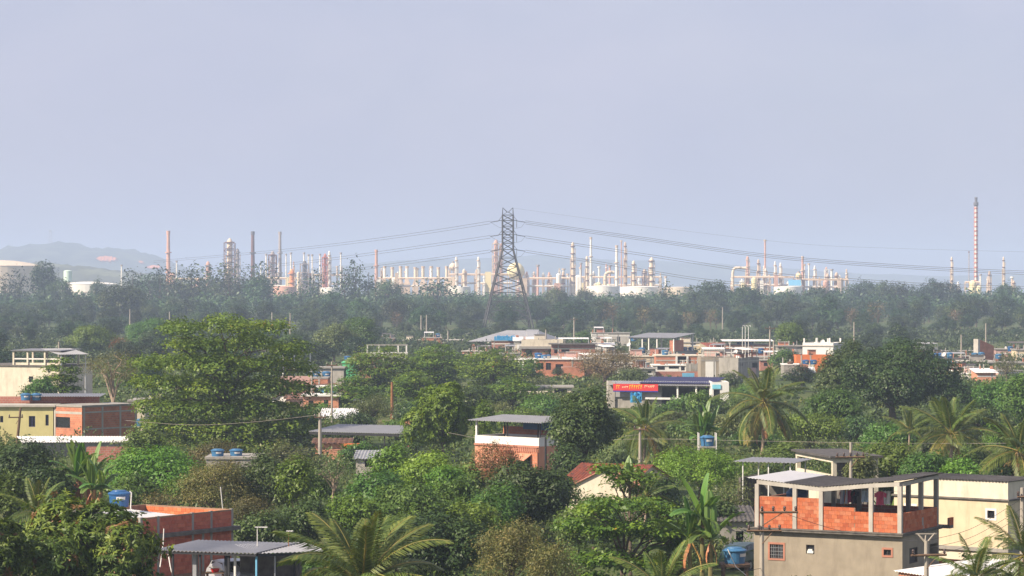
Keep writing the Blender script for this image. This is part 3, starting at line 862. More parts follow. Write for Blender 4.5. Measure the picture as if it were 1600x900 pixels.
CL = [0]
def clutter(h):
    """the half-built look: exposed beams and posts on the facade, stubs, cabins and shades on the roof"""
    CL[0] += 1
    rg = random.Random(CL[0] * 7 + 3)
    zr = h.zt + .01
    if rg.random() < .7:
        mb = MB(); z = max(.6, h.zw - rg.uniform(.5, 1.0)); mb.box((0.01, -.035, z), (h.L - .01, .0, z + .22)); mb.build('beam', M[rg.choice(['concrete', 'concrete_pale', 'white'])], h.root)
    for k in range(rg.randint(1, 3)):
        x = rg.uniform(.2, h.L - .2); mb = MB(); mb.box((x - .12, -.045, 0), (x + .12, .0, h.zw - .001)); mb.build('post', M[rg.choice(['concrete', 'concrete_pale'])], h.root)
    if rg.random() < .45:
        x = rg.uniform(.3, h.L * .6); w = rg.uniform(.25, .4) * h.L; mb = MB(); mb.box((x, -.028, 0), (min(h.L - .02, x + w), .0, h.zw * rg.uniform(.5, .95))); mb.build('plaster_patch', M[rg.choice(['white', 'cream_pale', 'pink', 'grey_plaster', 'blue_paint'])], h.root)
    for k in range(rg.randint(2, 5)):
        x, y = rg.uniform(.1, h.L - .1), rg.choice([.15, h.W - .2]); hh = rg.uniform(.3, 1.1)
        mb = MB(); mb.box((x - .09, y - .09, zr), (x + .09, y + .09, zr + hh)); mb.build('column_stub', M[rg.choice(['concrete_pale', 'concrete', 'brick_far'])], h.root)
    if rg.random() < .55:
        w = rg.uniform(1.2, 2.6); x = rg.uniform(0, max(.1, h.L - w)); hh = rg.uniform(.5, 1.15); y = rg.uniform(1.5, max(1.6, h.W - 2.5))
        mb = MB(); mb.box((x, y, zr), (x + w, y + 1.8, zr + hh)); rm = mb.build('rooftop_cabin', M[rg.choice(['brick_far', 'brick_far_red', 'concrete_pale', 'cream_pale', 'pink', 'concrete'])], h.root)
        mb = MB(); mb.box((x - .15, y - .2, zr + hh), (x + w + .15, y + 2.0, zr + hh + .07)); mb.build('cabin_roof', M[rg.choice(['roof_metal', 'roof_white', 'roof_dark', 'concrete_pale'])], rm)
    if rg.random() < .4:
        w = rg.uniform(.35, .7) * h.L; x = rg.uniform(0, h.L - w); hh = rg.uniform(.9, 1.5)
        mb = MB(); mb.sheet((x, .1, zr + hh), (x + w, .1, zr + hh), (x + w, 3.0, zr + hh + .25), (x, 3.0, zr + hh + .25), max(4, w / .3), .03); mb.build('shade_roof', M[rg.choice(['roof_metal', 'roof_white', 'roof_dark'])], h.root)
        for xx in (x + .1, x + w - .1):
            for yy in (.2, 2.8): mb = MB(); mb.box((xx - .04, yy - .04, zr), (xx + .04, yy + .04, zr + hh)); mb.build('shade_post', M['steel_white'], h.root)
    if rg.random() < .5:
        x = rg.uniform(.2, max(.3, h.L - .9)); mb = MB()
        for k in range(rg.randint(2, 4)):
            q0 = rg.uniform(0, .5); mb.box((x + q0, .3 + k * .35, zr), (x + q0 + rg.uniform(.2, .5), .55 + k * .35, zr + rg.uniform(.15, .5)))
        mb.build('stacked_blocks', M[rg.choice(['brick_far', 'concrete_pale', 'white', 'wood'])], h.root)['kind'] = 'stuff'

def terrace(h, z0, z1, xs, ys, cw=0.16, cmat='concrete_pale', roof='roof_metal', rise=0.25, over=0.4, beam=True):
    """open roof terrace on posts over a house"""
    for x in xs:
        for y in ys: h.column(x, y, z0, z1 + (rise * y / max(h.W, 0.1) if rise > 0 else 0) - 0.10, cw, cmat)
    if beam:
        mb = MB()
        mb.box((min(xs) - cw/2, min(ys) - cw/2 - 0.003, z1 - 0.20), (max(xs) + cw/2, min(ys) + cw/2 + 0.003, z1 - 0.04))
        mb.build('beam', M[cmat], h.root)
    h.metal(z1, z1 + rise, M[roof], over=over, x0=min(xs) - over, x1=max(xs) + over, y0=min(ys) - over, y1=max(ys) + over, name='terrace_roof')

def make_tank():
    root = thing('water_tank', 'blue water tank', 'water tank')
    b = MB(); b.lathe([(0.50, 0), (0.515, 0.02), (0.575, 0.62), (0.60, 0.63), (0.60, 0.68), (0.575, 0.69)], n=24)
    b.build('tank_body', M['tank_blue'], root, smooth=False)
    l = MB(); l.lathe([(0.63, 0.66), (0.64, 0.70), (0.60, 0.74), (0.40, 0.82), (0.38, 0.86), (0.1, 0.875)], n=24)
    l.build('lid', M['tank_blue'], root)
    st = MB()
    k = 6
    for i in range(k):
        a0, a1 = -1.75 + 0.9 * i / k, -1.75 + 0.9 * (i + 1) / k
        r0, r1 = 0.561, 0.577
        st.add([(math.cos(a0)*r0, math.sin(a0)*r0, .38), (math.cos(a1)*r0, math.sin(a1)*r0, .38), (math.cos(a1)*r1, math.sin(a1)*r1, .55), (math.cos(a0)*r1, math.sin(a0)*r1, .55)], [(0, 1, 2, 3)])
    st.build('sticker', M['steel_white'], root)
    return root
TANK0 = make_tank(); TANK_USED = []
TANK_PALE = {}
def tank(label, px, ytop, ybot, d, w, pale=False, sticker=True, rot=0.0):
    t = TANK0 if not TANK_USED else copy_tree(TANK0)
    TANK_USED.append(t)
    t['label'] = label; t['group'] = 'blue water tanks on the roofs'
    sc = (w * d / F) / 1.27
    t.location = (px_x(px, d), d, px_z(ybot, d))
    t.rotation_euler = (0, 0, rot)
    t.scale = (sc, sc, max(0.2, (px_z(ytop, d) - px_z(ybot, d)) / 0.875))
    if pale:
        for ch in t.children:
            if ch.name.startswith(('tank_body', 'lid')):
                key = ch.data.name.split('.')[0]
                if key not in TANK_PALE:
                    me = ch.data.copy(); me.materials[0] = M['tank_pale']; TANK_PALE[key] = me
                ch.data = TANK_PALE[key]
    return t

def pole(name, label, px, ytop, d, r=0.12, arms=(), mat='pole', cat='utility pole', zb=0.0, lean=0.0, insulators=3, dy=0.0, lamp=None):
    zt = px_z(ytop, d)
    root = thing(name, label, cat, (px_x(px, d), d, zb))
    mb = MB(); mb.cyl((0, 0, -0.2), (lean, 0, zt - zb), r * 1.25, r * 0.8, 8)
    mb.build('shaft', M[mat], root)
    for (y, half, ang) in arms:
        z = px_z(y, d) - zb
        a = MB()
        c_, s_ = math.cos(ang), math.sin(ang)
        x0, x1 = (-half, half) if not isinstance(half, tuple) else half
        p = [(x0*c_ - .06*s_, x0*s_ + .06*c_ - .2*c_, z), (x1*c_ - .06*s_, x1*s_ - .14*c_, z)]
        a.tube([(x0*c_, x0*s_ - r - .04, z), (x1*c_, x1*s_ - r - .04, z)], 0.06, 4)
        if abs(x1 - x0) > 1.2: a.tube([(x1*c_*.55, x1*s_*.55 - r - .03, z - .05), (0, -r * .9, z - 0.65)], 0.025, 4)
        ao = a.build('crossarm', M['wood'], root)
        for i in range(insulators):
            t = x0 + (x1 - x0) * (0.06 + 0.88 * i / max(1, insulators - 1))
            q = MB(); q.lathe([(0.03, 0), (0.075, 0.08), (0.05, 0.12), (0.08, 0.16), (0.045, 0.24)], (t*c_, t*s_ - r - .04, z + 0.05), 8)
            q.build('insulator', M['insul'], ao)
    if lamp:
        q = MB(); zz = zt - zb - 0.3
        q.tube([(0, 0, zz), (lamp * .6, -.2, zz + .35), (lamp, -.25, zz + .4)], 0.03, 5)
        lo = q.build('lamp_arm', M['steel'], root)
        q = MB(); q.box((lamp - .05 if lamp > 0 else lamp - .4, -.35, zz + .36), (lamp + .4 if lamp > 0 else lamp + .05, -.15, zz + .46))
        q.build('lamp_head', M['steel_white'], lo)
    return root

def smooth_pts(P, n=10):
    out = []
    for i in range(len(P) - 1):
        p0, p1, p2, p3 = P[max(0, i-1)], P[i], P[i+1], P[min(len(P)-1, i+2)]
        for k in range(n):
            t = k / n
            out.append(0.5 * ((2*p1) + (p2-p0)*t + (2*p0 - 5*p1 + 4*p2 - p3)*t*t + (3*p1 - p0 - 3*p2 + p3)*t**3))
    out.append(P[-1])
    return out

def cable(name, label, cat, pts, r, mat='cable', strands=1, gap=0.4, group=None):
    P = smooth_pts([W(*p) for p in pts])
    mb = MB()
    for k in range(strands):
        off = Vector((0, 0, (k - (strands - 1) / 2) * gap))
        mb.tube([p + off for p in P], r, 4)
    return tag(mb.build(name, M[mat]), label, cat, group)
# ------------------------------------------------------------------ ground and hills
def ground_mat():
    m, n, l, p = new_mat('grassy_earth')
    t = n.new('ShaderNodeTexCoord')
    a = n.new('ShaderNodeTexNoise'); a.inputs['Scale'].default_value = 0.02; a.inputs['Detail'].default_value = 10; a.inputs['Roughness'].default_value = 0.65
    l.new(t.outputs['Object'], a.inputs['Vector'])
    r = ramp(n, [(0.3, (0.035, 0.055, 0.018)), (0.5, (0.06, 0.085, 0.026)), (0.62, (0.10, 0.105, 0.04)), (0.75, (0.17, 0.13, 0.075))])
    l.new(a.outputs['Fac'], r.inputs['Fac']); l.new(r.outputs['Color'], p.inputs['Base Color'])
    p.inputs['Roughness'].default_value = 0.95; setin(p, 'Specular IOR Level', 0.1)
    return m
GM = ground_mat()
mb = MB(); mb.add([(-3500, -60, 0), (3500, -60, 0), (3500, 9300, 0), (-3500, 9300, 0)], [(0, 1, 2, 3)])
tag(mb.build('ground', GM), kind='structure')

def hill_mat(name, base, soil=0.0):
    m, n, l, p = new_mat(name)
    t = n.new('ShaderNodeTexCoord')
    a = n.new('ShaderNodeTexNoise'); a.inputs['Scale'].default_value = 0.02; a.inputs['Detail'].default_value = 9
    l.new(t.outputs['Object'], a.inputs['Vector'])
    r = ramp(n, [(0.36, [c * 0.55 for c in base]), (0.52, base), (0.66, [min(1, c * 1.7) for c in base])])
    l.new(a.outputs['Fac'], r.inputs['Fac']); l.new(r.outputs['Color'], p.inputs['Base Color'])
    p.inputs['Roughness'].default_value = 0.95
    return m
def hill(name, pts, d, thick, mat, seed, rough=2.0, kind='structure'):
    """ridge given by its skyline, falling away in front and behind"""
    rng = np.random.default_rng(seed)
    xs = np.linspace(pts[0][0], pts[-1][0], 90)
    ys = np.interp(xs, [p[0] for p in pts], [p[1] for p in pts])
    nr = 16
    v, f = [], []
    k = np.cumsum(rng.normal(0, 1, 90)); k = (k - np.linspace(k[0], k[-1], 90)) * 0.12 * rough
    for i in range(90):
        hgt = max(0.0, px_z(ys[i], d)) + (k[i] + rng.normal(0, .5) * rough * .4 if ys[i] < HOR - 8 else 0)
        for j in range(nr + 1):
            q = j / nr * 2 - 1
            prof = math.cos(q * math.pi / 2) ** 1.2 if abs(q) < 1 else 0
            v.append((px_x(xs[i], d) , d + q * thick, hgt * prof * (1 + rng.normal(0, 0.03) * (1 - abs(q))) - 0.3))
    for i in range(89):
        for j in range(nr):
            f.append((i*(nr+1)+j, (i+1)*(nr+1)+j, (i+1)*(nr+1)+j+1, i*(nr+1)+j+1))
    m_ = MB(); m_.v, m_.f, m_.m = v, f, [0] * len(f)
    return tag(m_.build(name, mat, smooth=True), kind=kind)
HM = hill_mat('scrub_covered_hillside', (0.062, 0.068, 0.040))
hill('hill', [(-420, 445), (-250, 415), (-90, 398), (0, 393), (40, 383), (75, 381), (112, 379), (140, 388), (190, 388), (225, 394), (255, 404), (300, 425), (350, 446)], 6800, 700, HM, 3)
hill('low_hill', [(-150, 446), (-60, 418), (60, 410), (150, 418), (230, 428), (330, 440), (400, 447)], 3600, 300, hill_mat('grassy_slope', (0.085, 0.092, 0.05)), 4, 1.0)
hill('distant_hills', [(300, 446), (420, 428), (560, 412), (700, 405), (820, 400), (940, 404), (1080, 410), (1200, 416), (1350, 428), (1500, 432), (1700, 425), (1900, 430)], 8600, 350, HM, 5, 3.0)
# bare red soil scar on the hill's face
soil = surf('bare_red_soil', (0.62, 0.22, 0.09), var=0.3, scale=0.08, bump=0)
def scar(px0, px1, y0, y1, d, seed):
    rng = random.Random(seed)
    m_ = MB(); top, bot = [], []
    n_ = 12
    for i in range(n_ + 1):
        t = i / n_; px = px0 + (px1 - px0) * t
        e = math.sin(math.pi * t) ** 0.5
        ym = (y0 + y1) / 2
        top.append(W(px, ym - (ym - y0) * e * rng.uniform(.6, 1), d + 12)); bot.append(W(px, ym + (y1 - ym) * e * rng.uniform(.6, 1), d))
    vs = top + bot + [p + Vector((0, 25, -3)) for p in top] + [p + Vector((0, 25, -3)) for p in bot]
    k = n_ + 1; fs = []
    for i in range(n_):
        fs += [(k+i, k+i+1, i+1, i), (i, i+1, 2*k+i+1, 2*k+i), (k+i, 3*k+i, 3*k+i+1, k+i+1)]
    m_.add(vs, fs)
    return tag(m_.build('bare_soil', soil), kind='structure')
scar(150, 183, 399, 409, 6190, 1)
scar(216, 224, 407, 411, 6220, 2)
scar(228, 252, 414, 420, 6220, 3)

# ------------------------------------------------------------------ refinery on the skyline
RM = dict(
    white=surf('refinery_white_cladding', (0.80, 0.76, 0.68), var=0.06, scale=0.3, bump=0),
    cream=surf('refinery_cream_cladding', (0.74, 0.60, 0.44), var=0.12, scale=0.3, bump=0),
    tan=surf('refinery_tan_cladding', (0.58, 0.44, 0.32), var=0.15, scale=0.3, bump=0),
    pink=surf('refinery_rusty_pink_steel', (0.60, 0.34, 0.25), var=0.15, scale=0.3, bump=0),
    red=surf('refinery_red_brick', (0.50, 0.16, 0.10), var=0.15, scale=0.3, bump=0),
    brown=surf('refinery_dark_brown_steel', (0.17, 0.085, 0.07), var=0.15, scale=0.3, bump=0),
    grey=surf('refinery_grey_steel', (0.36, 0.31, 0.29), var=0.15, scale=0.3, bump=0),
    dark=surf('refinery_dark_steel', (0.13, 0.12, 0.13), var=0.15, scale=0.3, bump=0),  # plain dark steel colour for tips, caps and the framed column
    orange=surf('refinery_orange_brickwork', (0.68, 0.28, 0.12), var=0.12, scale=0.3, bump=0),
    yellow=surf('refinery_pale_yellow_paint', (0.80, 0.68, 0.38), var=0.05, scale=0.3, bump=0),
    pale_green=surf('refinery_pale_green_paint', (0.62, 0.76, 0.62), var=0.05, scale=0.3, bump=0),
    earth=surf('beige_tank_cladding', (0.62, 0.52, 0.40), var=0.08, scale=0.15, bump=0),
)
def plant_tower(style, label, px, ytop, w, mat, d=2150, cat=None, accent='grey'):
    """refinery tower, chimney or stack standing on the ground behind the trees"""
    zt = px_z(ytop, d); r = w * d / F / 2 * (1.12 if w < 4.2 else 1.0)
    nm = {'chimney': 'chimney', 'column': 'distillation_column', 'heater': 'furnace_stack', 'thin': 'vent_pipe', 'flare': 'flare_stack', 'frame': 'process_tower'}[style]
    root = thing(nm, label, cat or {'chimney': 'chimney', 'column': 'tower', 'heater': 'furnace stack', 'thin': 'vent pipe', 'flare': 'flare stack', 'frame': 'tower'}[style], (px_x(px, d), d, 0))
    m, a = RM[mat], RM[accent]
    if style == 'chimney':
        b = MB(); b.cyl((0, 0, 0), (0, 0, zt), r * 1.35, r * 0.8, 12); b.build('shaft', m, root)
        q = MB(); q.cyl((0, 0, zt - r), (0, 0, zt + r * .8), r * 1.0, r * 1.05, 12); q.build('cap', a, root)
        for f in (0.45, 0.72):
            q = MB(); q.cyl((0, 0, zt * f), (0, 0, zt * f + 0.8), r * 1.7, r * 1.7, 12); q.build('gallery', a, root)
    elif style == 'thin':
        b = MB(); b.cyl((0, 0, 0), (0, 0, zt), r, r * 0.8, 8); b.build('pipe', m, root)
        q = MB(); q.cyl((0, 0, zt), (0, 0, zt + 1.2), r * 1.4, r * 1.4, 8); q.build('tip', a, root)
    elif style == 'flare':
        b = MB(); b.cyl((0, 0, 0), (0, 0, zt - 6), r * .7, r * .7, 10); b.build('riser', RM['white'], root)
        q = MB()
        n_ = 22
        for i in range(n_):
            z = (zt - 6) * (i + .5) / n_
            q.cyl((0, 0, z), (0, 0, z + 0.9), r * 1.05, r * 1.05, 10)
        for k in range(3):
            an = k * 2.09 + .4
            q.cyl((math.cos(an) * r * 1.05, math.sin(an) * r * 1.05, 0), (math.cos(an) * r * 1.05, math.sin(an) * r * 1.05, zt - 6), .22, .22, 5)
        q.build('lattice', RM['red'], root)
        q = MB(); q.lathe([(r * .8, 0), (r * 1.3, 1), (r * 1.3, 3), (r * .7, 3.5), (r * .7, 6), (r * 1.0, 6.2), (r * .6, 7)], (0, 0, zt - 6), 10); q.build('tip', RM['dark'], root)
    elif style == 'heater':
        b = MB(); b.box((-r * 1.9, -r * 1.5, 0), (r * 1.9, r * 1.5, zt - 13)); b.build('firebox', RM['tan'], root)
        q = MB(); q.hexa([(-r*1.9, -r*1.5, zt - 12.99), (r*1.9, -r*1.5, zt - 12.99), (r*1.9, r*1.5, zt - 12.99), (-r*1.9, r*1.5, zt - 12.99)],
                         [(-r*.8, -r*.8, zt - 9.5), (r*.8, -r*.8, zt - 9.5), (r*.8, r*.8, zt - 9.5), (-r*.8, r*.8, zt - 9.5)]); q.build('hood', RM['tan'], root)
        q = MB(); q.cyl((0, 0, zt - 9.5), (0, 0, zt), r, r * .95, 12); q.build('stack', m, root)
        q = MB(); q.cyl((0, 0, zt - 1.4), (0, 0, zt + .1), r * 1.14, r * 1.14, 12); q.build('rim', a, root)
    else:
        b = MB(); b.lathe([(r * .96, 0), (r * .96, zt * .55), (r * .8, zt * .58), (r * .8, zt - r), (r * .45, zt - r * .3), (.1, zt)], n=12); b.build('shell', m, root)
        n_ = max(3, int(zt / 7))
        for i in range(n_):
            z = zt * .3 + zt * .68 * (i + .5) / n_
            q = MB(); q.cyl((0, 0, z), (0, 0, z + .7), r * 1.35, r * 1.35, 12)
            q.cyl((0, 0, z + 1.6), (0, 0, z + 1.8), r * 1.35, r * 1.35, 12, cap=True) if False else None
            q.build('platform', a, root)
        q = MB()
        q.cyl((r * 1.25, -r * .4, 0), (r * 1.25, -r * .4, zt * .9), .28, .28, 5); q.cyl((-r * 1.15, -r * .5, 0), (-r * 1.15, -r * .5, zt * .75), .35, .35, 5)
        q.build('pipework', RM['tan'], root)
        if style == 'frame':
            q = MB()
            for sx in (-1, 1):
                for sy in (-1, 1): q.cyl((sx * r * 1.5, sy * r * 1.5, 0), (sx * r * 1.5, sy * r * 1.5, zt * .93), .3, .3, 4)
            nb = max(4, int(zt / 6))
            for i in range(nb):
                z0_, z1_ = zt * .93 * i / nb, zt * .93 * (i + 1) / nb
                s_ = 1 if i % 2 else -1
                q.cyl((-s_ * r * 1.5, -r * 1.5, z0_), (s_ * r * 1.5, -r * 1.5, z1_), .22, .22, 4)
                q.box((-r * 1.5, -r * 1.55, z1_ - .2), (r * 1.5, -r * 1.45, z1_ + .2))
            q.build('steel_frame', a, root)
    return root

PT = plant_tower
PT('chimney', 'pale red chimney at the foot of the hill, leftmost of the refinery', 263, 363, 6, 'pink', accent='pink')
PT('thin', 'short white vent pipe right of the pale red chimney', 276, 410, 2.2, 'white')
PT('thin', 'short white vent pipe left of the pale red chimney, above the dark trees', 190, 416, 2.2, 'white')
PT('column', 'stubby grey pink tower between the pale red chimney and the tall banded tower', 325, 408, 8, 'pink')
PT('frame', 'tall banded tower with peaked top and steel frame left of the dark brown chimney', 359, 372, 11, 'cream', accent='brown')
PT('column', 'grey steel column pressed against the tall banded tower', 371, 388, 7, 'grey')
PT('chimney', 'tall dark brown chimney with black top', 395, 364, 6, 'brown', accent='dark')
PT('thin', 'thin white vent pipe left of the grey banded column', 416, 399, 2.6, 'white')
PT('frame', 'grey banded column with caged top left of the tall grey chimney', 426, 392, 8, 'grey', accent='brown')
PT('chimney', 'tall slender grey chimney, second tallest on the left', 437.5, 364, 5, 'grey', accent='grey')
for i, (x, y, w) in enumerate([(447, 399, 2), (454.5, 397, 2.6)]):
    PT('thin', ['fainter white vent pipe just right of the tall grey chimney', 'bright white vent pipe above the orange brick stack'][i], x, y, w, 'white')
PT('column', 'squat orange brick stack right of the tall grey chimney', 456, 420, 9, 'orange', accent='orange', d=2050)
PT('frame', 'dark framed column between white vent pipes', 476, 407, 9, 'dark', accent='grey')
for x, y, l in [(475, 397, 'white vent pipe rising behind the dark framed column'), (482, 400, 'white vent pipe touching the right of the dark framed column'), (488, 400, 'white vent pipe right of the dark framed column'), (500, 399, 'white vent pipe left of the red square tower'), (532.5, 397, 'lone white vent pipe right of the red square tower')]:
    PT('thin', l, x, y, 2.4, 'white')
PT('frame', 'red square tower beside a white column', 508, 396, 6, 'red', accent='red')
PT('column', 'white column touching the right side of the red square tower', 514.5, 392, 4.6, 'white', accent='tan')
PT('chimney', 'pinkish chimney standing alone left of the furnace stacks', 588, 392, 5, 'pink', accent='pink')
ORD = ['first', 'second', 'third', 'fourth', 'fifth', 'sixth', 'seventh', 'eighth', 'ninth']
for i, x in enumerate([601, 613, 626, 636, 649, 661, 674, 685, 698]):
    PT('heater', ORD[i] + ' cream furnace stack from the left in the long row left of the pylon', x, 416 + (i % 3 == 1) * 1.5, 5, 'cream' if i % 3 else 'white', accent='tan')
PT('column', 'cream column with a round vessel beside it, right of the furnace stacks', 713, 401, 4, 'white', accent='tan')
PT('column', 'short cream column between two taller ones left of the pylon', 725, 420, 6, 'cream', accent='tan')
PT('column', 'slim white column nearest the left of the pylon', 747.5, 401, 4.2, 'white', accent='tan')
PT('frame', 'tall pale pink tower in scaffolding right behind the pylon', 775, 374, 8, 'pink', accent='tan', d=2300)
PT('column', 'tall pale pink column beside the scaffolded tower behind the pylon', 783, 380, 5, 'pink', accent='tan', d=2300)
for x, y, w, st, mt, l in [
    (823, 424, 4, 'column', 'pink', 'small pink column just right of the pylon'),
    (835, 430, 4, 'column', 'pink', 'stubby pink column right of the pylon, lowest of its group'),
    (858, 425, 5, 'column', 'pink', 'small pink column with crown right of the pylon'),
    (880, 424, 5, 'column', 'tan', 'short tan column left of the tall cream tower'),
    (887, 430, 3, 'thin', 'white', 'short white pipe at the foot of the tall cream tower'),
    (895, 378, 6, 'column', 'cream', 'tall cream banded tower left of the white chimneys'),
    (907, 420, 3, 'thin', 'white', 'short white pipe right of the tall cream banded tower'),
    (917, 400, 4.5, 'column', 'cream', 'cream column close left of the tall white chimney'),
    (923.3, 372, 3.6, 'chimney', 'white', 'tallest slim white chimney right of the pylon'),
    (963.5, 385, 4.4, 'chimney', 'white', 'white chimney beside the arched duct'),
    (971, 378, 2, 'thin', 'pink', 'faint tall thin mast right of the white chimney by the duct'),
    (977, 378, 3.6, 'column', 'tan', 'faint tall tan column right of the arched duct'),
    (990, 407, 6.5, 'column', 'cream', 'cream banded column with dark rings right of the arched duct'),
    (1007, 420, 5, 'frame', 'tan', 'short framed tan column left of the thick ringed column'),
    (1018, 402, 8, 'column', 'cream', 'thick cream column with dark rings, last before the gap'),
    (1040, 434, 3, 'thin', 'white', 'tiny white pipe right of the thick ringed column'),
    (1168, 400, 5, 'column', 'pink', 'reddish column joined to the arched duct on the right'),
    (1185, 405, 4, 'column', 'tan', 'tan column right of the reddish ducted column'),
    (1195.5, 377, 3, 'thin', 'pink', 'tall thin pink mast among the right hand columns'),
    (1196, 418, 4, 'column', 'white', 'short white column below the tall thin pink mast'),
    (1211, 408, 3.2, 'column', 'white', 'slim white column, left of a matching pair'),
    (1219.5, 410, 3.2, 'column', 'white', 'slim white column with dark rings, right of a matching pair'),
    (1254, 402, 3.6, 'chimney', 'pink', 'pink chimney standing above the blue sloped roof'),
    (1257, 415, 2.4, 'thin', 'white', 'white pipe against the pink chimney above the blue sloped roof'),
    (1273, 415, 3.6, 'column', 'white', 'white column left of the two squat ringed columns'),
    (1293, 427, 6.5, 'column', 'tan', 'squat tan ringed column, left of two'),
    (1307, 425, 6.5, 'column', 'tan', 'squat tan ringed column, right of two'),
    (1323, 434, 3, 'thin', 'white', 'tiny white pipe right of the squat ringed columns'),
    (1487, 401, 3, 'column', 'cream', 'slim cream column left of the striped flare stack'),
    (1514, 395, 1.4, 'thin', 'grey', 'faint grey mast close left of the striped flare stack'),
    (1546, 423, 4.6, 'column', 'tan', 'tan column with wide head right of the striped flare stack'),
    (1568, 401, 3, 'column', 'cream', 'slim cream column near the right edge'),
    (1584, 438, 4, 'column', 'tan', 'tiny tan column at the right edge')]:
    PT(st, l, x, y, w, mt, accent='tan' if mt in ('white', 'pink') else 'brown')
PT('flare', 'very tall red and white striped flare stack with dark tip', 1525, 310, 6, 'white')
rs = random.Random(8)
# lower clutter of the process units: pipe racks, small drums and sheds
def rack(label, p0, p1, y, d, seed, mat='cream'):
    rg = random.Random(seed)
    x0, x1, z = px_x(p0, d), px_x(p1, d), px_z(y, d)
    root = thing('pipe_rack', label, 'pipe rack', ((x0 + x1) / 2, d, 0))
    hw = (x1 - x0) / 2
    q = MB()
    n_ = max(3, int(hw / 4))
    for i in range(n_ + 1):
        x = -hw + 2 * hw * i / n_
        for yy in (-3, 3): q.cyl((x, yy, 0), (x, yy, z), .3, .3, 4)
    for zz in (z, z * .72): q.box((-hw, -3.2, zz - .25), (hw, 3.2, zz + .25))
    q.build('frame', RM['tan'], root)
    for k in range(5):
        q = MB(); yy = -2.4 + k * 1.2; zz = z + .8 if k % 2 else z * .72 + .8
        q.cyl((-hw, yy, zz), (hw, yy, zz), .45, .45, 8); q.build('pipe', RM[['white', 'cream', 'pink'][k % 3]], root)
    for k in range(max(2, int(hw / 5))):
        x = rg.uniform(-hw, hw); h_ = z * rg.uniform(.7, 1.25); r_ = rg.uniform(1.0, 2.6)
        q = MB()
        if rg.random() < .5: q.lathe([(r_, 0), (r_, h_), (r_ * .5, h_ + r_ * .6), (.1, h_ + r_ * .7)], (x, -6, 0), 10)
        else: q.box((x - r_, -8, 0), (x + r_, -5, h_))
        q.build('drum', RM[rg.choice(['white', 'cream', 'tan', 'pink', 'yellow'])], root)
    return root
rack('pipe rack with drums behind the trees at the pale red chimney', 262, 325, 437, 2080, 1)
rack('pipe rack with drums under the grey banded column', 402, 470, 436, 2120, 2)
rack('pipe rack with drums under the red square tower', 470, 545, 431, 2160, 3)
rack('long pipe rack at the foot of the furnace stacks', 590, 705, 436, 2110, 4)
rack('pipe rack with drums left of the pylon', 702, 800, 430, 2170, 5)
rack('pipe rack with drums right of the pylon', 806, 890, 436, 2150, 6)
rack('dense pipe rack under the white chimneys', 890, 1030, 434, 2180, 7)
rack('pipe rack with drums under the reddish ducted column', 1145, 1240, 434, 2150, 9)
rack('pipe rack with drums under the squat ringed columns', 1240, 1325, 438, 2150, 10)
rack('low pipe rack at the foot of the striped flare stack', 1508, 1530, 442, 2120, 11)
def duct(label, pts, r, d, mat):
    P = smooth_pts([W(x, y, d) for x, y in pts], 6)
    root = thing('arched_duct', label, 'duct', (P[0].x, d, 0))
    o = Vector((P[0].x, d, 0))
    q = MB(); q.tube([p - o for p in P], r, 10); q.build('pipe', RM[mat], root)
    for i in (4, len(P) - 5):
        p = P[i] - o; q = MB(); q.cyl((p.x, p.y, p.z - .1), (p.x, p.y, p.z + .7), r * 1.25, r * 1.25, 10); q.build('flange', RM['tan'], root)
duct('thick arched duct between the white chimneys', [(945.5, 446), (945.5, 434), (947, 428), (952, 425.5), (960, 425.5)], 1.2, 2100, 'cream')
duct('arched duct leading to the reddish column', [(1145, 448), (1145, 428), (1147, 420.5), (1152, 418.5), (1166, 419)], 1.0, 2100, 'cream')
def sphere_tank(label, px, py, r, d, mat):
    c = W(px, py, d); root = thing('sphere_tank', label, 'storage tank', (c.x, d, 0))
    q = MB(); q.lathe([(max(.05, r * math.cos(a)), c.z + r * math.sin(a)) for a in np.linspace(-1.5, 1.5, 11)], n=16); q.build('shell', RM[mat], root, smooth=True)
    q = MB()
    for i in range(8):
        a = i * math.pi / 4; q.cyl((math.cos(a)*r*.95, math.sin(a)*r*.95, 0), (math.cos(a)*r*.98, math.sin(a)*r*.98, c.z), .25, .25, 5)
    q.build('leg', RM['tan'], root)
    q = MB(); q.cyl((0, 0, c.z + r), (0, 0, c.z + r + 1.2), .8, .8, 8); q.build('hatch', RM['grey'], root)
sphere_tank('large pale yellow sphere tank showing through the pylon', 806, 424, 6.5, 2150, 'yellow')
sphere_tank('small cream sphere vessel beside the cream column left of the pylon', 708, 417, 3, 2200, 'cream')
sphere_tank('small yellow sphere vessel left of the pink chimney on the right', 1248, 431, 2.2, 2130, 'yellow')
def flat_tank(label, p0, p1, ytop, d, mat, dome=1.5, ybot=None):
    r = (p1 - p0) / 2 * d / F; z = px_z(ytop, d)
    root = thing('storage_tank', label, 'storage tank', (px_x((p0 + p1) / 2, d), d + r, 0))
    q = MB(); q.lathe([(r, 0), (r, z - dome)], n=40); q.build('shell', RM[mat], root)
    q = MB(); q.lathe([(r * 1.01, z - dome + .01), (r * .7, z - dome * .45), (r * .3, z - dome * .08), (.1, z)], n=40); q.build('roof', RM[mat], root)
    q = MB()
    for k in (.35, .68):
        q.lathe([(r * 1.002, (z - dome) * k), (r * 1.012, (z - dome) * k + .05), (r * 1.012, (z - dome) * k + .3), (r * 1.002, (z - dome) * k + .35)], n=40)
    q.build('wind_girder', RM['tan'], root)
    return root
flat_tank('big white storage tank with domed roof behind the left treeline', 88, 178, 440, 1850, 'white', 1.6)
flat_tank('wide beige storage tank at the left edge', -70, 54, 406, 2000, 'earth', 4)
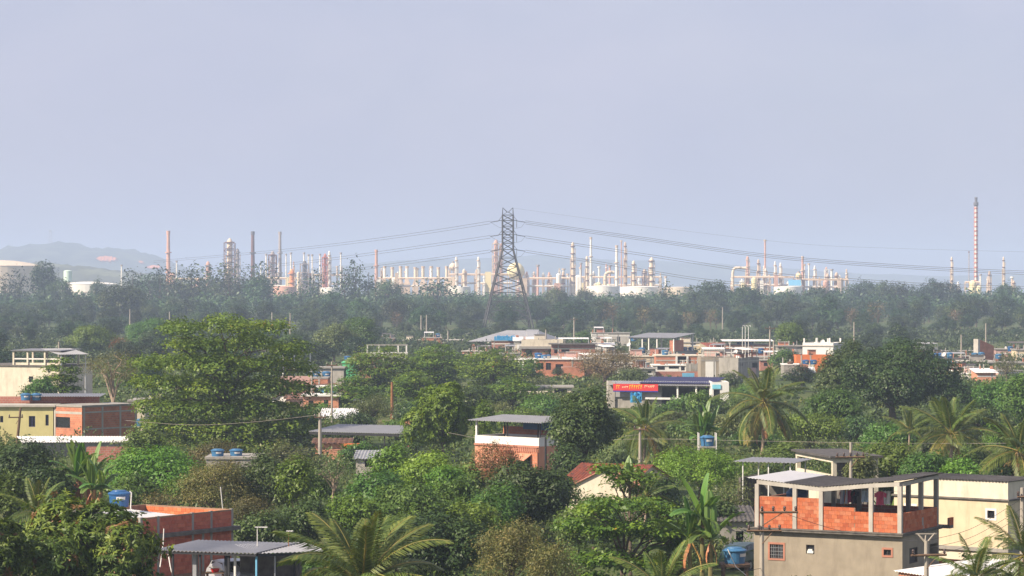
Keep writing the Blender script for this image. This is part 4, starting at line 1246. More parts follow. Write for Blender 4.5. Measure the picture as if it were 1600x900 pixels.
flat_tank('tall pale green tank in front of the hill', 98.5, 111.5, 422, 2000, 'pale_green', .6)
flat_tank('grey pink storage tank below the grey chimney', 425, 462, 447, 1950, 'pink', .6)
flat_tank('low white storage tank right of the grey pink one', 498, 532, 449, 1850, 'white', .4)
flat_tank('small white storage tank left of the pylon', 700, 735, 447, 1900, 'white', .4)
flat_tank('white storage tank below the tallest white chimney', 917, 968, 446, 1950, 'white', .6)
flat_tank('wide white storage tank below the ringed columns', 970, 1035, 447, 1900, 'white', .6)
flat_tank('wide beige storage tank right of the ringed columns', 1038, 1085, 448, 1900, 'earth', .6)
flat_tank('white storage tank below the pink chimney on the right', 1211, 1256, 447, 1950, 'white', .5)
flat_tank('small white tank among the trees left of the banded tower', 228, 245, 452, 1750, 'white', .5)
# shed with blue sloping roof
h = House('shed', 'small shed with steep blue roof at the foot of the pink chimney', 'shed', 1233, 2040, 1252, 2040, 8)
h.walls(0, px_z(446, 2040), M['white'])
h.metal(px_z(447, 2040), px_z(437, 2040), M['blue_paint'], over=.2, y1=6)
# lattice mast on the hill
def mast(label, px, y0, y1, d, w):
    z0, z1 = px_z(y0, d), px_z(y1, d)
    root = thing('radio_mast', label, 'mast', (px_x(px, d), d, z0))
    hh = z1 - z0; q = MB()
    for sx in (-1, 1):
        for sy in (-1, 1): q.cyl((sx*w, sy*w, -20), (sx*w*.3, sy*w*.3, hh), .35, .35, 4)
    for i in range(8):
        a, b = hh*i/8, hh*(i+1)/8; wa, wb = w*(1-.7*i/8), w*(1-.7*(i+1)/8); s_ = 1 if i % 2 else -1
        for sy in (-1, 1): q.cyl((-s_*wa, sy*wa, a), (s_*wb, sy*wb, b), .22, .22, 4)
    q.build('lattice', RM['grey'], root)
    q = MB(); q.box((-w*.5, -w*.5, hh), (w*.5, w*.5, hh + 3)); q.build('antenna', RM['grey'], root)
mast('faint lattice mast on the crest of the left hill', 79, 384, 362, 6780, 5.5)

# ------------------------------------------------------------------ pylon and its conductors
PD = 1000
def pylon():
    root = thing('transmission_tower', 'tall lattice power pylon in the middle of the view', 'pylon', (px_x(793.5, PD), PD, 0), R(3))
    zz = lambda y: px_z(y, PD)
    prof = [(0.0, 8.6), (zz(457), 5.6), (zz(390), 1.85), (zz(336), 1.85)]
    def hw(z): return float(np.interp(z, [p[0] for p in prof], [p[1] for p in prof]))
    leg_r = 0.19
    for sx in (-1, 1):
        for sy in (-1, 1):
            q = MB()
            q.tube([(sx*w, sy*w, z) for z, w in prof], [.30, .27, .24, .19], 4)
            q.build('leg', M['pylon'], root)
    lv = [0, 4.2, 7.2, 10.2, zz(457), 16.3, 19.4, 22.3, 25.2, zz(390), 30.3, 32.2, 34.2, 36.2, 38.2, zz(336)]
    q = MB()
    for i in range(len(lv) - 1):
        a, b = lv[i], lv[i+1]; wa, wb = hw(a), hw(b)
        for k in range(4):
            ca, sa = [(1, 0), (0, 1), (-1, 0), (0, -1)][k]
            def pt(u, w, z): return (ca*w - sa*u*w, sa*w + ca*u*w, z)
            r_ = .125
            if i < 4 and i != 0:
                q.cyl(pt(-1, wa, a), pt(-.45, wb, b), r_, r_, 4); q.cyl(pt(1, wa, a), pt(.45, wb, b), r_, r_, 4)
                q.cyl(pt(-.45, wa, a), pt(-1, wb, b), r_*.8, r_*.8, 4); q.cyl(pt(.45, wa, a), pt(1, wb, b), r_*.8, r_*.8, 4)
            elif i == 0:
                q.cyl(pt(-1, wa, a), pt(-.6, wb, b), r_, r_, 4); q.cyl(pt(1, wa, a), pt(.6, wb, b), r_, r_, 4)
            else:
                q.cyl(pt(-1, wa, a), pt(1, wb, b), r_, r_, 4); q.cyl(pt(1, wa, a), pt(-1, wb, b), r_, r_, 4)
            q.cyl(pt(-1, wb, b), pt(1, wb, b), r_ * (1.3 if i in (3, 9) else 1), None, 4)
    q.build('bracing', M['pylon'], root)
    for y in (344.5, 366.7, 389.8):
        z = zz(y); q = MB()
        for sy in (-1, 1):
            q.cyl((-3.1, sy*.5, z), (3.1, sy*.5, z), .13, .13, 4)
        for sx in (-1, 1):
            q.cyl((sx*3.1, -.5, z), (sx*3.1, .5, z), .13, .13, 4); q.cyl((sx*3.1, 0, z), (sx*1.85, 0, z + 1.7), .09, .09, 4)
        q.build('crossarm', M['pylon'], root)
        for sx in (-1, 1):
            s_ = MB()
            for k in range(12):
                t0 = k / 12
                p = Vector((sx*(3.15 + 2.9*t0), -.2*sx*0, z - .15 - .45*t0))
                s_.cyl(p, p + Vector((sx*.12, 0, -.02)), .17, .17, 8)
            s_.cyl((sx*3.1, 0, z - .1), (sx*6.1, 0, z - .62), .05, .05, 5)
            s_.build('insulator_string', M['insul'], root)
        q = MB(); q.tube([(6.0, 0, z - .62), (4.6, -.5, z - 2.3), (3.0, -.8, z - 2.7), (0, -2.3, z - 2.6), (-3.0, -.8, z - 2.4), (-6.0, 0, z - .62)], .04, 4)
        q.build('jumper_wire', M['conductor'], root)
        q = MB()
        for k in range(9): q.cyl((3.0, -.5, z - .3 - k*.25), (3.0, -.5, z - .42 - k*.25), .13, .13, 6)
        q.cyl((3.0, -.5, z), (3.0, -.5, z - 2.5), .04, .04, 4); q.build('jumper_insulator', M['insul'], root)
    zt = zz(336); q = MB()
    for sx in (-1, 1):
        for sy in (-1, 1):
            q.cyl((sx*1.85, sy*1.85, zt), (sx*1.75, sy*.3, zz(324.5)), .11, .11, 4)
            q.cyl((sx*.2, sy*1.85, zt + 1.0), (sx*1.75, sy*.3, zz(324.5)), .08, .08, 4)
            q.cyl((sx*1.85, sy*1.85, zt), (sx*.2, sy*1.5, zt + 1.0), .08, .08, 4)
    q.cyl((-1.75, 0, zz(324.5)), (0, 0, zt + .9), .08, .08, 4); q.cyl((1.75, 0, zz(324.5)), (0, 0, zt + .9), .08, .08, 4)
    q.build('earth_wire_peak', M['pylon'], root)
pylon()
G = 'conductors hung from the pylon'
cable('power_line', 'upper pair of conductors sagging away to the left of the pylon', 'power line', [(766, 347.5, 1000), (640, 367, 1110), (500, 385, 1250), (390, 396, 1400), (240, 409, 1650)], .055, 'conductor', 2, .9, G)
cable('power_line', 'middle pair of conductors sagging away to the left of the pylon', 'power line', [(766, 370, 1000), (640, 388, 1110), (500, 407, 1250), (400, 417, 1380), (280, 424, 1600)], .055, 'conductor', 2, .9, G)
cable('power_line', 'lowest pair of conductors sagging away to the left of the pylon', 'power line', [(766, 392.5, 1000), (640, 410, 1110), (500, 428, 1250), (400, 436, 1380), (290, 441, 1600)], .055, 'conductor', 2, .9, G)
cable('power_line', 'upper conductors sagging to the right edge from the pylon', 'power line', [(821, 347.5, 1000), (1000, 372.5, 985), (1200, 400, 970), (1400, 416, 960), (1600, 426, 950), (1750, 429, 945)], .06, 'conductor', 3, .55, G)
cable('power_line', 'middle conductors sagging into the wood right of the pylon', 'power line', [(821, 370, 1000), (1000, 397, 985), (1200, 427, 970), (1330, 437, 965), (1480, 446, 955), (1650, 450, 950)], .06, 'conductor', 2, .7, G)
cable('power_line', 'lowest conductors dropping into the wood right of the pylon', 'power line', [(821, 392.5, 1000), (940, 411, 985), (1090, 436, 975), (1200, 447, 970)], .06, 'conductor', 2, .7, G)
cable('earth_wire', 'faint earth wire high to the right of the pylon', 'power line', [(801, 325, 1000), (1000, 352, 985), (1240, 380, 970), (1400, 388, 960), (1620, 394, 950)], .022, 'conductor', 1, 0, G)

rs = random.Random(12)
GF = 'slim columns crowding the refinery skyline'
for p0, p1, n_, y0, y1 in ((400, 545, 9, 408, 436), (585, 765, 12, 418, 436), (805, 1035, 22, 408, 438), (1142, 1330, 16, 412, 440), (1480, 1590, 4, 428, 442)):
    for i in range(n_):
        px = p0 + (p1 - p0) * (i + rs.uniform(.1, .9)) / n_
        o = PT(rs.choice(['column', 'column', 'thin', 'frame']), 'slim pale column crowded among the refinery units', px, rs.uniform(y0, y1), rs.uniform(2.0, 4.2), rs.choice(['white', 'cream', 'white', 'tan', 'pink']), d=rs.uniform(2190, 2420), accent=rs.choice(['tan', 'white', 'grey']))
        o['group'] = GF
# ------------------------------------------------------------------ the big half-finished house at lower right
BRICK = MB().box((0.004, 0, 0.004), (0.312, 0.10, 0.200)).mesh('brick', M['brick'])
BRICK_HALF = MB().box((0.004, 0, 0.004), (0.150, 0.10, 0.200)).mesh('brick', M['brick'])
def lay_bricks(root, origin, ang, length, height, skip=None, seed=0, top_cut=None):
    """courses of single hollow bricks, origin at the wall's lower outer corner, running along ang"""
    rg = random.Random(seed)
    n_ = 0
    rows = int(height / 0.204 + 0.3)
    ca, sa = math.cos(ang), math.sin(ang)
    for k in range(rows):
        u = 0.0 if k % 2 == 0 else -0.158
        while u < length - 0.10:
            a = max(0, u); b = min(length, u + 0.316)
            me = BRICK if b - a > 0.25 else BRICK_HALF
            sc = (b - a) / (0.316 if me is BRICK else 0.154)
            if not (skip and skip(a, k)):
                j = rg.uniform(-.006, .008)
                inst('brick', me, root, (origin[0] + ca*a - (-sa)*(-j), origin[1] + sa*a - ca*j, origin[2] + k*0.204), (0, 0, ang), (sc, 1, 1))
                n_ += 1
            u += 0.316
    return n_

B = House('unfinished_house', 'half built house with open brick terrace and grey plastered lower storey at lower right', 'house', 1178, 154, 1410, 150, 5.4)
zs = B.zr(833.5)                      # floor of the terrace
L, Wd_ = B.L, B.W
fo = B.fops([(1203, 850, 1224, 872), (1259.5, 851, 1272.5, 865), (1381, 858.5, 1392.5, 867.5)])
ry = lambda a: B.yr(a)
ro = [(ry(1421), B.zr(882.5, .6), ry(1434), B.zr(858, .6)), (ry(1453), B.zr(877, 2.6), ry(1479), B.zr(854, 2.6))]
B.walls(0, zs - 0.16, M['grey_plaster'], f=fo, r=ro)
B.window('f', fo[0], 'grille', 'frame_dark', 'salmon_trim')
B.window('f', fo[2], 'win', 'frame_dark', 'salmon_trim')
B.window('r', ro[0], 'door', 'frame_dark')
w_ = B.window('f', fo[1], 'frame', 'frame_dark')
q = MB(); x0, z0, x1, z1 = fo[1]
q.box((x0 + .08, -.05, z0 + .03), (x1 - .05, .10, z0 + .16)); q.box((x0 + .12, -.03, z0 + .165), (x1 - .12, .10, z0 + .24)); q.build('stacked_cloth', M['white'], w_)
# floor slab with ragged dark edge
q = MB(); q.box((-0.10, -0.30, zs - 0.16), (L + 0.12, B.W + .2, zs)); B_slab = q.build('floor_slab', M['concrete_dark'], B.root)
q = MB(); q.box((-0.14, -0.34, zs - 0.05), (L + 0.16, -0.301, zs + .02)); q.box((L + .121, -0.30, zs - 0.05), (L + 0.16, B.W + .4, zs + .02)); q.build('slab_lip', M['concrete_dark'], B.root)
q = MB(); q.box((L - 1.3, B.W + .201, zs - .14), (L + .55, B.W + .75, zs + .02)); q.build('stair_landing', M['concrete_dark'], B.root)
lay_bricks(B.root, (L + .56, B.W + .10, zs + .03), R(90), .62, .42, seed=77)
q = MB(); q.box((L + .44, B.W + .10, zs + .03), (L + .55, B.W + .72, zs + .42)); q.build('landing_wall', M['mortar'], B.root)
# columns, with the butterfly roof's valley at the third one
zc = lambda px, y: B.z(y, B.x(px))
cols = [(1183, 756), (1242, 763), (1283, 768), (1361, 762), (1406, 760)]
cw = 0.22
front_x = [B.x(p) for p, _ in cols]
ztop = [zc(p, y) for p, y in cols]
for x, zt in zip(front_x, ztop): B.column(x, 0.05, zs, zt, cw, 'concrete_pale')
yrs = [B.yr(1442), B.yr(1483)]
yrs = [max(2.2, min(3.2, yrs[0])), B.W - .12]
zR = [B.zr(752, yrs[0]), B.zr(750, yrs[1])]
for y, zt in zip(yrs, zR): B.column(L - .11, y, zs, ztop[-1] + .1, cw, 'concrete')
for x, zt in zip(front_x[:4], ztop): B.column(x + .05, B.W - .12, zs, zt - .05, cw, 'concrete')
q = MB()
for i in range(4):
    x0, x1 = front_x[i], front_x[i+1]; z0, z1 = ztop[i], ztop[i+1]
    bot = [(x0, -.06, z0), (x1, -.06, z1), (x1, .16, z1), (x0, .16, z0)]
    q.hexa(bot, [(a, b, c + .22) for a, b, c in bot])
q.hexa([(L - .22, .16, ztop[-1] + .001), (L, .16, ztop[-1] + .001), (L, B.W, ztop[-1] + .1), (L - .22, B.W, ztop[-1] + .1)],
       [(L - .22, .16, ztop[-1] + .20), (L, .16, ztop[-1] + .20), (L, B.W, ztop[-1] + .30), (L - .22, B.W, ztop[-1] + .30)])
q.hexa([(front_x[0], B.W - .23, ztop[0] - .05), (front_x[2], B.W - .23, ztop[2] - .05), (front_x[2], B.W - .01, ztop[2] - .05), (front_x[0], B.W - .01, ztop[0] - .05)],
       [(front_x[0], B.W - .23, ztop[0] + .15), (front_x[2], B.W - .23, ztop[2] + .15), (front_x[2], B.W - .01, ztop[2] + .15), (front_x[0], B.W - .01, ztop[0] + .15)])
q.build('roof_beam', M['concrete_pale'], B.root)
xa, xv, xe = front_x[0], front_x[2], front_x[4]
zl = lambda x: float(np.interp(x, front_x, ztop)) + .26
xm = B.x(1226)
for nm, x0, x1, mt in (('white_roof_sheet', xa - .55, xm, 'roof_white'), ('dark_roof_sheet', xm + .002, xv, 'roof_dark'), ('dark_roof_sheet', xv + .003, xe + .35, 'roof_dark')):
    q = MB(); za, zb = zl(x0), zl(x1)
    if x0 < xa: za += .07
    if x1 > xe: zb += .10
    q.sheet((x0, -.10, za), (x1, -.10, zb), (x1, B.W + .4, zb + .04), (x0, B.W + .4, za + .04), (x1 - x0) / .18, .022, .012)
    q.build(nm, M[mt], B.root)
# low brick walls: mortar core with single bricks proud of it
def brick_bay(x0, x1, h, seed, notch=None):
    q = MB(); q.box((x0, .012, zs), (x1, .12, zs + h - .02)); q.build('wall_core', M['mortar'], B.root)
    lay_bricks(B.root, (x0, 0.0, zs + .004), 0, x1 - x0, h, seed=seed, skip=notch)
fx = front_x; c2 = cw / 2
brick_bay(fx[0] + c2, fx[1] - c2, 1.68, 1)
brick_bay(fx[1] + c2, fx[2] - c2, 1.66, 2)
xk = B.x(1336)
brick_bay(fx[2] + c2, xk, 1.24, 3)
brick_bay(xk, fx[3] - c2, 1.02, 4)
brick_bay(fx[3] + c2, fx[4] - c2, 1.02, 5)
q = MB(); q.box((L - .12, .17, zs), (L - .012, B.W - .24, zs + .98)); q.build('wall_core', M['mortar'], B.root)
lay_bricks(B.root, (L, .17, zs + .004), R(90), B.W - .42, 1.0, seed=6)
q = MB(); q.box((.1, B.W - .11, zs), (L - .25, B.W, zs + 1.0)); q.box((-.05, .2, zs), (.06, B.W - .1, zs + 1.5)); q.build('back_wall', M['brick_far_red'], B.root)
print('bricks', sum(1 for o in B.root.children if o.name.startswith('brick')))
# washing on the line
cl_y = 2.2
def on_terrace(name, label, cat, mb, mat, x, y, z, group=None):
    o = mb.build(name, mat)
    o.location = B.world(x, y, z); o.rotation_euler = B.root.rotation_euler
    return tag(o, label, cat, group)
zline = zs + 2.05
lx0, lx1 = fx[2] + .2, fx[4] - .1
q = MB(); q.tube([(lx0, 0, 0), ((lx0 + lx1) / 2, 0, -.10), (lx1, 0, 0)], .008, 4)
on_terrace('clothes_line', 'clothes line strung across the brick terrace', 'clothes line', q, M['pvc'], 0, cl_y, zline)
def cloth(seed, w, h, shirt=False):
    rg = random.Random(seed); q = MB(); n_, k_ = 10, 7
    for lay in (0, 1):
        v, f = [], []
        for i in range(n_ + 1):
            for j in range(k_ + 1):
                u, t = i / n_, j / k_
                ww = w * (1.0 if not shirt else (1.45 if t < .30 else 1.0))
                v.append(((u - .5) * ww * (1 - .06 * t), (.03 if lay else -.03) + .05 * math.sin(u * 9 + seed + t * 1.5) * (.3 + t), -h * t - (.12 * abs(u - .5) * 2 if shirt and t < .35 else 0) + .02 * math.sin(u * 14 + seed)))
        for i in range(n_):
            for j in range(k_):
                f.append((i*(k_+1)+j, (i+1)*(k_+1)+j, (i+1)*(k_+1)+j+1, i*(k_+1)+j+1))
        q.add(v, f)
    return q
CC = [('towel', 'pale grey towel leftmost on the clothes line', 1302, .42, .75, (.75, .74, .80), 0), ('shirt', 'dark red shirt hanging next to the pale grey towel', 1309, .34, .65, (.45, .05, .08), 1), ('shirt', 'blue grey shirt in the left bunch of washing', 1315, .32, .75, (.28, .40, .55), 1),
      ('towel', 'mustard yellow towel on the clothes line', 1321, .36, .78, (.75, .45, .08), 0), ('shirt', 'wine red shirt right of the mustard towel', 1328.5, .36, .68, (.50, .06, .13), 1), ('shirt', 'black shirt in the middle of the clothes line', 1334.5, .34, .72, (.03, .03, .04), 1),
      ('towel', 'pale blue cloth left of the grey column', 1352, .40, .62, (.55, .68, .8), 0), ('shirt', 'bright pink shirt on the clothes line', 1376, .48, .74, (.85, .14, .26), 1), ('towel', 'light grey cloth right of the pink shirt', 1386, .34, .70, (.75, .77, .74), 0)]
for i, (nm, lb, px, w, h, col, sh) in enumerate(CC):
    cm = surf(nm + '_fabric_%d' % i, col, rough=.95, var=.12, scale=6, bump=0)
    # find the spot on the line seen at px
    best = min(np.linspace(lx0 + .2, lx1 - .2, 200), key=lambda x: abs(800 + F * B.world(x, cl_y, 0).x / B.world(x, cl_y, 0).y - px))
    on_terrace(nm, lb, 'washing', cloth(i + 3, w, h, sh), cm, best, cl_y, zline - .06, 'washing on the terrace line')
# dark tank standing on the terrace behind the left bay
t_ = tank('dark blue water tank in the shade of the brick terrace', 1196, 764, 781, 157, 22)
t_.location = B.world(fx[0] + .9, 3.3, zs); t_.scale = (0.95, 0.95, 2.3)
# fibre-cement lean-to roof, bottom right, in front of the right face
p = House('brick_shed', 'brick shed with white sheet roof at the bottom edge beside the plastered house', 'shed', 1404, 143.5, 1500, 139.5, 4.4)
zt = p.z(892)
p.walls(0, zt - .05, M['brick_far'])
q = MB(); q.sheet((-.15, -.2, zt), (p.L + .2, -.2, zt - .05), (p.L + .5, p.W + .6, zt + .42), (.6, p.W + .6, zt + .45), 22, .025, .015); q.build('roof', M['roof_white'], p.root)

# poles and cables close by
pole('utility_pole', 'concrete utility pole with two crossarms in front of the plastered house', 1190.5, 795, 141, .11, [(800, (-.12, 1.75), .05), (829, (-.75, .95), .05)], insulators=4)
pole('utility_pole', 'concrete utility pole at the right corner of the plastered house', 1447.5, 845, 140, .12, [(867, (-.8, 1.0), .2)], insulators=2)
q = MB()
fork = bpy.data.objects.get('utility_pole.001')
z = px_z(846, 140)
for s_ in (-1, 1): q.cyl((0, 0, z - .1), (s_ * .42, .1, z + .38), .05, .04, 5)
q.cyl((-.05, 0, z), (-.02, 0, z + .3), .05, .04, 5); q.cyl((-.5, .1, z + .36), (.5, .1, z + .36), .035, .035, 4)
q.build('fork_bracket', M['pole'], fork)
pole('utility_pole', 'concrete pole with grey fitting at the right edge of the view', 1597.5, 762, 150, .13, [(776, (-.3, .5), .1)], insulators=2)
CG = 'cables strung between the near poles'
def nc(label, pts, r=.012, m='cable'): return cable('overhead_cable', label, 'cable', pts, r, m, 1, 0, CG)
nc('cable running right from the pole in front of the brick bays', [(1231, 804, 141), (1300, 826, 145), (1372, 840, 143), (1440, 846, 140)], .011)
for i, (a, b, l) in enumerate([(826, 814, 'uppermost'), (838, 829, 'second'), (850, 840, 'third'), (868, 866, 'lowest')]):
    nc('%s cable passing the pale yellow house from the corner pole' % l, [(1452, a + 18, 140), (1520, (a + b) / 2 + 5, 144), (1597, b - 35, 150)], .011)
nc('cable at the bottom edge left of the plastered house', [(1110, 890, 138), (1150, 893, 139), (1190, 888, 141)], .011)
nc('long pale cable crossing in front of the palms on the right', [(860, 692, 236), (1000, 686, 234), (1180, 689, 232), (1340, 692, 230), (1480, 693, 228), (1640, 692, 225)], .014, 'pole')
nc('pale cable crossing from the white house to the left palm', [(700, 676, 240), (780, 690, 238), (850, 692, 236), (1000, 679, 234)], .013, 'pole')
nc('pale cable in front of the big spreading tree', [(196, 657, 268), (300, 664, 262), (400, 659, 256), (500, 648, 252)], .013, 'pole')
for i in range(3):
    nc(['upper', 'middle', 'lower'][i] + ' cable of the bundle left of the long canopy', [(395, 712 + i * 5, 205), (460, 705 + i * 4, 212), (500, 700 + i * 3, 225), (560, 703 + i * 3, 235)], .016)

# ------------------------------------------------------------------ pale yellow house at right edge
Y = House('plastered_house', 'pale yellow flat topped house with dark ledge at the right edge', 'house', 1397, 164.4, 1575, 160, 3.6)
ztp = Y.zr(752); zl1 = Y.zr(781.5); zl2 = Y.zr(858)
fo = Y.fops([(1543, 797.5, 1554.5, 809.5), (1416, 790, 1430, 801)])
Y.walls(0, zl2 - .2, M['cream_pale'], name='base_wall')
Y.walls(zl2, zl1 - .06, M['cream'], f=fo)
for o_ in fo: Y.window('f', o_, 'frame', 'frame_dark', None)
for o_ in fo:
    q = MB(); u0, z0, u1, z1 = o_; k = .12
    Y.fbox(q, 'f', u0 - k, u0, -.03, .03, z0 - k, z1 + k); Y.fbox(q, 'f', u1, u1 + k, -.03, .03, z0 - k, z1 + k); Y.fbox(q, 'f', u0, u1, -.03, .03, z1, z1 + k); Y.fbox(q, 'f', u0, u1, -.03, .03, z0 - k, z0)
    q.build('window_surround', M['white'], Y.root)
q = MB(); q.box((-.12, -.12, zl1 - .06), (Y.L + .12, Y.W + .12, zl1 + .03)); q.build('ledge', M['concrete_dark'], Y.root)
q = MB(); q.box((-.1, -.16, zl2 - .2), (Y.L + .1, Y.W, zl2)); q.build('lower_ledge', M['concrete'], Y.root)
Y.walls(zl1 + .03, ztp - .04, M['cream_pale'], name='parapet')
q = MB(); q.sheet((-.1, -.1, ztp), (Y.L + .1, -.1, ztp), (Y.L + .1, Y.W, ztp + .02), (-.1, Y.W, ztp + .02), Y.L / .2, .03, .02); q.build('roof', M['roof_dark'], Y.root)
q = MB(); q.box((.05, -2.2, 0), (Y.L - .2, -2.0, .9)); o_ = q.build('low_wall', M['brick_far'], None); o_.location = Y.root.location; o_.rotation_euler = Y.root.rotation_euler; tag(o_, 'low brick wall in front of the pale yellow house', 'wall')

# ------------------------------------------------------------------ red brick house, bottom left
K = House('brick_house', 'raw red brick house with concrete posts at the lower left', 'house', 219.6, 150, 363.7, 156.2, 6.2)
kz, kp = K.z(837), K.z(808.5)
def joined_bricks(h, face, u0, u1, z0, z1, v0, seed):
    """brickwork whose pieces are too small here to be picked apart"""
    rg = random.Random(seed); q = MB(); k = 0; z = z0
    while z + .19 <= z1 + .02:
        u = u0 - (.16 if k % 2 else 0)
        while u < u1 - .05:
            a, b = max(u0, u), min(u1, u + .305)
            j = rg.uniform(0, .012)
            if b - a > .04: h.fbox(q, face, a, b, v0 - j, v0 + .02, z, z + .192)
            u += .317
        z += .204; k += 1
    return q
ks = [0.05, K.x(247), K.x(301), K.x(330), K.L - .06]
kl = [0.05, K.x(247), K.x(301), K.x(317), K.x(330), K.L - .06]
K.walls(0, kz - .2, M['mortar'], name='wall')
K.walls(kz, kp - .05, M['mortar'], name='parapet', t=.14)
for nm, xs, z0, z1 in (('lower', kl, 0.8, kz - .2), ('upper', ks, kz, kp - .02)):
    for i, (a, b) in enumerate(zip(xs, xs[1:])):
        joined_bricks(K, 'f', a + .09, b - .09, z0 + .004, z1, -.014, i).build('brickwork', M['brick_red'], K.root, kind='stuff')
    for x in xs:
        mb = MB(); mb.box((x - .09, -.02, z0), (x + .09, .12, z1)); mb.build('post', M['concrete'], K.root)
joined_bricks(K, 'r', .16, K.W - .15, kz + .004, kp - .02, -.014, 41).build('brickwork', M['brick_red'], K.root, kind='stuff')
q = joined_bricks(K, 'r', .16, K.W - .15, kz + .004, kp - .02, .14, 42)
q.build('inner_brickwork', per_island('orange_brick', [(.55, .17, .07), (.48, .13, .055), (.6, .22, .10)]), K.root, kind='stuff')  # same brick as outside, sunlight on the inner face put into a brighter orange
q = joined_bricks(K, 'l', .16, K.W - .15, kz + .004, kp - .02, -.014, 43); q.build('brickwork', M['brick_red'], K.root, kind='stuff')
q = MB(); q.box((-.2, -.35, kz - .2), (K.L + .25, K.W + .1, kz)); q.build('floor_slab', M['concrete_dark'], K.root)
q = MB(); xr_ = K.x(312)
q.sheet((.16, .2, kp - .02), (.16, K.W - .2, kp - .02), (xr_ + 1.2, K.W - .2, kp - .22), (xr_, .2, kp - .32), 26, .02, .015); q.build('roof_sheet', M['roof_white'], K.root)
q = MB(); q.box((.16, K.W - 1.9, kp - .01), (1.9, K.W - .2, kp + .10)); q.build('tank_base', M['concrete'], K.root)
t_ = tank('dark blue water tank with white sticker on the red brick house at lower left', 186.5, 769, 795, 156, 36)
t_.location.z = max(t_.location.z, kp + .1)
q = MB(); q.tube([(0, 0, 0), (-.12, 0, 1.2)], .03, 6); o_ = q.build('vent_pipe', M['pvc'], None)
o_.location = W(348, 795, 159.5); tag(o_, 'white pipe standing on the parapet of the red brick house', 'pipe'); 
q = MB(); q.tube([(0, 0, 0), (.05, 0, .85), (-.05, 0, .95)], .035, 6); q.tube([(.06, 0, 0), (.06, 0, -.12), (.5, 0, -.14)], .03, 6); o_ = q.build('overflow_pipe', M['pvc'], None); o_.location = W(204, 795, 155.2); tag(o_, 'white overflow pipe beside the dark blue tank with white sticker', 'pipe')
q = MB(); z0 = px_z(899, 147); q.tube([W(256, 826, 147.6), W(255, 850, 147.5), W(252, 872, 147.2), W(250, 886, 147)], .03, 6); o_ = q.build('drain_pipe', M['pvc'], None); tag(o_, 'crooked white drain pipe on the red brick wall', 'pipe')
q = MB(); q.tube([W(263, 866, 146.9), W(266, 885, 146.6), W(271, 905, 146.4)], .03, 6); o_ = q.build('drain_pipe', M['pvc'], None); tag(o_, 'slanting white pipe under the corrugated canopy', 'pipe')
# corrugated canopy with posts, car and red tub below
yard = MB(); yard.box((-18.5, 138.6, 0), (-8.0, 149.0, .78)); tag(yard.build('yard', M['concrete']), kind='structure')
CA = House('canopy', 'grey corrugated canopy on thin posts at the bottom left', 'canopy', 246, 141.7, 400, 140, 4.9)
cz = px_z(864, 140)
q = MB(); q.sheet((-.1, -.15, cz), (CA.L + .1, -.15, cz), (CA.L + .1, CA.W, cz + .06), (-.1, CA.W, cz + .06), CA.L / .2, .035, .02); q.build('roof', M['roof_metal'], CA.root)
q = MB(); q.box((-.05, -.10, cz - .17), (CA.L + .05, -.04, cz - .05)); q.box((CA.L - .02, -.035, cz - .17), (CA.L + .04, CA.W - .1, cz - .05)); q.build('edge_beam', M['blue_paint'] if False else M['dark'], CA.root)
for i, px in enumerate([269, 298, 311.5, 346.5, 356.5, 361]):
    x = CA.x(px); w = [.05, .10, .05, .06, .05, .05][i]
    q = MB(); q.box((x - w, .02 + (i % 2) * .4, .78), (x + w, .02 + w * 2 + (i % 2) * .4, cz - .05)); q.build('post', M[['dark', 'steel', 'dark', 'dark', 'dark', 'steel_white'][i]], CA.root)
for y in (.05, 2.4, 4.7):
    q = MB(); q.box((CA.L - .06, y, .78), (CA.L + .02, y + .08, cz - .05)); q.build('post', M['blue_paint' if y < 1 else 'dark'], CA.root)
CB = House('canopy', 'plain grey sheet canopy joined to the right of the corrugated one', 'canopy', 402, 140.1, 512, 141.4, 4.2)
q = MB(); q.sheet((.05, -.12, cz - .02), (CB.L, -.12, cz - .02), (CB.L, CB.W, cz + .05), (.05, CB.W, cz + .05), CB.L / .22, .02, .02); q.build('roof', M['roof_metal'], CB.root)
q = MB(); q.box((.06, -.08, cz - .18), (CB.L - .02, -.03, cz - .07)); q.build('edge_beam', M['dark'], CB.root)
for x in (.9, 2.1, CB.L - .1):
    q = MB(); q.box((x - .03, .02, .78), (x + .03, .08, cz - .06)); q.build('post', M['steel' if x < 2 else 'dark'], CB.root)
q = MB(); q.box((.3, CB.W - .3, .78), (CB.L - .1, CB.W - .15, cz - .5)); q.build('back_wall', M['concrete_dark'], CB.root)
for (px, y0, y1, lb) in ((402, 823, 858, 'white antenna post at the corner of the corrugated canopy'), (451, 829, 852, 'reddish antenna post with crossbar on the corrugated canopy')):
    rt = thing('antenna', lb, 'antenna', W(px, y1, 143))
    q = MB(); hh = (y1 - y0) * 143 / F; q.cyl((0, 0, -.05), (0, 0, hh), .025, .02, 6); q.build('post', M['pvc' if px < 420 else 'wood_warm'], rt)
    q = MB(); q.box((-.12, -.02, hh - .05), (.5 if px < 420 else .22, .02, hh)); 
    for k in range(3): q.box((-.1 + k * .13, -.18, hh - .04), (-.08 + k * .13, .18, hh - .01))
    q.build('crossbar', M['steel_white'], rt)
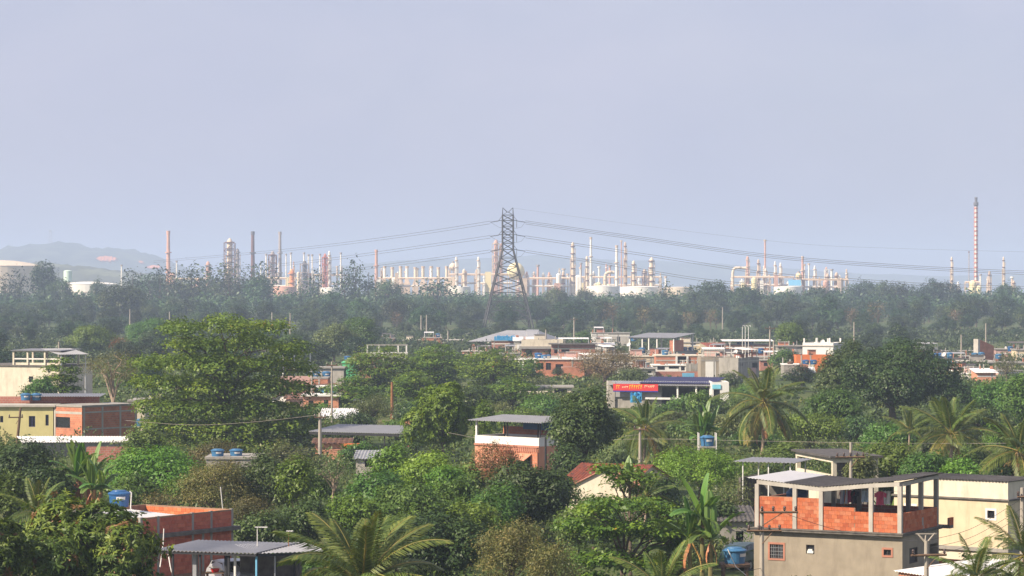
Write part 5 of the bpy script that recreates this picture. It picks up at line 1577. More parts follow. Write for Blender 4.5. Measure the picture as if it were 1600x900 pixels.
# silver car: body shell, glazing, lamps, wheels
def car(label, loc, rotz, paint):
    rt = thing('parked_car', label, 'car', loc, rotz)
    def section(rows):
        q = MB(); vs, fs = [], []
        for (y, prof) in rows:
            for (x, z) in prof: vs.append((x, y, z))
        k = len(rows[0][1])
        for i in range(len(rows) - 1):
            for j in range(k - 1): fs.append((i*k+j, i*k+j+1, (i+1)*k+j+1, (i+1)*k+j))
        fs += [tuple(range(k)), tuple(range(len(rows)*k - 1, (len(rows)-1)*k - 1, -1))]
        q.add(vs, fs); return q
    def pf(w, zb, zm, zt, t): return [(-w, zb), (-w * 1.02, zm), (-w * t, zt), (0, zt + .03), (w * t, zt), (w * 1.02, zm), (w, zb)]
    q = section([(-2.0, pf(.72, .35, .5, .68, .92)), (-1.75, pf(.80, .22, .55, .84, .94)), (-.95, pf(.83, .2, .6, .96, .95)), (.0, pf(.84, .2, .6, .98, .95)), (1.2, pf(.83, .2, .6, .98, .95)), (1.85, pf(.80, .25, .6, .95, .93)), (2.0, pf(.74, .35, .6, .85, .92))])
    q.build('body', paint, rt, smooth=False)
    q = section([(-1.0, pf(.74, .93, .94, .955, .95)), (-.35, pf(.76, .93, 1.15, 1.43, .80)), (.7, pf(.76, .93, 1.15, 1.47, .80)), (1.45, pf(.75, .93, 1.1, 1.36, .80)), (1.85, pf(.72, .92, .94, .97, .94))]); q.build('roof', paint, rt)
    q = MB(); q.add([(-.62, -.99, .985), (.62, -.99, .985), (.53, -.40, 1.425), (-.53, -.40, 1.425)], [(0, 1, 2, 3)]); q.build('windscreen', M['glass'], rt)
    for s_ in (-1, 1):
        q = MB(); q.add([(s_*.768, -.8, 1.0), (s_*.772, 1.4, 1.0), (s_*.672, 1.25, 1.33), (s_*.665, -.3, 1.38)], [(0, 1, 2, 3)]); q.build('side_window', M['glass'], rt)
        q = MB(); q.box((s_*.5 - .16, -1.93, .6), (s_*.5 + .16, -1.86, .74)); q.build('headlight', M['steel_white'], rt)
        for y in (-1.25, 1.25):
            q = MB(); q.cyl((s_*.70, y, .3), (s_*.86, y, .3), .30, .30, 16); wh = q.build('wheel', M['dark'], rt)
            q = MB(); q.cyl((s_*.861, y, .3), (s_*.875, y, .3), .18, .18, 12); q.build('rim', M['steel'], wh)
    return rt
silver = surf('silver_car_paint', (.50, .51, .53), rough=.3, spec=.6, metal=.4, var=.03, bump=0)
greenp = surf('dark_green_car_paint', (.02, .045, .04), rough=.3, spec=.6, metal=.2, var=.03, bump=0)
car('silver car parked under the corrugated canopy', (px_x(364, 145), 145, .785), R(25), silver)
car('dark green car half hidden behind the banana plant', (px_x(1166, 164), 164, 0), R(150), greenp)
q = MB(); q.lathe([(.15, 0), (.22, .14), (.235, .15), (.235, .17), (.2, .17), (.14, .03)], n=20); o_ = q.build('plastic_tub', surf('red_plastic', (.65, .03, .03), rough=.4, bump=0)); o_.location = (px_x(336, 141.6), 141.6, px_z(894, 141.6)); tag(o_, 'red plastic tub under the corrugated canopy', 'tub')
q_root = thing('side_table', 'small table carrying the red plastic tub', 'table', (px_x(336, 141.6), 141.6, .78))
hh = px_z(894, 141.6) - .78
q = MB(); q.box((-.45, -.35, hh - .05), (.45, .35, hh - .004)); q.build('tabletop', M['wood'], q_root)
for sx in (-1, 1):
    for sy in (-1, 1):
        q = MB(); q.box((sx*.38 - .03, sy*.28 - .03, 0), (sx*.38 + .03, sy*.28 + .03, hh - .05)); q.build('leg', M['wood'], q_root)

# blue tank on a stand, between banana plant and plastered house
ts = thing('tank_stand', 'dark stand under the blue tank beside the banana plant', 'stand', (px_x(1148, 150), 150, 0))
tz = px_z(880, 150)
q = MB(); q.box((-.75, -.75, tz - .15), (.75, .75, tz)); q.build('platform', M['wood'], ts)
for sx in (-1, 1):
    for sy in (-1, 1): q = MB(); q.box((sx*.6 - .06, sy*.6 - .06, 0), (sx*.6 + .06, sy*.6 + .06, tz - .15)); q.build('leg', M['wood'], ts)
tank('blue water tank on a stand beside the banana plant', 1148, 854.5, 880, 150, 39, pale=True, rot=.6)
q = MB(); q.tube([W(1137, 858, 149), W(1143, 872, 148.9), W(1150, 886, 148.7), W(1166, 899, 148.4)], .022, 6); tag(q.build('water_pipe', M['pvc']), 'white pipe looping down from the blue tank beside the banana plant', 'pipe')
h = vhouse('lean_to_shed', 'low dark roofed shed behind the banana plant', 1120, 1178, 800, 176, 5, 'concrete', ops=[(1150, 830, 1162, 860, 'hole')], roof='metal', rmat='roof_dark', rise=.5, cat='shed')
# thin roofs behind the big house
h = House('shelter', 'open shelter with thin grey roof behind the brick terrace', 'shelter', 1153, 191, 1238, 189.5, 3.5)
z_ = px_z(722, 190)
h.metal(z_, z_ + .05, M['roof_metal'], over=.25)
for px in (1160, 1200, 1234): h.column(h.x(px), .1, 0, z_ - .05, .07, 'steel_white', 'post'); h.column(h.x(px), 3.3, 0, z_, .07, 'steel_white', 'post')
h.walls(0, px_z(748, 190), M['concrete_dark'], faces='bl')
h = House('open_shelter', 'cream concrete frame with dark slab roof behind the brick terrace', 'shelter', 1243, 201, 1301, 193, 3.2)
z_ = h.z(704)
h.slab(z_ - .05, .14, M['roof_dark'], .25)
for x in (.15, h.L - .15):
    for y in (.15, 3.05): h.column(x, y, 0, z_ - .35, .28, 'cream_pale')
q = MB(); q.box((0, 0, z_ - .35), (h.L, .3, z_ - .05)); q.box((h.L - .3, .301, z_ - .35), (h.L, h.W, z_ - .05)); q.build('beam', M['cream_pale'], h.root)
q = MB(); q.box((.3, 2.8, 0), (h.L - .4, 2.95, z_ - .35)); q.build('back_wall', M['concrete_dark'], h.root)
q = MB(); q.box((.3, .02, 0), (h.L - .31, .2, px_z(738, 196))); q.build('low_wall', M['cream_pale'], h.root)
pole('utility_pole', 'pole with cluster of pale fittings in front of the cream concrete frame', 1329.5, 691, 184, .11, [(714, (-1.0, .9), .1)], insulators=5)

# ------------------------------------------------------------------ middle distance, left
h = House('terrace_house', 'cream house with open roof terrace at the far left', 'house', -40, 372, 93, 368, 9)
z_ = h.z(572)
h.walls(0, z_, M['cream_pale'], f=h.fops([(45, 588, 52, 597), (68, 588, 80, 597)]))
for o_, st in zip(h.fops([(45, 588, 52, 597), (68, 588, 80, 597)]), ('win', 'win')): h.window('f', o_, st, 'frame_dark')
h.slab(z_ + .001, .2, M['concrete_dark'], .12)
xs = [h.x(p) for p in (19, 41, 68, 91)]
zr_ = h.z(547)
terrace(h, z_ + .2, zr_, xs, [.4, 5.5], .22, 'cream_pale', 'roof_metal', rise=.12, over=.35)
q = MB()
for a, b in zip(xs, xs[1:]): q.box((a + .12, .32, h.z(561)), (b - .12, .44, h.z(559)))
q.build('railing', M['white'], h.root)
q = MB(); q.box((xs[0] - .1, .45, z_ + .2), (xs[-1], .6, h.z(566))); q.build('low_wall', M['cream_pale'], h.root)
h2 = House('open_shelter', 'sloping grey roof sheet on posts beside the cream terrace house', 'shelter', 93, 366, 138, 368, 6)
h2.metal(px_z(554, 366), px_z(545.5, 368), M['roof_metal'], over=0.1, y0=0, y1=6)
for x in (.3, h2.L - .3): h2.column(x, .2, 0, px_z(555, 366), .12, 'steel_white', 'post')
h = vhouse('yellow_house', 'pale yellow house with violet shuttered windows at left', -30, 83, 633, 290, 8, 'yellow', ops=[(45, 650, 55, 667), (71, 648, 76, 665, 'win'), (0, 650, 5, 660)], roof='slab', rmat='concrete_pale', over=.25, frame='roof_purple')
q = MB(); q.box((-.1, 4.2, h.zt), (h.L + 4, 4.5, h.zt + .7)); q.build('parapet', M['brick_far_red'], h.root)
h.metal(h.zt + .75, h.zt + .9, M['roof_metal'], x0=4.6, x1=11.5, y0=3.2, y1=7.5, name='upper_roof')
def twin(l1, l2, a, b, yt, yb, d, w):
    tank(l1, a, yt, yb, d, w, pale=True); tank(l2, b, yt, yb, d + .6, w, pale=True)
twin('faded blue tank, left of two on the pale yellow house', 'faded blue tank, right of two on the pale yellow house', 40, 57, 614, 625.5, 293.5, 17)
h = vhouse('brick_block', 'orange brick block with dark picture window and concrete banded side at left', 85, 128, 632, 290, 7.4, 'brick_far', dr=287.4, ops=[(87, 651, 109.5, 668, 'frame')], roof='slab', rmat='concrete', over=.06)
q = MB(); q.box((.19, -.02, h.z(646)), (h.L - .01, .0, h.z(642))); q.box((-.02, -.025, 0), (.18, .05, h.zt - .2))
for y in (.15, 2.6, 5.0, 7.1): h.fbox(q, 'r', y, y + .22, -.035, .0, 0, h.zt - .2)
for z in (h.zr(671, 2), h.zr(645, 2)): h.fbox(q, 'r', .38, 7.09, -.03, .0, z, z + .16)
q.build('concrete_frame', M['concrete_pale'], h.root)
h = House('yard_wall', 'white capped grey wall in front of the brick blocks at left', 'wall', 35, 268, 206, 272, .25)
q = MB(); q.box((0, 0, 0), (h.L, .25, h.z(692))); q.build('wall', M['concrete'], h.root)
q = MB(); q.sheet((-.1, -.25, h.z(691)), (h.L + .1, -.25, h.z(690.5, h.L)), (h.L + .1, 1.9, h.z(683, h.L) ), (-.1, 1.9, h.z(683)), 40, .02, .02); q.build('roof_cap', M['roof_white'], h.root)
h = vhouse('brick_ruin', 'low crumbling red brick wall below the white capped wall', 135, 208, 699, 262, 1.2, 'brick_far_red', roof='parapet', cat='wall')
h = vhouse('white_house', 'narrow white house beside the big spreading tree', 200, 226, 625, 300, 6, 'cream_pale', roof='slab', over=.1)
tank('blue tank on the ground floor roof right of the narrow white house', 219, 654, 666, 290, 13, pale=True)
pole('utility_pole', 'leaning dark pole in front of the pale yellow house at left', 25, 637, 280, .13, [(652, .7, .3)], 'wood', lean=.45, insulators=2)
# tanks and roof in the brush at centre left
twin('blue tank, left of two in the brush below the spreading tree', 'blue tank, right of two in the brush below the spreading tree', 340, 369, 701, 714, 226, 22)
h = vhouse('low_house', 'low grey roofed house under the two tanks in the brush', 322, 402, 714, 225, 5, 'concrete', roof='slab', over=.1)

# ------------------------------------------------------------------ middle distance, centre left
h = vhouse('pink_house', 'faded pink house with orange brick end behind the spreading tree', 436, 484, 590, 400, 7, 'pink', ops=[(452, 597, 457, 605)], roof='parapet')
h = vhouse('brick_annex', 'orange brick annex joined to the faded pink house', 484.5, 512, 590, 399, 6, 'brick_far', roof='slab', over=.05)
q = MB(); q.box((h.L*.45, -.03, 0), (h.L*.45 + .25, .02, h.zt - .2)); q.build('post', M['concrete_pale'], h.root)
twin('blue tank, left of two behind the orange brick annex', 'blue tank, right of two behind the orange brick annex', 493, 510, 580, 590, 404, 15)
h = vhouse('flat_house', 'dim flat roofed house behind the orange brick annex', 485, 537, 574, 430, 6, 'concrete_pale', roof='slab', over=.2)
h = House('roof_canopy', 'thin dark canopy on white posts behind the spreading tree', 'canopy', 440, 420, 487, 424, 5)
h.metal(px_z(550, 420), px_z(548, 424), M['roof_dark'], over=.2)
for px in (444, 461, 486): h.column(h.x(px), .2, 0, px_z(551, 420), .16, 'white', 'post')
h = vhouse('tiled_house', 'house with old clay tile roof and white gable below the faded pink house', 520, 570, 603, 385, 9, 'white', dr=394, roof='tile', rmat='tile_old', rise=1.9, over=.2)
h = vhouse('veranda_house', 'blue walled house with white slab roof left of the old clay roof', 487, 522, 604, 384, 5, 'blue_paint', ops=[(490, 609, 500, 618), (506, 609, 514, 618, 'hole')], roof='slab', rmat='white', over=.25)
h = vhouse('tiled_house', 'low house with dull brown tile roof under the faded pink house', 447, 487, 605, 380, 7, 'pink', roof='tile', rmat='tile_old', rise=1.6)
h = vhouse('salmon_house', 'salmon house with white canopy edge below the old clay roof', 474, 529, 617, 372, 6, 'salmon', ops=[(482, 626, 490, 636), (506, 625, 513, 636, 'win')], roof='slab', rmat='white', over=.35)
h = vhouse('blue_lean_to', 'small light blue lean to right of the salmon house', 529.5, 543, 628, 374, 4, 'blue_paint', roof='metal', rmat='roof_white', rise=.3, cat='shed')
h = vhouse('green_house', 'small mint green house with a tank on top', 535, 556, 565.5, 470, 6, 'green', roof='slab', rmat='green', over=.15)
tank('dark blue tank on the mint green house', 543.5, 556, 564.5, 472, 13)
h = vhouse('salmon_roofed_house', 'salmon topped house peeking out right of the mint green house', 550, 590, 559, 500, 5, 'salmon', roof='tile', rmat='tile', rise=.8)
h = vhouse('yellow_cottage', 'cream yellow cottage with white roof and red base', 501, 553, 642, 328, 7, 'cream', ops=[(509, 650, 514, 657)], roof='metal', rmat='roof_white', rise=.8, over=.3)
q = MB(); q.box((-.03, -.05, 0), (h.L + .03, 0, h.z(661))); q.build('red_plinth', surf('red_oxide_paint', (.40, .06, .035), streak=.3), h.root)
q = MB(); q.box((h.L*.54, -.06, 0), (h.L*.54 + .12, .02, h.zw)); q.build('corner_post', M['steel_white'], h.root)
h = House('long_canopy', 'long grey sheet canopy on thin dark posts in the middle left', 'canopy', 486, 274, 631, 270, 5)
h.metal(h.z(674), h.z(667), M['roof_metal'], over=.2, y1=6)
q = MB(); q.box((-.1, -.16, h.z(674) - .28), (h.L + .1, -.10, h.z(674) - .06)); q.build('edge_beam', M['dark'], h.root)
for px in (531, 550, 568, 600): h.column(h.x(px), .1, 0, h.z(675), .09, 'dark', 'post')
h = vhouse('salmon_low_house', 'low salmon house with tiled roof under the long canopy', 492, 545, 687, 262, 5, 'salmon', roof='tile', rmat='tile_old', rise=.35)
h = vhouse('salmon_wall', 'short orange wall right of the low salmon house', 537, 562, 693, 258, .4, 'orange', roof='parapet', cat='wall')
h = vhouse('grey_roof_shed', 'grey flat roofed shed in the brush below the long canopy', 556, 592, 709, 232, 5, 'concrete_pale', ops=[(570, 719, 586, 730, 'hole')], roof='metal', rmat='roof_metal', rise=.35, cat='shed')
h = vhouse('salmon_stub', 'small salmon wall left of the round mango tree', 630, 643, 657, 285, 3, 'salmon', roof='parapet', cat='wall')
pole('utility_pole', 'concrete pole at the left end of the long canopy', 500, 645, 252, .16, [(652, .5, 0)], insulators=2)
pole('utility_pole', 'thin pole in front of the cream yellow cottage', 518.5, 565, 322, .10, [(571, .6, 0)], insulators=2)
pole('utility_pole', 'thin pole in front of the orange brick annex', 487, 578, 378, .13, [], 'pole')
pole('palm_trunk', 'bare reddish brown pole standing before the dark tiered trees', 612.5, 597, 345, .17, [], 'wood_warm', cat='pole')
h = House('pergola', 'white posted frame above the tiered trees', 'pergola', 573, 560, 636, 560, 4)
q = MB(); q.box((-.1, 0, px_z(540, 560)), (h.L + .1, .3, px_z(538, 560))); q.build('beam', M['concrete'], h.root)
for px in (573, 592, 622, 635): h.column(h.x(px) if px > 573 else .1, .15, 0, px_z(540, 560), .28, 'white', 'post')
h.walls(0, px_z(551, 560), M['white'], faces='fb')

# white house with grey roof in the middle
V = House('white_terrace_house', 'white house with brick pillar, orange awning and grey terrace roof in the middle', 'house', 742, 236, 842, 231.4, 3.6)
zp0, zp1 = V.zr(698), V.zr(684.5)
fo = V.fops([(806, 712, 829, 730)])
V.walls(0, zp0, M['salmon'], f=fo); V.window('f', fo[0], 'win')
V.walls(zp0 + .002, zp1, M['white'], name='parapet')
V.slab(zp0 - .3, .12, M['concrete_dark'], -.151, 'floor_slab')
q = MB(); q.box((0, -.12, zp0 - .10), (V.L + .1, -.002, zp0 + .05)); q.build('salmon_band', M['salmon_trim'], V.root)
q = MB(); n_ = 15; x0 = V.x(798)
for i in range(n_): q.box((x0 + (V.L - x0) * i / n_, -.2, zp0 - .42), (x0 + (V.L - x0) * (i + .55) / n_, -.13, zp0 - .11))
q.build('corbel', M['salmon_trim'], V.root)
q = MB(); xa, xb, za, zb = V.x(806), V.x(831), V.z(708, 3), V.z(717, 3)
q.hexa([(xa, -.95, zb), (xb, -.95, zb), (xb, -.01, za), (xa, -.01, za)], [(xa, -.95, zb + .05), (xb, -.95, zb + .05), (xb, -.01, za + .05), (xa, -.01, za + .05)]); q.build('awning', M['salmon'], V.root)
q = MB(); q.box((V.L - .55, -.16, 0), (V.L - .02, -.003, zp0 - .45)); q.build('brick_pillar', M['brick_far'], V.root)
zr1 = V.z(656)
V.metal(zr1, zr1 + .30, M['roof_metal'], x0=-.35, x1=V.L + .7, y0=-.5, y1=V.W + .3, name='terrace_roof')
V.column(.12, .1, zp1, zr1 - .04, .16, 'white', 'post')
for x, y in ((V.x(789), .3), (V.x(815), 2.0), (V.x(822), 3.2), (V.x(840), .3), (.2, 3.4), (V.L - .2, 3.4)): V.column(x, y, zp0, zr1 + .2 * y / 7.5 - .03, .08, 'dark', 'post')
V.walls(zp1 + .01, zr1 - .6, M['brick_far'], faces='b', name='back_wall')
q = MB(); q.box((V.x(784), 2.6, zr1 - .75), (V.x(825), 3.3, zr1 - .15)); q.build('tank_box', M['tank_blue'], V.root)
pole('utility_pole', 'slim dark pole at the right corner of the white terrace house', 852.5, 683, 226, .09, [], 'dark')
# terracotta roofed house
T = House('tiled_house', 'cream house with red clay tile roof and gable in the middle foreground', 'house', 882, 207, 985, 204.8, 7)
T.c, T.s = T.c, T.s
ze = px_z(757, 204); zr2 = px_z(722.5, 211)
T.walls(0, ze, M['cream_pale'])
T.tiles(ze - .05, zr2, M['tile'], rows=16, cols=24, over=.3); T.gable(ze, zr2, M['cream_pale'])
G2 = House('gabled_wing', 'cream gabled wing in front of the red clay tile roof', 'house', 900, 201, 985, 199.5, 3.4)
G2.walls(0, px_z(757, 200) - .002, M['cream_pale'])
q = MB(); a_ = px_z(757, 200); b_ = px_z(735.5, 200)
q.add([(0, 0, a_), (G2.L, 0, a_), (G2.L / 2, 0, b_), (0, 3, a_), (G2.L, 3, a_), (G2.L / 2, 3, b_)], [(0, 1, 2), (5, 4, 3), (1, 4, 5, 2), (0, 2, 5, 3)]); q.build('gable', M['cream_pale'], G2.root)
q = MB(); q.sheet((-.25, -.2, a_ - .1), (-.25, 4.2, a_ - .1), (G2.L / 2, 4.2, b_ + .06), (G2.L / 2, -.2, b_ + .06), 14, .03, .04); q.sheet((G2.L + .25, -.2, a_ - .1), (G2.L + .25, 4.2, a_ - .1), (G2.L / 2 + .01, 4.2, b_ + .06), (G2.L / 2 + .01, -.2, b_ + .06), 14, .03, .04); q.build('roof', M['salmon_trim'], G2.root)
pole('utility_pole', 'concrete pole seen against the left hand coconut palm', 1000, 668, 233, .12, [(671, .5, 0)], insulators=2)
tank('bright blue tank behind the feathery bush', 1105, 680, 697, 228, 24, pale=True)
ts = thing('tank_stand', 'thin white posts holding the bright blue tank behind the feathery bush', 'stand', (px_x(1105, 228), 228, 0)); tz = px_z(697, 228)
q = MB(); q.box((-.7, -.7, tz - .12), (.7, .7, tz)); q.build('platform', M['concrete'], ts)
for sx in (-1, 1):
    for sy in (-1, 1): q = MB(); q.cyl((sx*.68, sy*.68, 0), (sx*.68, sy*.68, px_z(676, 228)), .04, .04, 6); q.build('leg', M['pvc'], ts)

# ------------------------------------------------------------------ village band, centre and right
h = vhouse('brick_row', 'long low salmon brick building at the edge of the wood', 630, 722, 531, 790, 9, 'brick_far', ops=[(640, 538, 645, 543, 'hole'), (690, 538, 694, 543, 'hole')], roof='slab', rmat='concrete_pale', over=.2)
h = vhouse('brick_annex', 'taller brick annex on the long low salmon building', 657, 690, 527, 788, 5, 'brick_far', roof='slab', rmat='concrete_pale', over=.1)
tank('pale tank on the brick annex at the edge of the wood', 684, 521, 527, 790, 9, pale=True)
h = vhouse('brick_cabin', 'small salmon brick cabin left of the long low building', 595, 616, 528, 800, 6, 'brick_far', roof='slab', rmat='concrete_pale', over=.2)
h = House('warehouse', 'grey hip roofed warehouse right of the salmon brick building', 'warehouse', 737, 720, 832, 712, 16)
ze, zr2 = px_z(534, 716), px_z(516, 724)
h.walls(0, ze, M['brick_far_red'], f=h.fops([(770, 537, 782, 545), (745, 537, 757, 545)]))
q = MB(); o_ = .8; Lh = h.L
q.add([(-o_, -o_, ze), (Lh + o_, -o_, ze), (Lh + o_, h.W + o_, ze), (-o_, h.W + o_, ze), (5.5, h.W / 2, zr2), (Lh - 2.5, h.W / 2, zr2)], [(0, 1, 5, 4), (1, 2, 5), (2, 3, 4, 5), (3, 0, 4), (0, 3, 2, 1)]); q.build('roof', M['roof_metal'], h.root)
for px in (765, 788, 800): h.column(h.x(px), -.5, 0, ze, .4, 'white')
twin('blue tank, left of two before the warehouse roof', 'blue tank, right of two before the warehouse roof', 782, 791, 525, 531.5, 680, 12)
q = MB(); 
for i in range(9):
    q.add([(i*.55, 0, 0), (i*.55 + .55, .1, 0), (i*.55 + .5, .2, 1.0 + .2*(i % 2)), (i*.55 + .05, .1, .9 + .15*(i % 3)), (i*.55, 1.2, 0), (i*.55 + .55, 1.2, 0), (i*.55 + .5, 1.1, 1.0 + .2*(i % 2)), (i*.55 + .05, 1.1, .9 + .15*(i % 3))], [(0, 1, 2, 3), (7, 6, 5, 4), (3, 2, 6, 7), (0, 3, 7, 4), (1, 5, 6, 2)])
o_ = q.build('tarpaulin', M['tarp']); o_.location = W(772, 532, 678); tag(o_, 'crumpled light blue tarpaulin before the warehouse roof', 'tarpaulin')
h = vhouse('brick_house', 'red brick house under the light blue tarpaulin', 768, 812, 532, 682, 8, 'brick_far_red', ops=[(792, 538, 800, 545, 'hole')], roof='slab', over=.2)
h = vhouse('white_roof_house', 'house with tilted white roof right of the warehouse', 803, 848, 527, 670, 8, 'cream_pale', ops=[(812, 532, 818, 537, 'hole')], roof='metal', rmat='roof_white', rise=.8, over=.3)
h = vhouse('parapet_house', 'house with pale parapet over an open brick ground floor', 815, 880, 531, 620, 8, 'cream_pale', roof='parapet', z0=px_z(541, 620))
h.walls(0, px_z(545, 620), M['brick_far'], f=h.fops([(822, 546, 832, 556), (857, 546, 872, 556)]), name='lower_wall')
h.slab(px_z(545, 620) + .002, px_z(541, 620) - px_z(545, 620) - .004, M['concrete'], .5, 'ledge')
h = vhouse('open_house', 'open dark fronted house with flat dark roof right of the pale parapet', 862, 930, 537, 600, 7, 'brick_far_red', ops=[(866, 543, 874, 552, 'hole'), (877, 543, 890, 552, 'hole')], roof='slab', rmat='concrete_dark', over=.6)
h = vhouse('white_box_house', 'pale grey and white box house below the wood', 925, 950, 520, 760, 8, 'white', roof='slab', over=.15, rmat='concrete')
h = vhouse('grey_box_house', 'grey box house joined right of the white one below the wood', 950.5, 984, 520, 758, 8, 'concrete_pale', ops=[(964, 526, 969, 534, 'hole')], roof='slab', over=.15)
h = vhouse('white_sheet_house', 'low house with bright white roof sheet before the white box house', 928, 960, 536, 640, 6, 'concrete', roof='metal', rmat='roof_white', rise=.4)
h = House('terrace_house', 'house with broad grey roof over an open terrace with blue tanks', 'house', 982, 622, 1054, 616, 10)
h.walls(0, h.z(549), M['concrete_pale'])
h.slab(h.z(549) + .002, .15, M['concrete'], .1, 'floor_slab')
terrace(h, h.z(549) + .15, h.z(527), [.2, h.x(1003), h.x(1026), h.L - .3], [.2, 8.5], .24, 'white', 'roof_metal', rise=.85, over=.5)
q = MB(); q.box((h.x(1045), .35, h.z(549) + .15), (h.L - .02, 4, h.z(531))); q.build('brick_pier', M['brick_far'], h.root)
tank('blue tank on the open terrace under the broad grey roof, left of two', 990, 527, 533, 622, 10, pale=True)
tank('blue tank on the open terrace under the broad grey roof, right of two', 1006, 527, 534, 622, 10, pale=True)
tank('blue tank on a wall below the broad grey roof', 1003, 543, 551, 610, 11, pale=True)
h = vhouse('cream_house', 'cream house with two tanks and sloping stair wall', 1055, 1094, 535, 640, 7, 'cream', ops=[(1079, 536.5, 1087, 540, 'win')], roof='slab', over=.1)
q = MB(); za, zb = h.z(536), h.z(552)
q.add([(h.L, -.4, zb - 1), (h.L + 4.2, -.4, zb - 1), (h.L + 4.2, -.4, zb), (h.L, -.4, za), (h.L, 0, zb - 1), (h.L + 4.2, 0, zb - 1), (h.L + 4.2, 0, zb), (h.L, 0, za)], [(0, 1, 2, 3), (7, 6, 5, 4), (3, 2, 6, 7), (1, 5, 6, 2), (0, 3, 7, 4)]); q.build('stair_wall', M['cream'], h.root)
twin('blue tank, left of two before the cream house with stair wall', 'blue tank, right of two before the cream house with stair wall', 1070, 1079.5, 542, 548.5, 625, 10)
h = vhouse('orange_roof_house', 'house with orange tile roof right of the cream stair house', 1098, 1133, 536, 660, 8, 'brick_far', roof='tile', rmat='tile', rise=1.7)
h = vhouse('brick_house', 'brick house under a thin white canopy', 1130, 1208, 538, 640, 8, 'brick_far', ops=[(1150, 543, 1158, 549, 'win'), (1170, 543, 1178, 549, 'win')], roof='slab', over=.1)
h.metal(h.z(533), h.z(531), M['roof_white'], x0=-.2, x1=h.L + .2, y0=-.8, y1=6, name='canopy_roof')
for px in (1140, 1208): h.column(h.x(px), -.5, 0, h.z(533), .18, 'white', 'post')
for i, px in enumerate((1155, 1164, 1173)):
    tank(['blue tank, leftmost of three under the thin white canopy', 'blue tank, middle of three under the thin white canopy', 'blue tank, rightmost of three under the thin white canopy'][i], px, 534, 538, 641, 9)
tank('blue tank on a post right of the grey concrete box', 1189, 544, 552, 560, 10)
h = vhouse('low_house', 'low brick house with clutter behind the grey concrete box', 1128, 1205, 549, 575, 6, 'brick_far_red', ops=[(1140, 554, 1148, 560, 'hole'), (1160, 554, 1168, 560, 'hole')], roof='slab', rmat='concrete_dark', over=.3)
# row below
h = vhouse('brick_terrace_house', 'brick house with long white slab roof and open porch in the village centre', 837, 912, 560.5, 500, 8, 'brick_far', ops=[(840, 567, 849, 577, 'hole'), (853, 567, 861, 578, 'win'), (868, 569, 880, 578, 'win')], roof='slab', rmat='white', over=.2)
h = House('porch', 'white slab porch on white posts left of the brick house', 'porch', 804, 502, 837, 501, 5)
h.slab(h.z(562), .2, M['white'], .1)
for px in (810.5, 817, 836): h.column(h.x(px), .2, 0, h.z(562), .28, 'white', 'post')
h.walls(0, h.z(585), M['concrete'], faces='fb')
h = vhouse('white_roof_house', 'pale roofed house half hidden by the brown thin tree', 880, 950, 559, 520, 6, 'concrete_pale', ops=[(905, 566, 912, 573, 'hole')], roof='slab', rmat='white', over=.2)
tank('blue tank, larger of two on the white slab roof of the village centre', 841, 551, 560, 504, 13); tank('pale blue tank in front of the larger one on the white slab roof', 850, 554, 562, 503, 11, pale=True); tank('blue tank, right of the pale one on the white slab roof', 857, 554, 561, 505, 9)
tank('dark tank standing in front of the white slab porch', 832, 577, 590, 490, 9)
h = vhouse('brick_wall', 'bright orange brick wall right of the village centre brick house', 880, 913, 574, 495, 3, 'brick_far', roof='parapet', cat='wall')
h = vhouse('pillar_house', 'brick house with white pillars left of the grey concrete box', 1025, 1100, 555, 530, 7, 'brick_far', ops=[(1058, 556.5, 1074, 566, 'hole')], roof='slab', rmat='cream_pale', over=.15)
for px in (1057, 1074): h.column(h.x(px), -.1, 0, h.zt - .2, .35, 'white')
tank('pale blue tank on the white pillared brick house', 1039, 547, 555, 532, 11, pale=True)
h = vhouse('cream_low_house', 'low cream roofed house before the pillar house', 985, 1032, 556, 540, 6, 'cream', ops=[(1003, 561, 1010, 566, 'hole')], roof='slab', rmat='cream_pale', over=.2)
h = vhouse('white_window_house', 'house with a row of dark white framed windows left of the grey box', 1020, 1072, 570, 500, 6, 'white', ops=[(1027, 571.5, 1039, 578, 'win'), (1045, 572, 1061, 578, 'win'), (1064, 572, 1070, 579, 'win')], roof='slab', rmat='white', over=.15)
h = vhouse('grey_low_house', 'grey low house joined left of the grey concrete box', 1072.5, 1097, 569, 498, 6, 'concrete', roof='parapet')
h = vhouse('concrete_box_house', 'large plain grey concrete box house in the village', 1095, 1153, 558.5, 480, 8, 'grey_plaster', roof='parapet', ops=[])
h = vhouse('concrete_wing', 'grey concrete wing with small window right of the concrete box', 1153.5, 1186, 559.5, 478, 7, 'concrete', dr=484, ops=[(1157, 567.5, 1160.5, 572, 'hole'), (1175.5, 567, 1184, 576, 'hole')], roof='parapet')
h = vhouse('brick_wall', 'low red brick wall with blue boards below the white framed windows', 1025, 1095, 581, 488, 2, 'brick_far_red', roof='parapet', cat='wall')
h = vhouse('blue_fence', 'short blue board fence before the red brick wall', 1066, 1085, 583, 470, .3, 'blue_paint', roof='parapet', cat='fence')
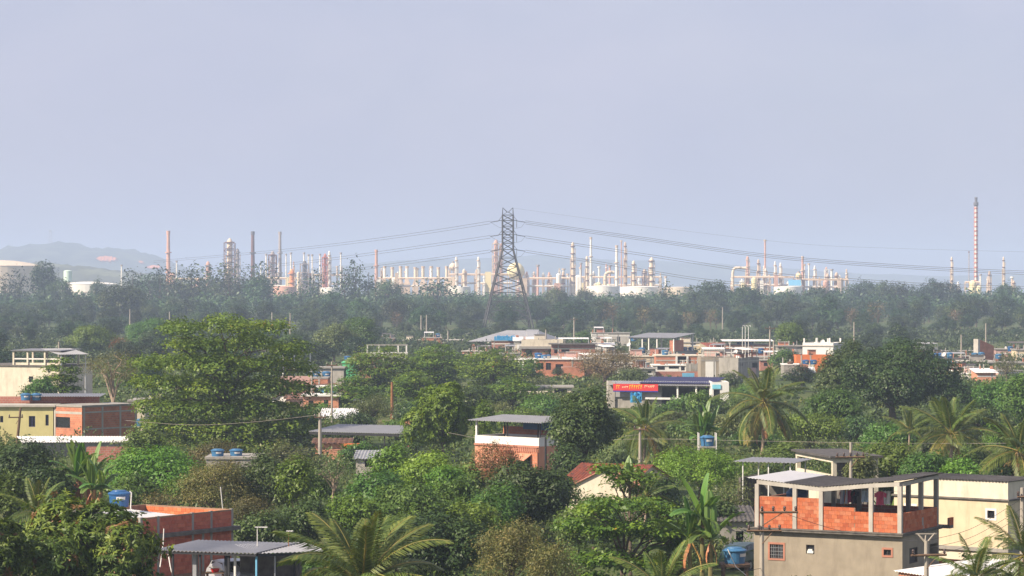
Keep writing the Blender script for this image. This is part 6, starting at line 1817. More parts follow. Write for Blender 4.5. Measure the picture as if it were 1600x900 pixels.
# the store with its red banner
St = House('store', 'store with violet blue roof, red banner and shaded porch', 'store', 958, 378, 1112, 374, 9)
zr1, zr2 = St.z(597), St.z(590)
St.walls(0, zr1 - .3, M['concrete'], f=[(St.x(1034), 0, St.x(1110), St.z(604)), ])
St.slab(zr1 - .299, .12, M['concrete'], -.02, 'ceiling')
q = MB(); q.sheet((St.x(1000), -.5, zr1 - .05), (St.L + .4, -.5, zr1 - .05), (St.L + .4, 6, zr2), (St.x(1000), 6, zr2), 34, .04, .03); q.build('violet_roof', M['roof_purple'], St.root)
q = MB(); q.sheet((-.4, -.9, zr1 - .32), (St.x(1112), -.9, zr1 - .32), (St.x(1112), 1.2, zr1 + .15), (-.4, 1.2, zr1 + .15), 40, .03, .03); q.build('awning', M['roof_metal'], St.root)
for px in (1060, 1089, 1111): St.column(St.x(px), -.4, 0, zr1 - .35, .2, 'white', 'post')
q = MB(); q.box((St.x(1010), -.6, St.z(623)), (St.x(1075), -.4, St.z(620))); q.build('counter', M['steel_white'], St.root)
q = MB(); q.box((St.x(962), -.25, St.z(620)), (St.x(1034), -.12, St.z(611.5))); q.build('lower_panel', M['roof_metal'], St.root)
def banner_mat():
    m, n, l, p = new_mat('red_banner_print')
    p.inputs['Base Color'].default_value = (.50, .025, .025, 1); p.inputs['Roughness'].default_value = .5
    return m
q = MB(); bx0, bx1, bz0, bz1 = St.x(961.5), St.x(1031.5), St.z(610, 3), St.z(599.5, 3)
q.box((bx0, -1.08, bz0), (bx1, -.98, bz1)); bn = q.build('banner', banner_mat(), St.root)
q = MB(); q.box((bx0, -1.085, bz0 - .16), (bx1, -.98, bz0 - .002)); q.build('blue_strip', surf('deep_blue_print', (.03, .03, .22), bump=0), bn)
yel = surf('yellow_print', (.72, .40, .03), bump=0, var=.1); wht = surf('pale_print', (.85, .55, .35), bump=0)
rg = random.Random(5); q = MB(); bw, bh = bx1 - bx0, bz1 - bz0
def strokes(q, a, b, n_, lo, hi):
    for i in range(n_):
        u = bx0 + bw * (a + (b - a) * (i + .1) / n_); ww = bw * (b - a) / n_ * .62
        z0 = bz0 + bh * rg.uniform(lo, lo + .12); z1 = bz0 + bh * rg.uniform(hi - .1, hi)
        q.box((u, -1.092, z0), (u + ww * .35, -1.081, z1)); q.box((u + ww * .36, -1.092, z1 - bh * .14), (u + ww, -1.081, z1))
        if rg.random() < .6: q.box((u + ww * .36, -1.092, (z0 + z1) / 2), (u + ww * .8, -1.081, (z0 + z1) / 2 + bh * .12))
strokes(q, .07, .16, 2, .2, .85); strokes(q, .36, .66, 6, .25, .9); q.build('yellow_lettering', yel, bn)
q = MB(); strokes(q, .20, .34, 4, .3, .7); strokes(q, .70, .93, 6, .45, .85); q.build('pale_lettering', wht, bn)
q = MB(); q.box((St.x(1001), -.05, St.z(632)), (St.x(985), -.02, St.z(612)))
h = vhouse('white_shop', 'narrow white shop front with light blue sign right of the store', 1112, 1139, 597, 371, 6, 'white', roof='parapet', ops=[(1115, 609, 1125, 628, 'frame')])
q = MB(); q.box((h.x(1113), -.12, h.z(607.5)), (h.x(1126), -.02, h.z(601))); sg = q.build('shop_sign', surf('light_blue_sign', (.20, .55, .68), bump=0), h.root)
h = vhouse('grey_flank', 'grey side house left of the store', 950, 961, 597, 377.6, 6, 'concrete_pale', roof='parapet')
q = MB(); rgx = random.Random(4)
for i in range(6):
    for j in range(3):
        x0, z0 = i * .23, j * .38
        b = [(x0, rgx.uniform(-.15, .1), z0), (x0 + .27, rgx.uniform(-.15, .1), z0), (x0 + .27, .5, z0), (x0, .5, z0)]
        q.hexa(b, [(x, y + rgx.uniform(-.1, .1), z + .4 + rgx.uniform(-.05, .15)) for x, y, z in b])
o_ = q.build('tarpaulin', M['tarp']); o_.location = W(985, 629, 366); tag(o_, 'bright blue tarpaulin heap below the red banner', 'tarpaulin')
h = vhouse('grey_roof_house', 'low grey roofed house left of the dark round tree', 823, 894, 604, 430, 7, 'cream_pale', ops=[(850, 610, 856, 620, 'hole'), (866, 608, 886, 622, 'hole')], roof='slab', rmat='concrete', over=.3)
h = vhouse('cream_wall', 'cream garden wall left of the low grey roofed house', 812, 856, 611, 420, .3, 'cream_pale', roof='parapet', cat='wall')
# right hand village
h = House('pillared_house', 'white house with bare rooftop pillars right of centre', 'house', 1254, 542, 1302, 540, 8)
z_ = h.z(541)
h.walls(0, z_, M['white'])
h.slab(z_ + .002, .18, M['concrete_pale'], .15)
for px in (1256, 1275, 1293): h.column(h.x(px), .3, z_ + .18, h.z(528.5), .28, 'white')
for px in (1264, 1284, 1301): h.column(h.x(px) - .3, 7.4, z_ + .18, h.z(529), .28, 'white')
h.walls(z_ + .18, h.z(535.5), M['white'], name='low_parapet')
h = vhouse('orange_house', 'bright orange walled house below the white pillared house', 1244, 1301, 555, 525, 6, 'orange', roof='parapet')
tank('dark blue tank, left of two at the bright orange wall', 1259, 562, 569.5, 518, 12); tank('dark blue tank, right of two at the bright orange wall', 1271, 562, 569.5, 518, 12)
h = vhouse('grey_house', 'grey rendered house with brick corner below the orange wall', 1225, 1252, 569, 500, 6, 'concrete', roof='slab', rmat='white', over=.1)
h = vhouse('brick_corner', 'narrow orange brick corner beside the grey rendered house', 1252.5, 1263, 570, 497, 4, 'brick_far', roof='parapet', cat='wall')
h = vhouse('white_stub', 'white tarped stack right of the narrow brick corner', 1263.5, 1273, 574, 499, 3, 'white', roof='metal', rmat='roof_white', rise=.9, cat='shed')
h = vhouse('thin_roof_house', 'dim house with thin grey roof left of the white pillared house', 1216, 1254, 540, 580, 6, 'concrete', ops=[(1226, 545, 1234, 552, 'hole')], roof='slab', over=.3)
h = House('roof_wall', 'tall salmon brick wall with slanting top at right', 'wall', 1531, 575, 1553, 577, 3)
a_, b_ = h.z(530.5), h.z(541)
q = MB(); q.hexa([(0, 0, 0), (h.L, 0, 0), (h.L, 1.2, 0), (0, 1.2, 0)], [(0, 0, a_), (h.L, 0, b_), (h.L, 1.2, b_), (0, 1.2, a_)]); q.build('wall', M['brick_far'], h.root)
q = MB(); q.box((-.5, -.05, 0), (-.002, 1.3, a_ + .1)); q.build('end_pier', M['concrete_pale'], h.root)
h = vhouse('brick_house', 'brick house with open porch below the slanting salmon wall', 1506, 1553, 564, 560, 8, 'brick_far', ops=[(1519, 568, 1526, 576, 'hole'), (1528, 568, 1534, 576, 'hole'), (1536, 568, 1545, 576, 'hole')], roof='slab', rmat='concrete_pale', over=.4)
h = vhouse('pale_house', 'pale low house with small windows at the right', 1545, 1602, 566, 555, 7, 'cream_pale', ops=[(1552, 572, 1556, 577, 'hole'), (1562, 571, 1566, 577, 'hole')], roof='slab', rmat='concrete', over=.3)
h = vhouse('salmon_cottage', 'peeling salmon cottage with white sheet roof at right', 1527, 1556, 577, 470, 6, 'salmon', roof='metal', rmat='roof_white', rise=.5, over=.4)
h = vhouse('cream_house', 'cream and red house beside the dark crown at right', 1460, 1512, 560, 585, 7, 'cream_pale', ops=[(1482, 566, 1490, 571, 'hole')], roof='slab', rmat='concrete_dark', over=.2)
h = vhouse('brick_house', 'low brick house under the tanks at right', 1505, 1560, 556, 590, 6, 'brick_far_red', roof='slab', over=.2)
h = vhouse('cream_block', 'cream house at the right edge behind the thin bush', 1588, 1612, 546, 600, 6, 'cream', roof='slab', over=.2)
h = vhouse('shade_roof_house', 'house with thin dark roof and tank at the right edge', 1556, 1610, 545, 620, 6, 'pink', roof='slab', over=.2)
h.metal(h.z(536), h.z(534), M['roof_dark'], x0=3, x1=h.L + .5, y0=-.5, y1=5, name='upper_roof')
for px in (1582, 1606): h.column(h.x(px), 0, h.zt, h.z(536), .15, 'concrete', 'post')
for i, (px, l) in enumerate([(1461, 'blue tank, leftmost in the row beside the dark crown'), (1470, 'blue tank, second in the row beside the dark crown'), (1484, 'bright blue tank lying forward, last in the row beside the dark crown'), (1523, 'blue tank, left of a touching pair before the slanting wall'), (1533.5, 'blue tank, right of a touching pair before the slanting wall'), (1560, 'blue tank alone right of the slanting wall'), (1578.5, 'dark blue tank under the thin dark roof at the right edge')]):
    tank(l, px, [551.5, 551.5, 550.5, 551, 550, 553, 541][i], [559.5, 559.5, 560, 558.5, 560, 561, 549][i], [582, 582, 578, 575, 574, 580, 610][i], [11, 11, 10, 11, 11, 11, 9][i], pale=i in (2, 3, 4, 5))
q = MB(); q.lathe([(.05, 0), (.3, .06), (.5, .2), (.58, .36), (.56, .36), (.48, .22), (.28, .09), (.05, .04)], n=18)
dm = q.mesh('satellite_dish', M['steel_white'])
for i, (px, py, d, l) in enumerate([(1475, 555, 577, 'white dish between the tanks beside the dark crown'), (1286, 536, 543, 'white dish among the rooftop pillars'), (1150, 551, 570, 'white dish on the low brick house behind the grey box'), (983, 539, 616, 'white dish left under the broad grey roof')]):
    rt = thing('satellite_dish', l, 'satellite dish', W(px, py + 4, d), 0, 'satellite dishes')
    inst('dish', dm, rt, (0, 0, .55), (R(60), 0, R(-35)), (.85, .85, .85)); q = MB(); q.cyl((0, .1, -.3), (0, .1, .5), .05, .05, 6); q.build('mount', M['steel'], rt)
# distant poles
PG = 'poles standing at the edge of the wood'
for px, yt, d, l, lamp in [(203, 483, 900, 'thin pale pole at the edge of the wood on the left', None), (265, 487, 880, 'thin pale pole before the wood, right of the first', None), (453.5, 489, 800, 'pole rising behind the top of the spreading tree', None), (425, 488, 850, 'thin pole left of the one behind the spreading tree', None), (658, 493, 850, 'left of two close poles before the pylon', None), (666.5, 492, 840, 'right of two close poles before the pylon', None),
                       (897, 496, 760, 'tall pole between pylon and white box house', None), (853, 515, 700, 'thin pole above the pale parapet house', None), (1334.5, 503, 620, 'pole behind the dark crown on the right', None), (1540.5, 505, 620, 'pole above the slanting salmon wall', None), (1502, 523, 590, 'pale pole left of the slanting salmon wall', None),
                       (1203, 510, 560, 'thick utility pole beside the thin white canopy', None), (1209, 532, 540, 'white lamp post beside the thick utility pole', .9), (92, 534, 400, 'thin mast on the cream terrace house', None), (1129, 480, 990, 'bare pale trunk like pole in the wood', None), (700, 517, 780, 'short pole behind the long low brick building', None)]:
    pole('utility_pole', l, px, yt, d, .16 if d < 700 else .2, [] if px not in (1203, 897) else [(yt + 3, 1.0, 0)], 'pole', lamp=lamp)['group'] = PG
for i, px in enumerate((1160, 1164.5, 1169.5)):
    rt = thing('antenna_mast', ['left', 'middle', 'right'][i] + ' of three thin white masts above the grey concrete box', 'mast', (px_x(px, 520), 520, 0))
    q = MB(); q.cyl((0, 0, 0), (0, 0, px_z(511, 520)), .07, .06, 6); q.build('shaft', M['steel_white'], rt)
    q = MB(); z_ = px_z(511, 520); q.tube([(0, 0, z_ - .05), (.1, 0, z_ + .25), (.35, 0, z_ + .28), (.4, 0, z_ + .05)], .06, 6); q.build('hook', M['steel_white'], rt)

for pl_, pr_, yt, d, m_, rf, l in [
    (892, 934, 549, 600, 'concrete_pale', 'concrete', 'pale flat roofed house behind the brown thin leafed tree'), (936, 984, 553, 566, 'cream_pale', 'white', 'cream house with white roof edge left of the pillar house'),
    (906, 946, 567, 506, 'brick_far', 'concrete_pale', 'brick house half hidden by the brown thin leafed tree'), (952, 1000, 567, 512, 'white', 'concrete_pale', 'white walled house right of the brown thin leafed tree'), (994, 1024, 575, 484, 'concrete', 'concrete_pale', 'small grey house left of the white framed windows'),
    (1100, 1131, 546, 600, 'pink', 'concrete', 'dull pink house under the orange tile roof'), (1188, 1224, 562, 540, 'brick_far_red', 'concrete', 'red brick house behind the crown of the tall coconut palm'), (1206, 1243, 553, 566, 'concrete_pale', 'white', 'pale house between thin canopy and bright orange wall'),
    (852, 904, 557, 562, 'salmon', 'concrete_pale', 'salmon house behind the white slab roofed brick house'), (722, 762, 548, 640, 'brick_far', 'concrete_pale', 'brick house in front of the warehouse, left'), (782, 814, 552, 600, 'concrete_pale', 'concrete', 'grey house in front of the warehouse, right'),
    (1438, 1470, 546, 640, 'brick_far', 'concrete', 'brick house peeking over the great dark crown'), (1480, 1530, 548, 642, 'concrete_pale', 'concrete', 'grey house behind the row of blue tanks'), (800, 838, 546, 640, 'pink', 'concrete', 'pink house below the tilted white roof'),
    (1456, 1500, 573, 520, 'brick_far', 'concrete_pale', 'brick house low in the right hand village below the cream and red house'), (1500, 1527, 583, 486, 'concrete_pale', 'white', 'pale house left of the peeling salmon cottage'), (1560, 1600, 579, 505, 'pink', 'concrete', 'dull pink house right of the peeling salmon cottage'), (1425, 1462, 556, 590, 'cream_pale', 'concrete', 'cream house at the shoulder of the great dark crown'),
    (1000, 1052, 553, 600, 'grey_plaster', 'concrete_pale', 'grey house below the open terrace with tanks'), (1128, 1200, 557, 545, 'concrete_pale', 'concrete', 'long pale house behind the grey concrete box')]:
    rgw = random.Random(int(pl_))
    wx = [(pl_ + (pr_ - pl_) * q, yt + 4.5, pl_ + (pr_ - pl_) * q + 6, yt + 10, 'win') for q in (.15, .6) if rgw.random() < .8]
    vhouse('village_house', l, pl_, pr_, yt, d, 6, m_, dr=d + rgw.uniform(-3, 3), ops=wx, roof='slab', rmat=rf, over=.2)
# ------------------------------------------------------------------ near vegetation
T = tree
lb, lm, ld, lg, lo, lr, lw, la = leaf_bright, leaf_mid, leaf_dark, leaf_grey, leaf_olive, leaf_red, leaf_brown, leaf_almond
T('mango_tree', 'mango tree with reddish new leaves filling the lower left corner', 'tree', 'mango', leaf_mango, 132, 770, 130, 258, 985, dens=1.3)
T('mango_tree', 'darker mango tree cut by the left edge at the bottom', 'tree', 'mango', leaf_mango, -5, 800, 126, 150, 930)
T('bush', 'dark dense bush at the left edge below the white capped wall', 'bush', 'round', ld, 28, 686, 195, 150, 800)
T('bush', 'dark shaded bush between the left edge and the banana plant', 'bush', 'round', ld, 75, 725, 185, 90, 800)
T('bush', 'bright green bush behind the dark blue tank at lower left', 'bush', 'round', lb, 240, 692, 207, 165, 800)
T('bush', 'lower bright green bush left of the olive dry bush', 'bush', 'round', lm, 205, 740, 196, 90, 800)
T('bush', 'olive brown dry bush behind the red brick house', 'bush', 'wispy', lo, 335, 712, 190, 150, 830)
T('bush', 'dry straw coloured scrub at the top of the red brick house wall', 'bush', 'thin', lo, 250, 768, 186, 80, 800)
T('tree', 'dark bushy tree right of the olive dry bush', 'tree', 'round', ld, 415, 705, 192, 120, 850)
T('bush', 'brown flecked bush under the dark bushy tree', 'bush', 'wispy', lo, 385, 770, 180, 110, 850)
T('climber', 'bright green climber draping the dark bushy tree', 'climber', 'round', lb, 462, 706, 188, 62, 800)
T('bush', 'bare twiggy grey bush above the central bright bushes', 'bush', 'thin', lg, 520, 702, 203, 85, 770, bark='bark_pale')
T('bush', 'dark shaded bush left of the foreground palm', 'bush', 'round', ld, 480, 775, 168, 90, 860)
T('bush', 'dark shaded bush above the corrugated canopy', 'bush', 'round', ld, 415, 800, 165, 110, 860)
T('bush', 'pale green upright bush leftmost in the bright central thicket', 'bush', 'round', lb, 612, 688, 215, 75, 790)
T('bush', 'bright green bush in the middle of the bright central thicket', 'bush', 'round', lb, 665, 706, 208, 110, 800)
T('bush', 'bright green bush right of the bright central thicket', 'bush', 'round', lb, 700, 725, 202, 80, 800)
T('bush', 'yellowish green bush lower in the bright central thicket', 'bush', 'round', lm, 590, 730, 195, 110, 830)
T('bush', 'rounded light green bush above the foreground palm', 'bush', 'round', lb, 545, 770, 178, 105, 870)
T('bush', 'leafy green bush right above the foreground palm', 'bush', 'round', lm, 640, 752, 178, 130, 850)
T('bush', 'dark olive bush below the bright central thicket', 'bush', 'round', lm, 715, 742, 188, 90, 830)
T('bush', 'reddish green shrub in front of the white terrace house', 'bush', 'wispy', lr, 782, 686, 214, 100, 780)
T('tree', 'dark leafy tree between the reddish shrub and the red clay roof', 'tree', 'round', ld, 824, 715, 180, 150, 870)
T('tree', 'dark leafy tree under the reddish shrub', 'tree', 'round', lm, 775, 755, 176, 110, 850)
T('bush', 'yellow green bush in the low centre', 'bush', 'round', lb, 735, 780, 165, 95, 850)
T('bush', 'dark glossy bush right of the foreground palm', 'bush', 'round', ld, 690, 790, 150, 165, 930)
T('bush', 'olive brown bush at the bottom left of the tiered almond', 'bush', 'wispy', lo, 800, 805, 146, 150, 930)
T('bush', 'dusty olive bush at the bottom beside the tiered almond', 'bush', 'wispy', lo, 865, 838, 140, 100, 940)
T('almond_tree', 'tiered tropical almond with flat layers left of the banana plant', 'tree', 'spread', la, 972, 780, 150, 190, 940, flat=.27, dens=1.2, lobes=[(925, 796, 26), (965, 788, 34), (1010, 790, 34), (1045, 798, 24), (900, 822, 24), (940, 821, 34), (985, 826, 38), (1030, 824, 34), (1062, 829, 20),
    (915, 872, 28), (955, 867, 34), (1005, 874, 34), (1045, 880, 24), (930, 908, 30), (980, 906, 36), (1030, 910, 30)])
T('almond_tree', 'flat topped young almond crown in front of the cream gabled wing', 'tree', 'spread', la, 985, 728, 158, 100, 762, flat=.26, lobes=[(952, 739, 20), (985, 735, 25), (1016, 739, 20), (963, 752, 20), (1003, 753, 17)])
T('bush', 'feathery light green bush behind the banana plant', 'bush', 'feather', lb, 1095, 694, 215, 150, 800)
T('bush', 'thin twiggy grey green bush left of the brick terrace', 'bush', 'thin', lg, 1145, 745, 190, 80, 830)
T('bush', 'dark undergrowth behind the blue tank by the banana plant', 'bush', 'round', ld, 1085, 840, 165, 90, 930)
T('bush', 'dark bush below the thin grey shelter roof', 'bush', 'round', ld, 1200, 725, 205, 90, 790)
T('bush', 'green bush with pale flowers right of the cream concrete frame', 'bush', 'round', lm, 1395, 688, 200, 115, 790)
T('bush', 'bright green bush behind the dark roof sheet', 'bush', 'round', lm, 1450, 700, 195, 120, 790)
T('bush', 'light green bush above the pale yellow house', 'bush', 'round', lb, 1500, 712, 192, 80, 790)
T('bush', 'small grey green bush at the pole before the cream frame', 'bush', 'round', lg, 1345, 712, 186, 60, 770)
T('bush', 'green bush in the lower right behind the white sheet roof', 'bush', 'round', lm, 1530, 862, 152, 60, 930)
T('tree', 'bright leafy tree left of the great dark mango crown', 'tree', 'round', lm, 1305, 600, 300, 100, 710)
T('bush', 'bright green bush at the foot of the tall right palm', 'bush', 'round', lb, 1270, 645, 285, 130, 730)
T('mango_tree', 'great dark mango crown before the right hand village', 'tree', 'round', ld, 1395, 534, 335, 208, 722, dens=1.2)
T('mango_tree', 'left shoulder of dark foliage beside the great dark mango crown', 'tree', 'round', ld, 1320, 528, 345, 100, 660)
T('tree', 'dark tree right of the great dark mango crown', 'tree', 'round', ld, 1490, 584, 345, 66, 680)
T('tree', 'dark bushy tree behind the right hand palm', 'tree', 'round', ld, 1525, 625, 290, 120, 740)
T('tree', 'mid green tree below the salmon cottage at right', 'tree', 'round', lm, 1555, 590, 330, 80, 680)
T('tree', 'leafy tree at the right edge below the village', 'tree', 'round', lm, 1598, 575, 310, 70, 700)
T('bush', 'pale thin bush before the tanks at the right edge', 'bush', 'thin', lo, 1573, 552, 480, 44, 600)
T('bush', 'bright green bush at the right edge behind the palm', 'bush', 'round', lb, 1565, 662, 250, 70, 760)
T('bush', 'shaded bush under the right hand palm', 'bush', 'round', ld, 1440, 650, 262, 110, 760)
T('mango_tree', 'dense dark round crown in the middle right of the white terrace house', 'tree', 'round', ld, 911, 599, 219, 136, 735, dens=1.2)
T('mango_tree', 'tall mango tree with drooping leaves left of the white terrace house', 'tree', 'mango', lb, 692, 589, 262, 118, 730)
T('tree', 'slim light green sapling right of the tall mango tree', 'tree', 'round', lb, 757, 626, 275, 36, 700)
T('almond_tree', 'great spreading almond tree dominating the left', 'tree', 'spread', la, 352, 498, 280, 286, 712, dens=1.3, trunk_r=.35, lobes=[
    (300, 516, 38), (345, 508, 34), (392, 511, 36), (436, 509, 24), (285, 535, 34), (330, 538, 46), (395, 536, 46), (452, 545, 34),
    (238, 566, 34), (292, 566, 44), (352, 568, 52), (420, 572, 46), (468, 576, 28), (228, 597, 28), (280, 600, 46), (345, 603, 52), (412, 604, 50), (460, 606, 32),
    (232, 632, 30), (285, 634, 46), (350, 637, 52), (415, 634, 50), (466, 640, 30), (250, 664, 36), (310, 668, 46), (375, 670, 50), (440, 668, 44), (275, 692, 36), (345, 696, 48), (425, 694, 46), (478, 672, 22)])
T('almond_tree', 'dark tiered almond with pale trunk right of the mint green house', 'tree', 'tier', la, 592, 541, 435, 135, 660)
T('almond_tree', 'tiered almond in the middle of the dark row before the long brick building', 'tree', 'tier', la, 682, 540, 440, 125, 650)
T('almond_tree', 'tiered almond right in the dark row before the warehouse', 'tree', 'tier', la, 770, 545, 430, 125, 660)
T('bush', 'dark low bush under the right almond of the dark row', 'bush', 'round', ld, 800, 595, 425, 80, 660)
T('bush', 'grey green round bush above the long canopy', 'bush', 'wispy', lg, 582, 614, 325, 80, 680)
T('tree', 'thin crowned tree with pink bare trunks beside the cream terrace house', 'tree', 'thin', lo, 178, 543, 335, 135, 608, bark='bark_pale', dens=.8, leaf=.17)
T('almond_tree', 'small dark tiered tree at the corner of the cream terrace house', 'tree', 'tier', la, 98, 561, 345, 62, 625)
T('bush', 'rounded green bush before the cream terrace house', 'bush', 'round', lm, 62, 588, 340, 62, 640)
T('tree', 'bushy tree behind the thin crowned tree at left', 'tree', 'round', lm, 215, 562, 420, 80, 650)
T('tree', 'tall bushy tree above the mint green house', 'tree', 'round', lg, 522, 500, 600, 70, 590)
T('tree', 'second bushy tree above the mint green house', 'tree', 'round', lm, 560, 497, 640, 80, 590)
T('tree', 'brown thin leafed tree spreading before the village centre', 'tree', 'thin', lw, 945, 541, 455, 135, 605, dens=1.6)
T('bush', 'low bush under the brown thin leafed tree', 'bush', 'round', lg, 985, 575, 450, 60, 610)
T('bush', 'green bush in front of the store porch', 'bush', 'round', lm, 1100, 620, 350, 60, 700)
T('bush', 'low bush below the blue tarpaulin heap', 'bush', 'round', lm, 1030, 632, 335, 70, 700)
T('bush', 'small bush beside the white shop', 'bush', 'round', lm, 1142, 622, 345, 44, 680)
T('bush', 'round bush beside the grey concrete box', 'bush', 'round', lg, 1138, 583, 440, 45, 630)
T('bush', 'round bush between thin pole and white box house', 'bush', 'round', lm, 912, 516, 720, 26, 550)
T('bush', 'grey green bush left of the low grey roofed house', 'bush', 'round', lg, 840, 590, 440, 60, 640)
T('bush', 'low green bush between the brick blocks and the spreading tree', 'bush', 'round', lm, 225, 668, 255, 70, 720)
T('bush', 'grassy bush under the great spreading almond', 'bush', 'wispy', lo, 345, 683, 245, 70, 730)
T('bush', 'dark green low bush right of the great spreading almond', 'bush', 'round', lm, 470, 640, 290, 60, 700)
T('bush', 'leafy bush between long canopy and bright thicket', 'bush', 'round', lm, 560, 690, 240, 70, 740)
T('bush', 'bush beside the concrete pole of the long canopy', 'bush', 'round', lg, 470, 700, 225, 70, 760)
T('tree', 'rusty thin tree in front of the wood at left', 'tree', 'thin', lr, 188, 524, 620, 42, 560)
T('tree', 'light green tree before the wood, left of the spreading almond', 'tree', 'round', lm, 145, 505, 640, 90, 580)
T('tree', 'light green tree behind the top of the spreading almond', 'tree', 'round', lm, 235, 497, 680, 90, 575)
T('tree', 'leafy tree behind the right side of the spreading almond', 'tree', 'round', lm, 455, 520, 560, 60, 600)
T('tree', 'dark leafy tree right of the thick utility pole', 'tree', 'round', lm, 1235, 500, 640, 55, 570)
T('bush', 'bush right of the white pillared house', 'bush', 'round', lm, 1222, 545, 530, 40, 590)
for i, (px, yt, d, w, k, m_, l) in enumerate([
    (1075, 655, 300, 70, 'round', lm, 'green bush left of the pale banana plant'), (1135, 650, 290, 70, 'round', lg, 'grey green bush right of the pale banana plant'), (1060, 690, 255, 60, 'wispy', lo, 'dry bush under the left coconut palm'),
    (1180, 668, 275, 80, 'round', lm, 'green bush at the trunk of the tall coconut palm'), (1225, 690, 240, 80, 'round', lm, 'green bush left of the cream concrete frame'), (1385, 660, 255, 90, 'round', lm, 'green bush below the great dark mango crown'),
    (1340, 650, 290, 80, 'round', ld, 'dark bush under the great dark mango crown'), (1425, 705, 215, 70, 'round', lm, 'green bush left of the upright yellow ribbed palm'), (1530, 690, 235, 80, 'round', lm, 'green bush between the two right hand palms'), (1575, 722, 205, 80, 'round', ld, 'dark bush under the palm with dead fronds'),
    (500, 735, 205, 70, 'round', lm, 'green bush under the bare twiggy bush'), (440, 690, 232, 60, 'round', lg, 'grey green bush below the great almond crown'), (300, 700, 230, 80, 'wispy', lo, 'olive bush under the great almond crown at left'), (650, 660, 270, 50, 'round', lm, 'low leafy bush left of the tall mango tree'),
    (735, 720, 214, 50, 'round', lm, 'green bush at the left corner of the white terrace house'), (870, 735, 196, 70, 'round', lm, 'green bush below the dense dark round crown'), (960, 700, 225, 70, 'round', lg, 'grey green bush behind the red clay roof'), (905, 790, 172, 80, 'round', lm, 'leafy bush left of the tiered almond'),
    (560, 645, 310, 60, 'round', ld, 'dark bush right of the cream yellow cottage'), (640, 630, 330, 50, 'round', ld, 'dark bush at the bare reddish pole'), (830, 560, 470, 50, 'tier', la, 'small tiered tree left of the white slab porch'), (1175, 600, 400, 60, 'round', lm, 'round bush behind the tall coconut palm'),
    (15, 740, 170, 70, 'round', lm, 'green bush at the far left edge above the mango trees'), (300, 740, 200, 80, 'round', lm, 'green bush left of the olive brown dry bush'), (1120, 770, 178, 60, 'round', ld, 'dark bush behind the broad banana leaves'), (560, 830, 150, 80, 'round', ld, 'dark bush behind the foreground palm'), (620, 800, 160, 120, 'round', lm, 'green bush behind the foreground palm fronds')
    , (548, 592, 375, 105, 'tier', la, 'dark tiered tree below the dark row, left of the bare reddish pole'), (648, 580, 372, 95, 'tier', la, 'dark tiered tree below the dark row, right of the bare reddish pole'), (800, 590, 368, 105, 'tier', la, 'dark tiered tree behind the white terrace house'), (745, 602, 350, 80, 'round', ld, 'dark tree behind the roof of the white terrace house'), (850, 618, 345, 70, 'round', lm, 'green tree below the low grey roofed house'),
    (500, 632, 345, 55, 'round', lm, 'green tree left of the cream yellow cottage'), (655, 628, 325, 70, 'round', ld, 'dark bush behind the left of the tall mango tree'), (815, 640, 315, 80, 'round', lm, 'green bush behind the right end of the white terrace house'), (780, 628, 335, 60, 'wispy', lg, 'grey green bush behind the white terrace house'), (985, 640, 320, 60, 'round', lm, 'green bush behind the left coconut palm'), (1050, 645, 305, 60, 'round', lg, 'grey green bush right of the left coconut palm'), (620, 655, 300, 60, 'round', lm, 'green bush at the right end of the long canopy')
    , (1093, 608, 343, 46, 'round', lm, 'bush standing before the right end of the store'), (928, 772, 176, 100, 'round', lm, 'green bush before the cream gabled wing'), (1028, 742, 184, 80, 'round', ld, 'dark bush between the cream gabled wing and the broad banana leaves'), (1070, 618, 352, 60, 'round', lm, 'green bush hiding the store counter'), (1000, 634, 330, 50, 'round', lg, 'grey green bush in front of the bright blue heap'), (888, 690, 213, 80, 'round', ld, 'dark lower foliage right of the white terrace house'), (440, 855, 152, 60, 'round', ld, 'dark bush under the right end of the corrugated canopy'), (485, 865, 150, 60, 'round', lm, 'green bush between the canopy and the foreground palm'), (352, 716, 221, 60, 'wispy', lo, 'olive bush below the two tanks in the brush'), (30, 815, 150, 70, 'round', ld, 'dark bush filling the gap between the two mango crowns')]):
    T('bush', l, 'bush', k, m_, px, yt, d, w)
# palms
palm('coconut palm with long arching fronds at the bottom centre', 566, 912, 119, .95, 24, 1, 0, 3, False, 2, az0=.5)
palm('tall coconut palm with brown hanging fronds right of centre', 1194, 628, 255, 1.10, 22, 3, 3, 7, True, -50, az0=.3)
palm('coconut palm left of the feathery bush', 1008, 668, 240, .86, 20, 2, 1, 11, True, -52)
palm('coconut palm with upright yellow midrib before the great dark mango', 1487, 678, 230, 1.0, 18, 1, 1, 15, True, -25, az0=1.0)
palm('small coconut palm left of the upright one', 1421, 672, 246, .62, 11, 0, 0, 19, False, -10)
palm('coconut palm with dead brown fronds at the right edge', 1592, 705, 205, .95, 20, 3, 5, 23, True, -45)
palm('dark palm at the right edge in front of the pale yellow house', 1601, 868, 138, .72, 16, 0, 2, 27, False, -40)
palm('low palm at the bottom between almond and banana', 1035, 925, 128, .62, 13, 3, 1, 31, False, 5)
palm('young palm in front of the cream gabled wing', 1010, 775, 182, .50, 12, 0, 0, 33, False, -20)
palm('low palm under the white sheet roof at the lower right', 1525, 905, 134, .62, 12, 1, 1, 35, False, -5)
palm('young palm between the dark shaded bushes at the lower left', 60, 800, 160, .6, 10, 0, 0, 37, False, 0)
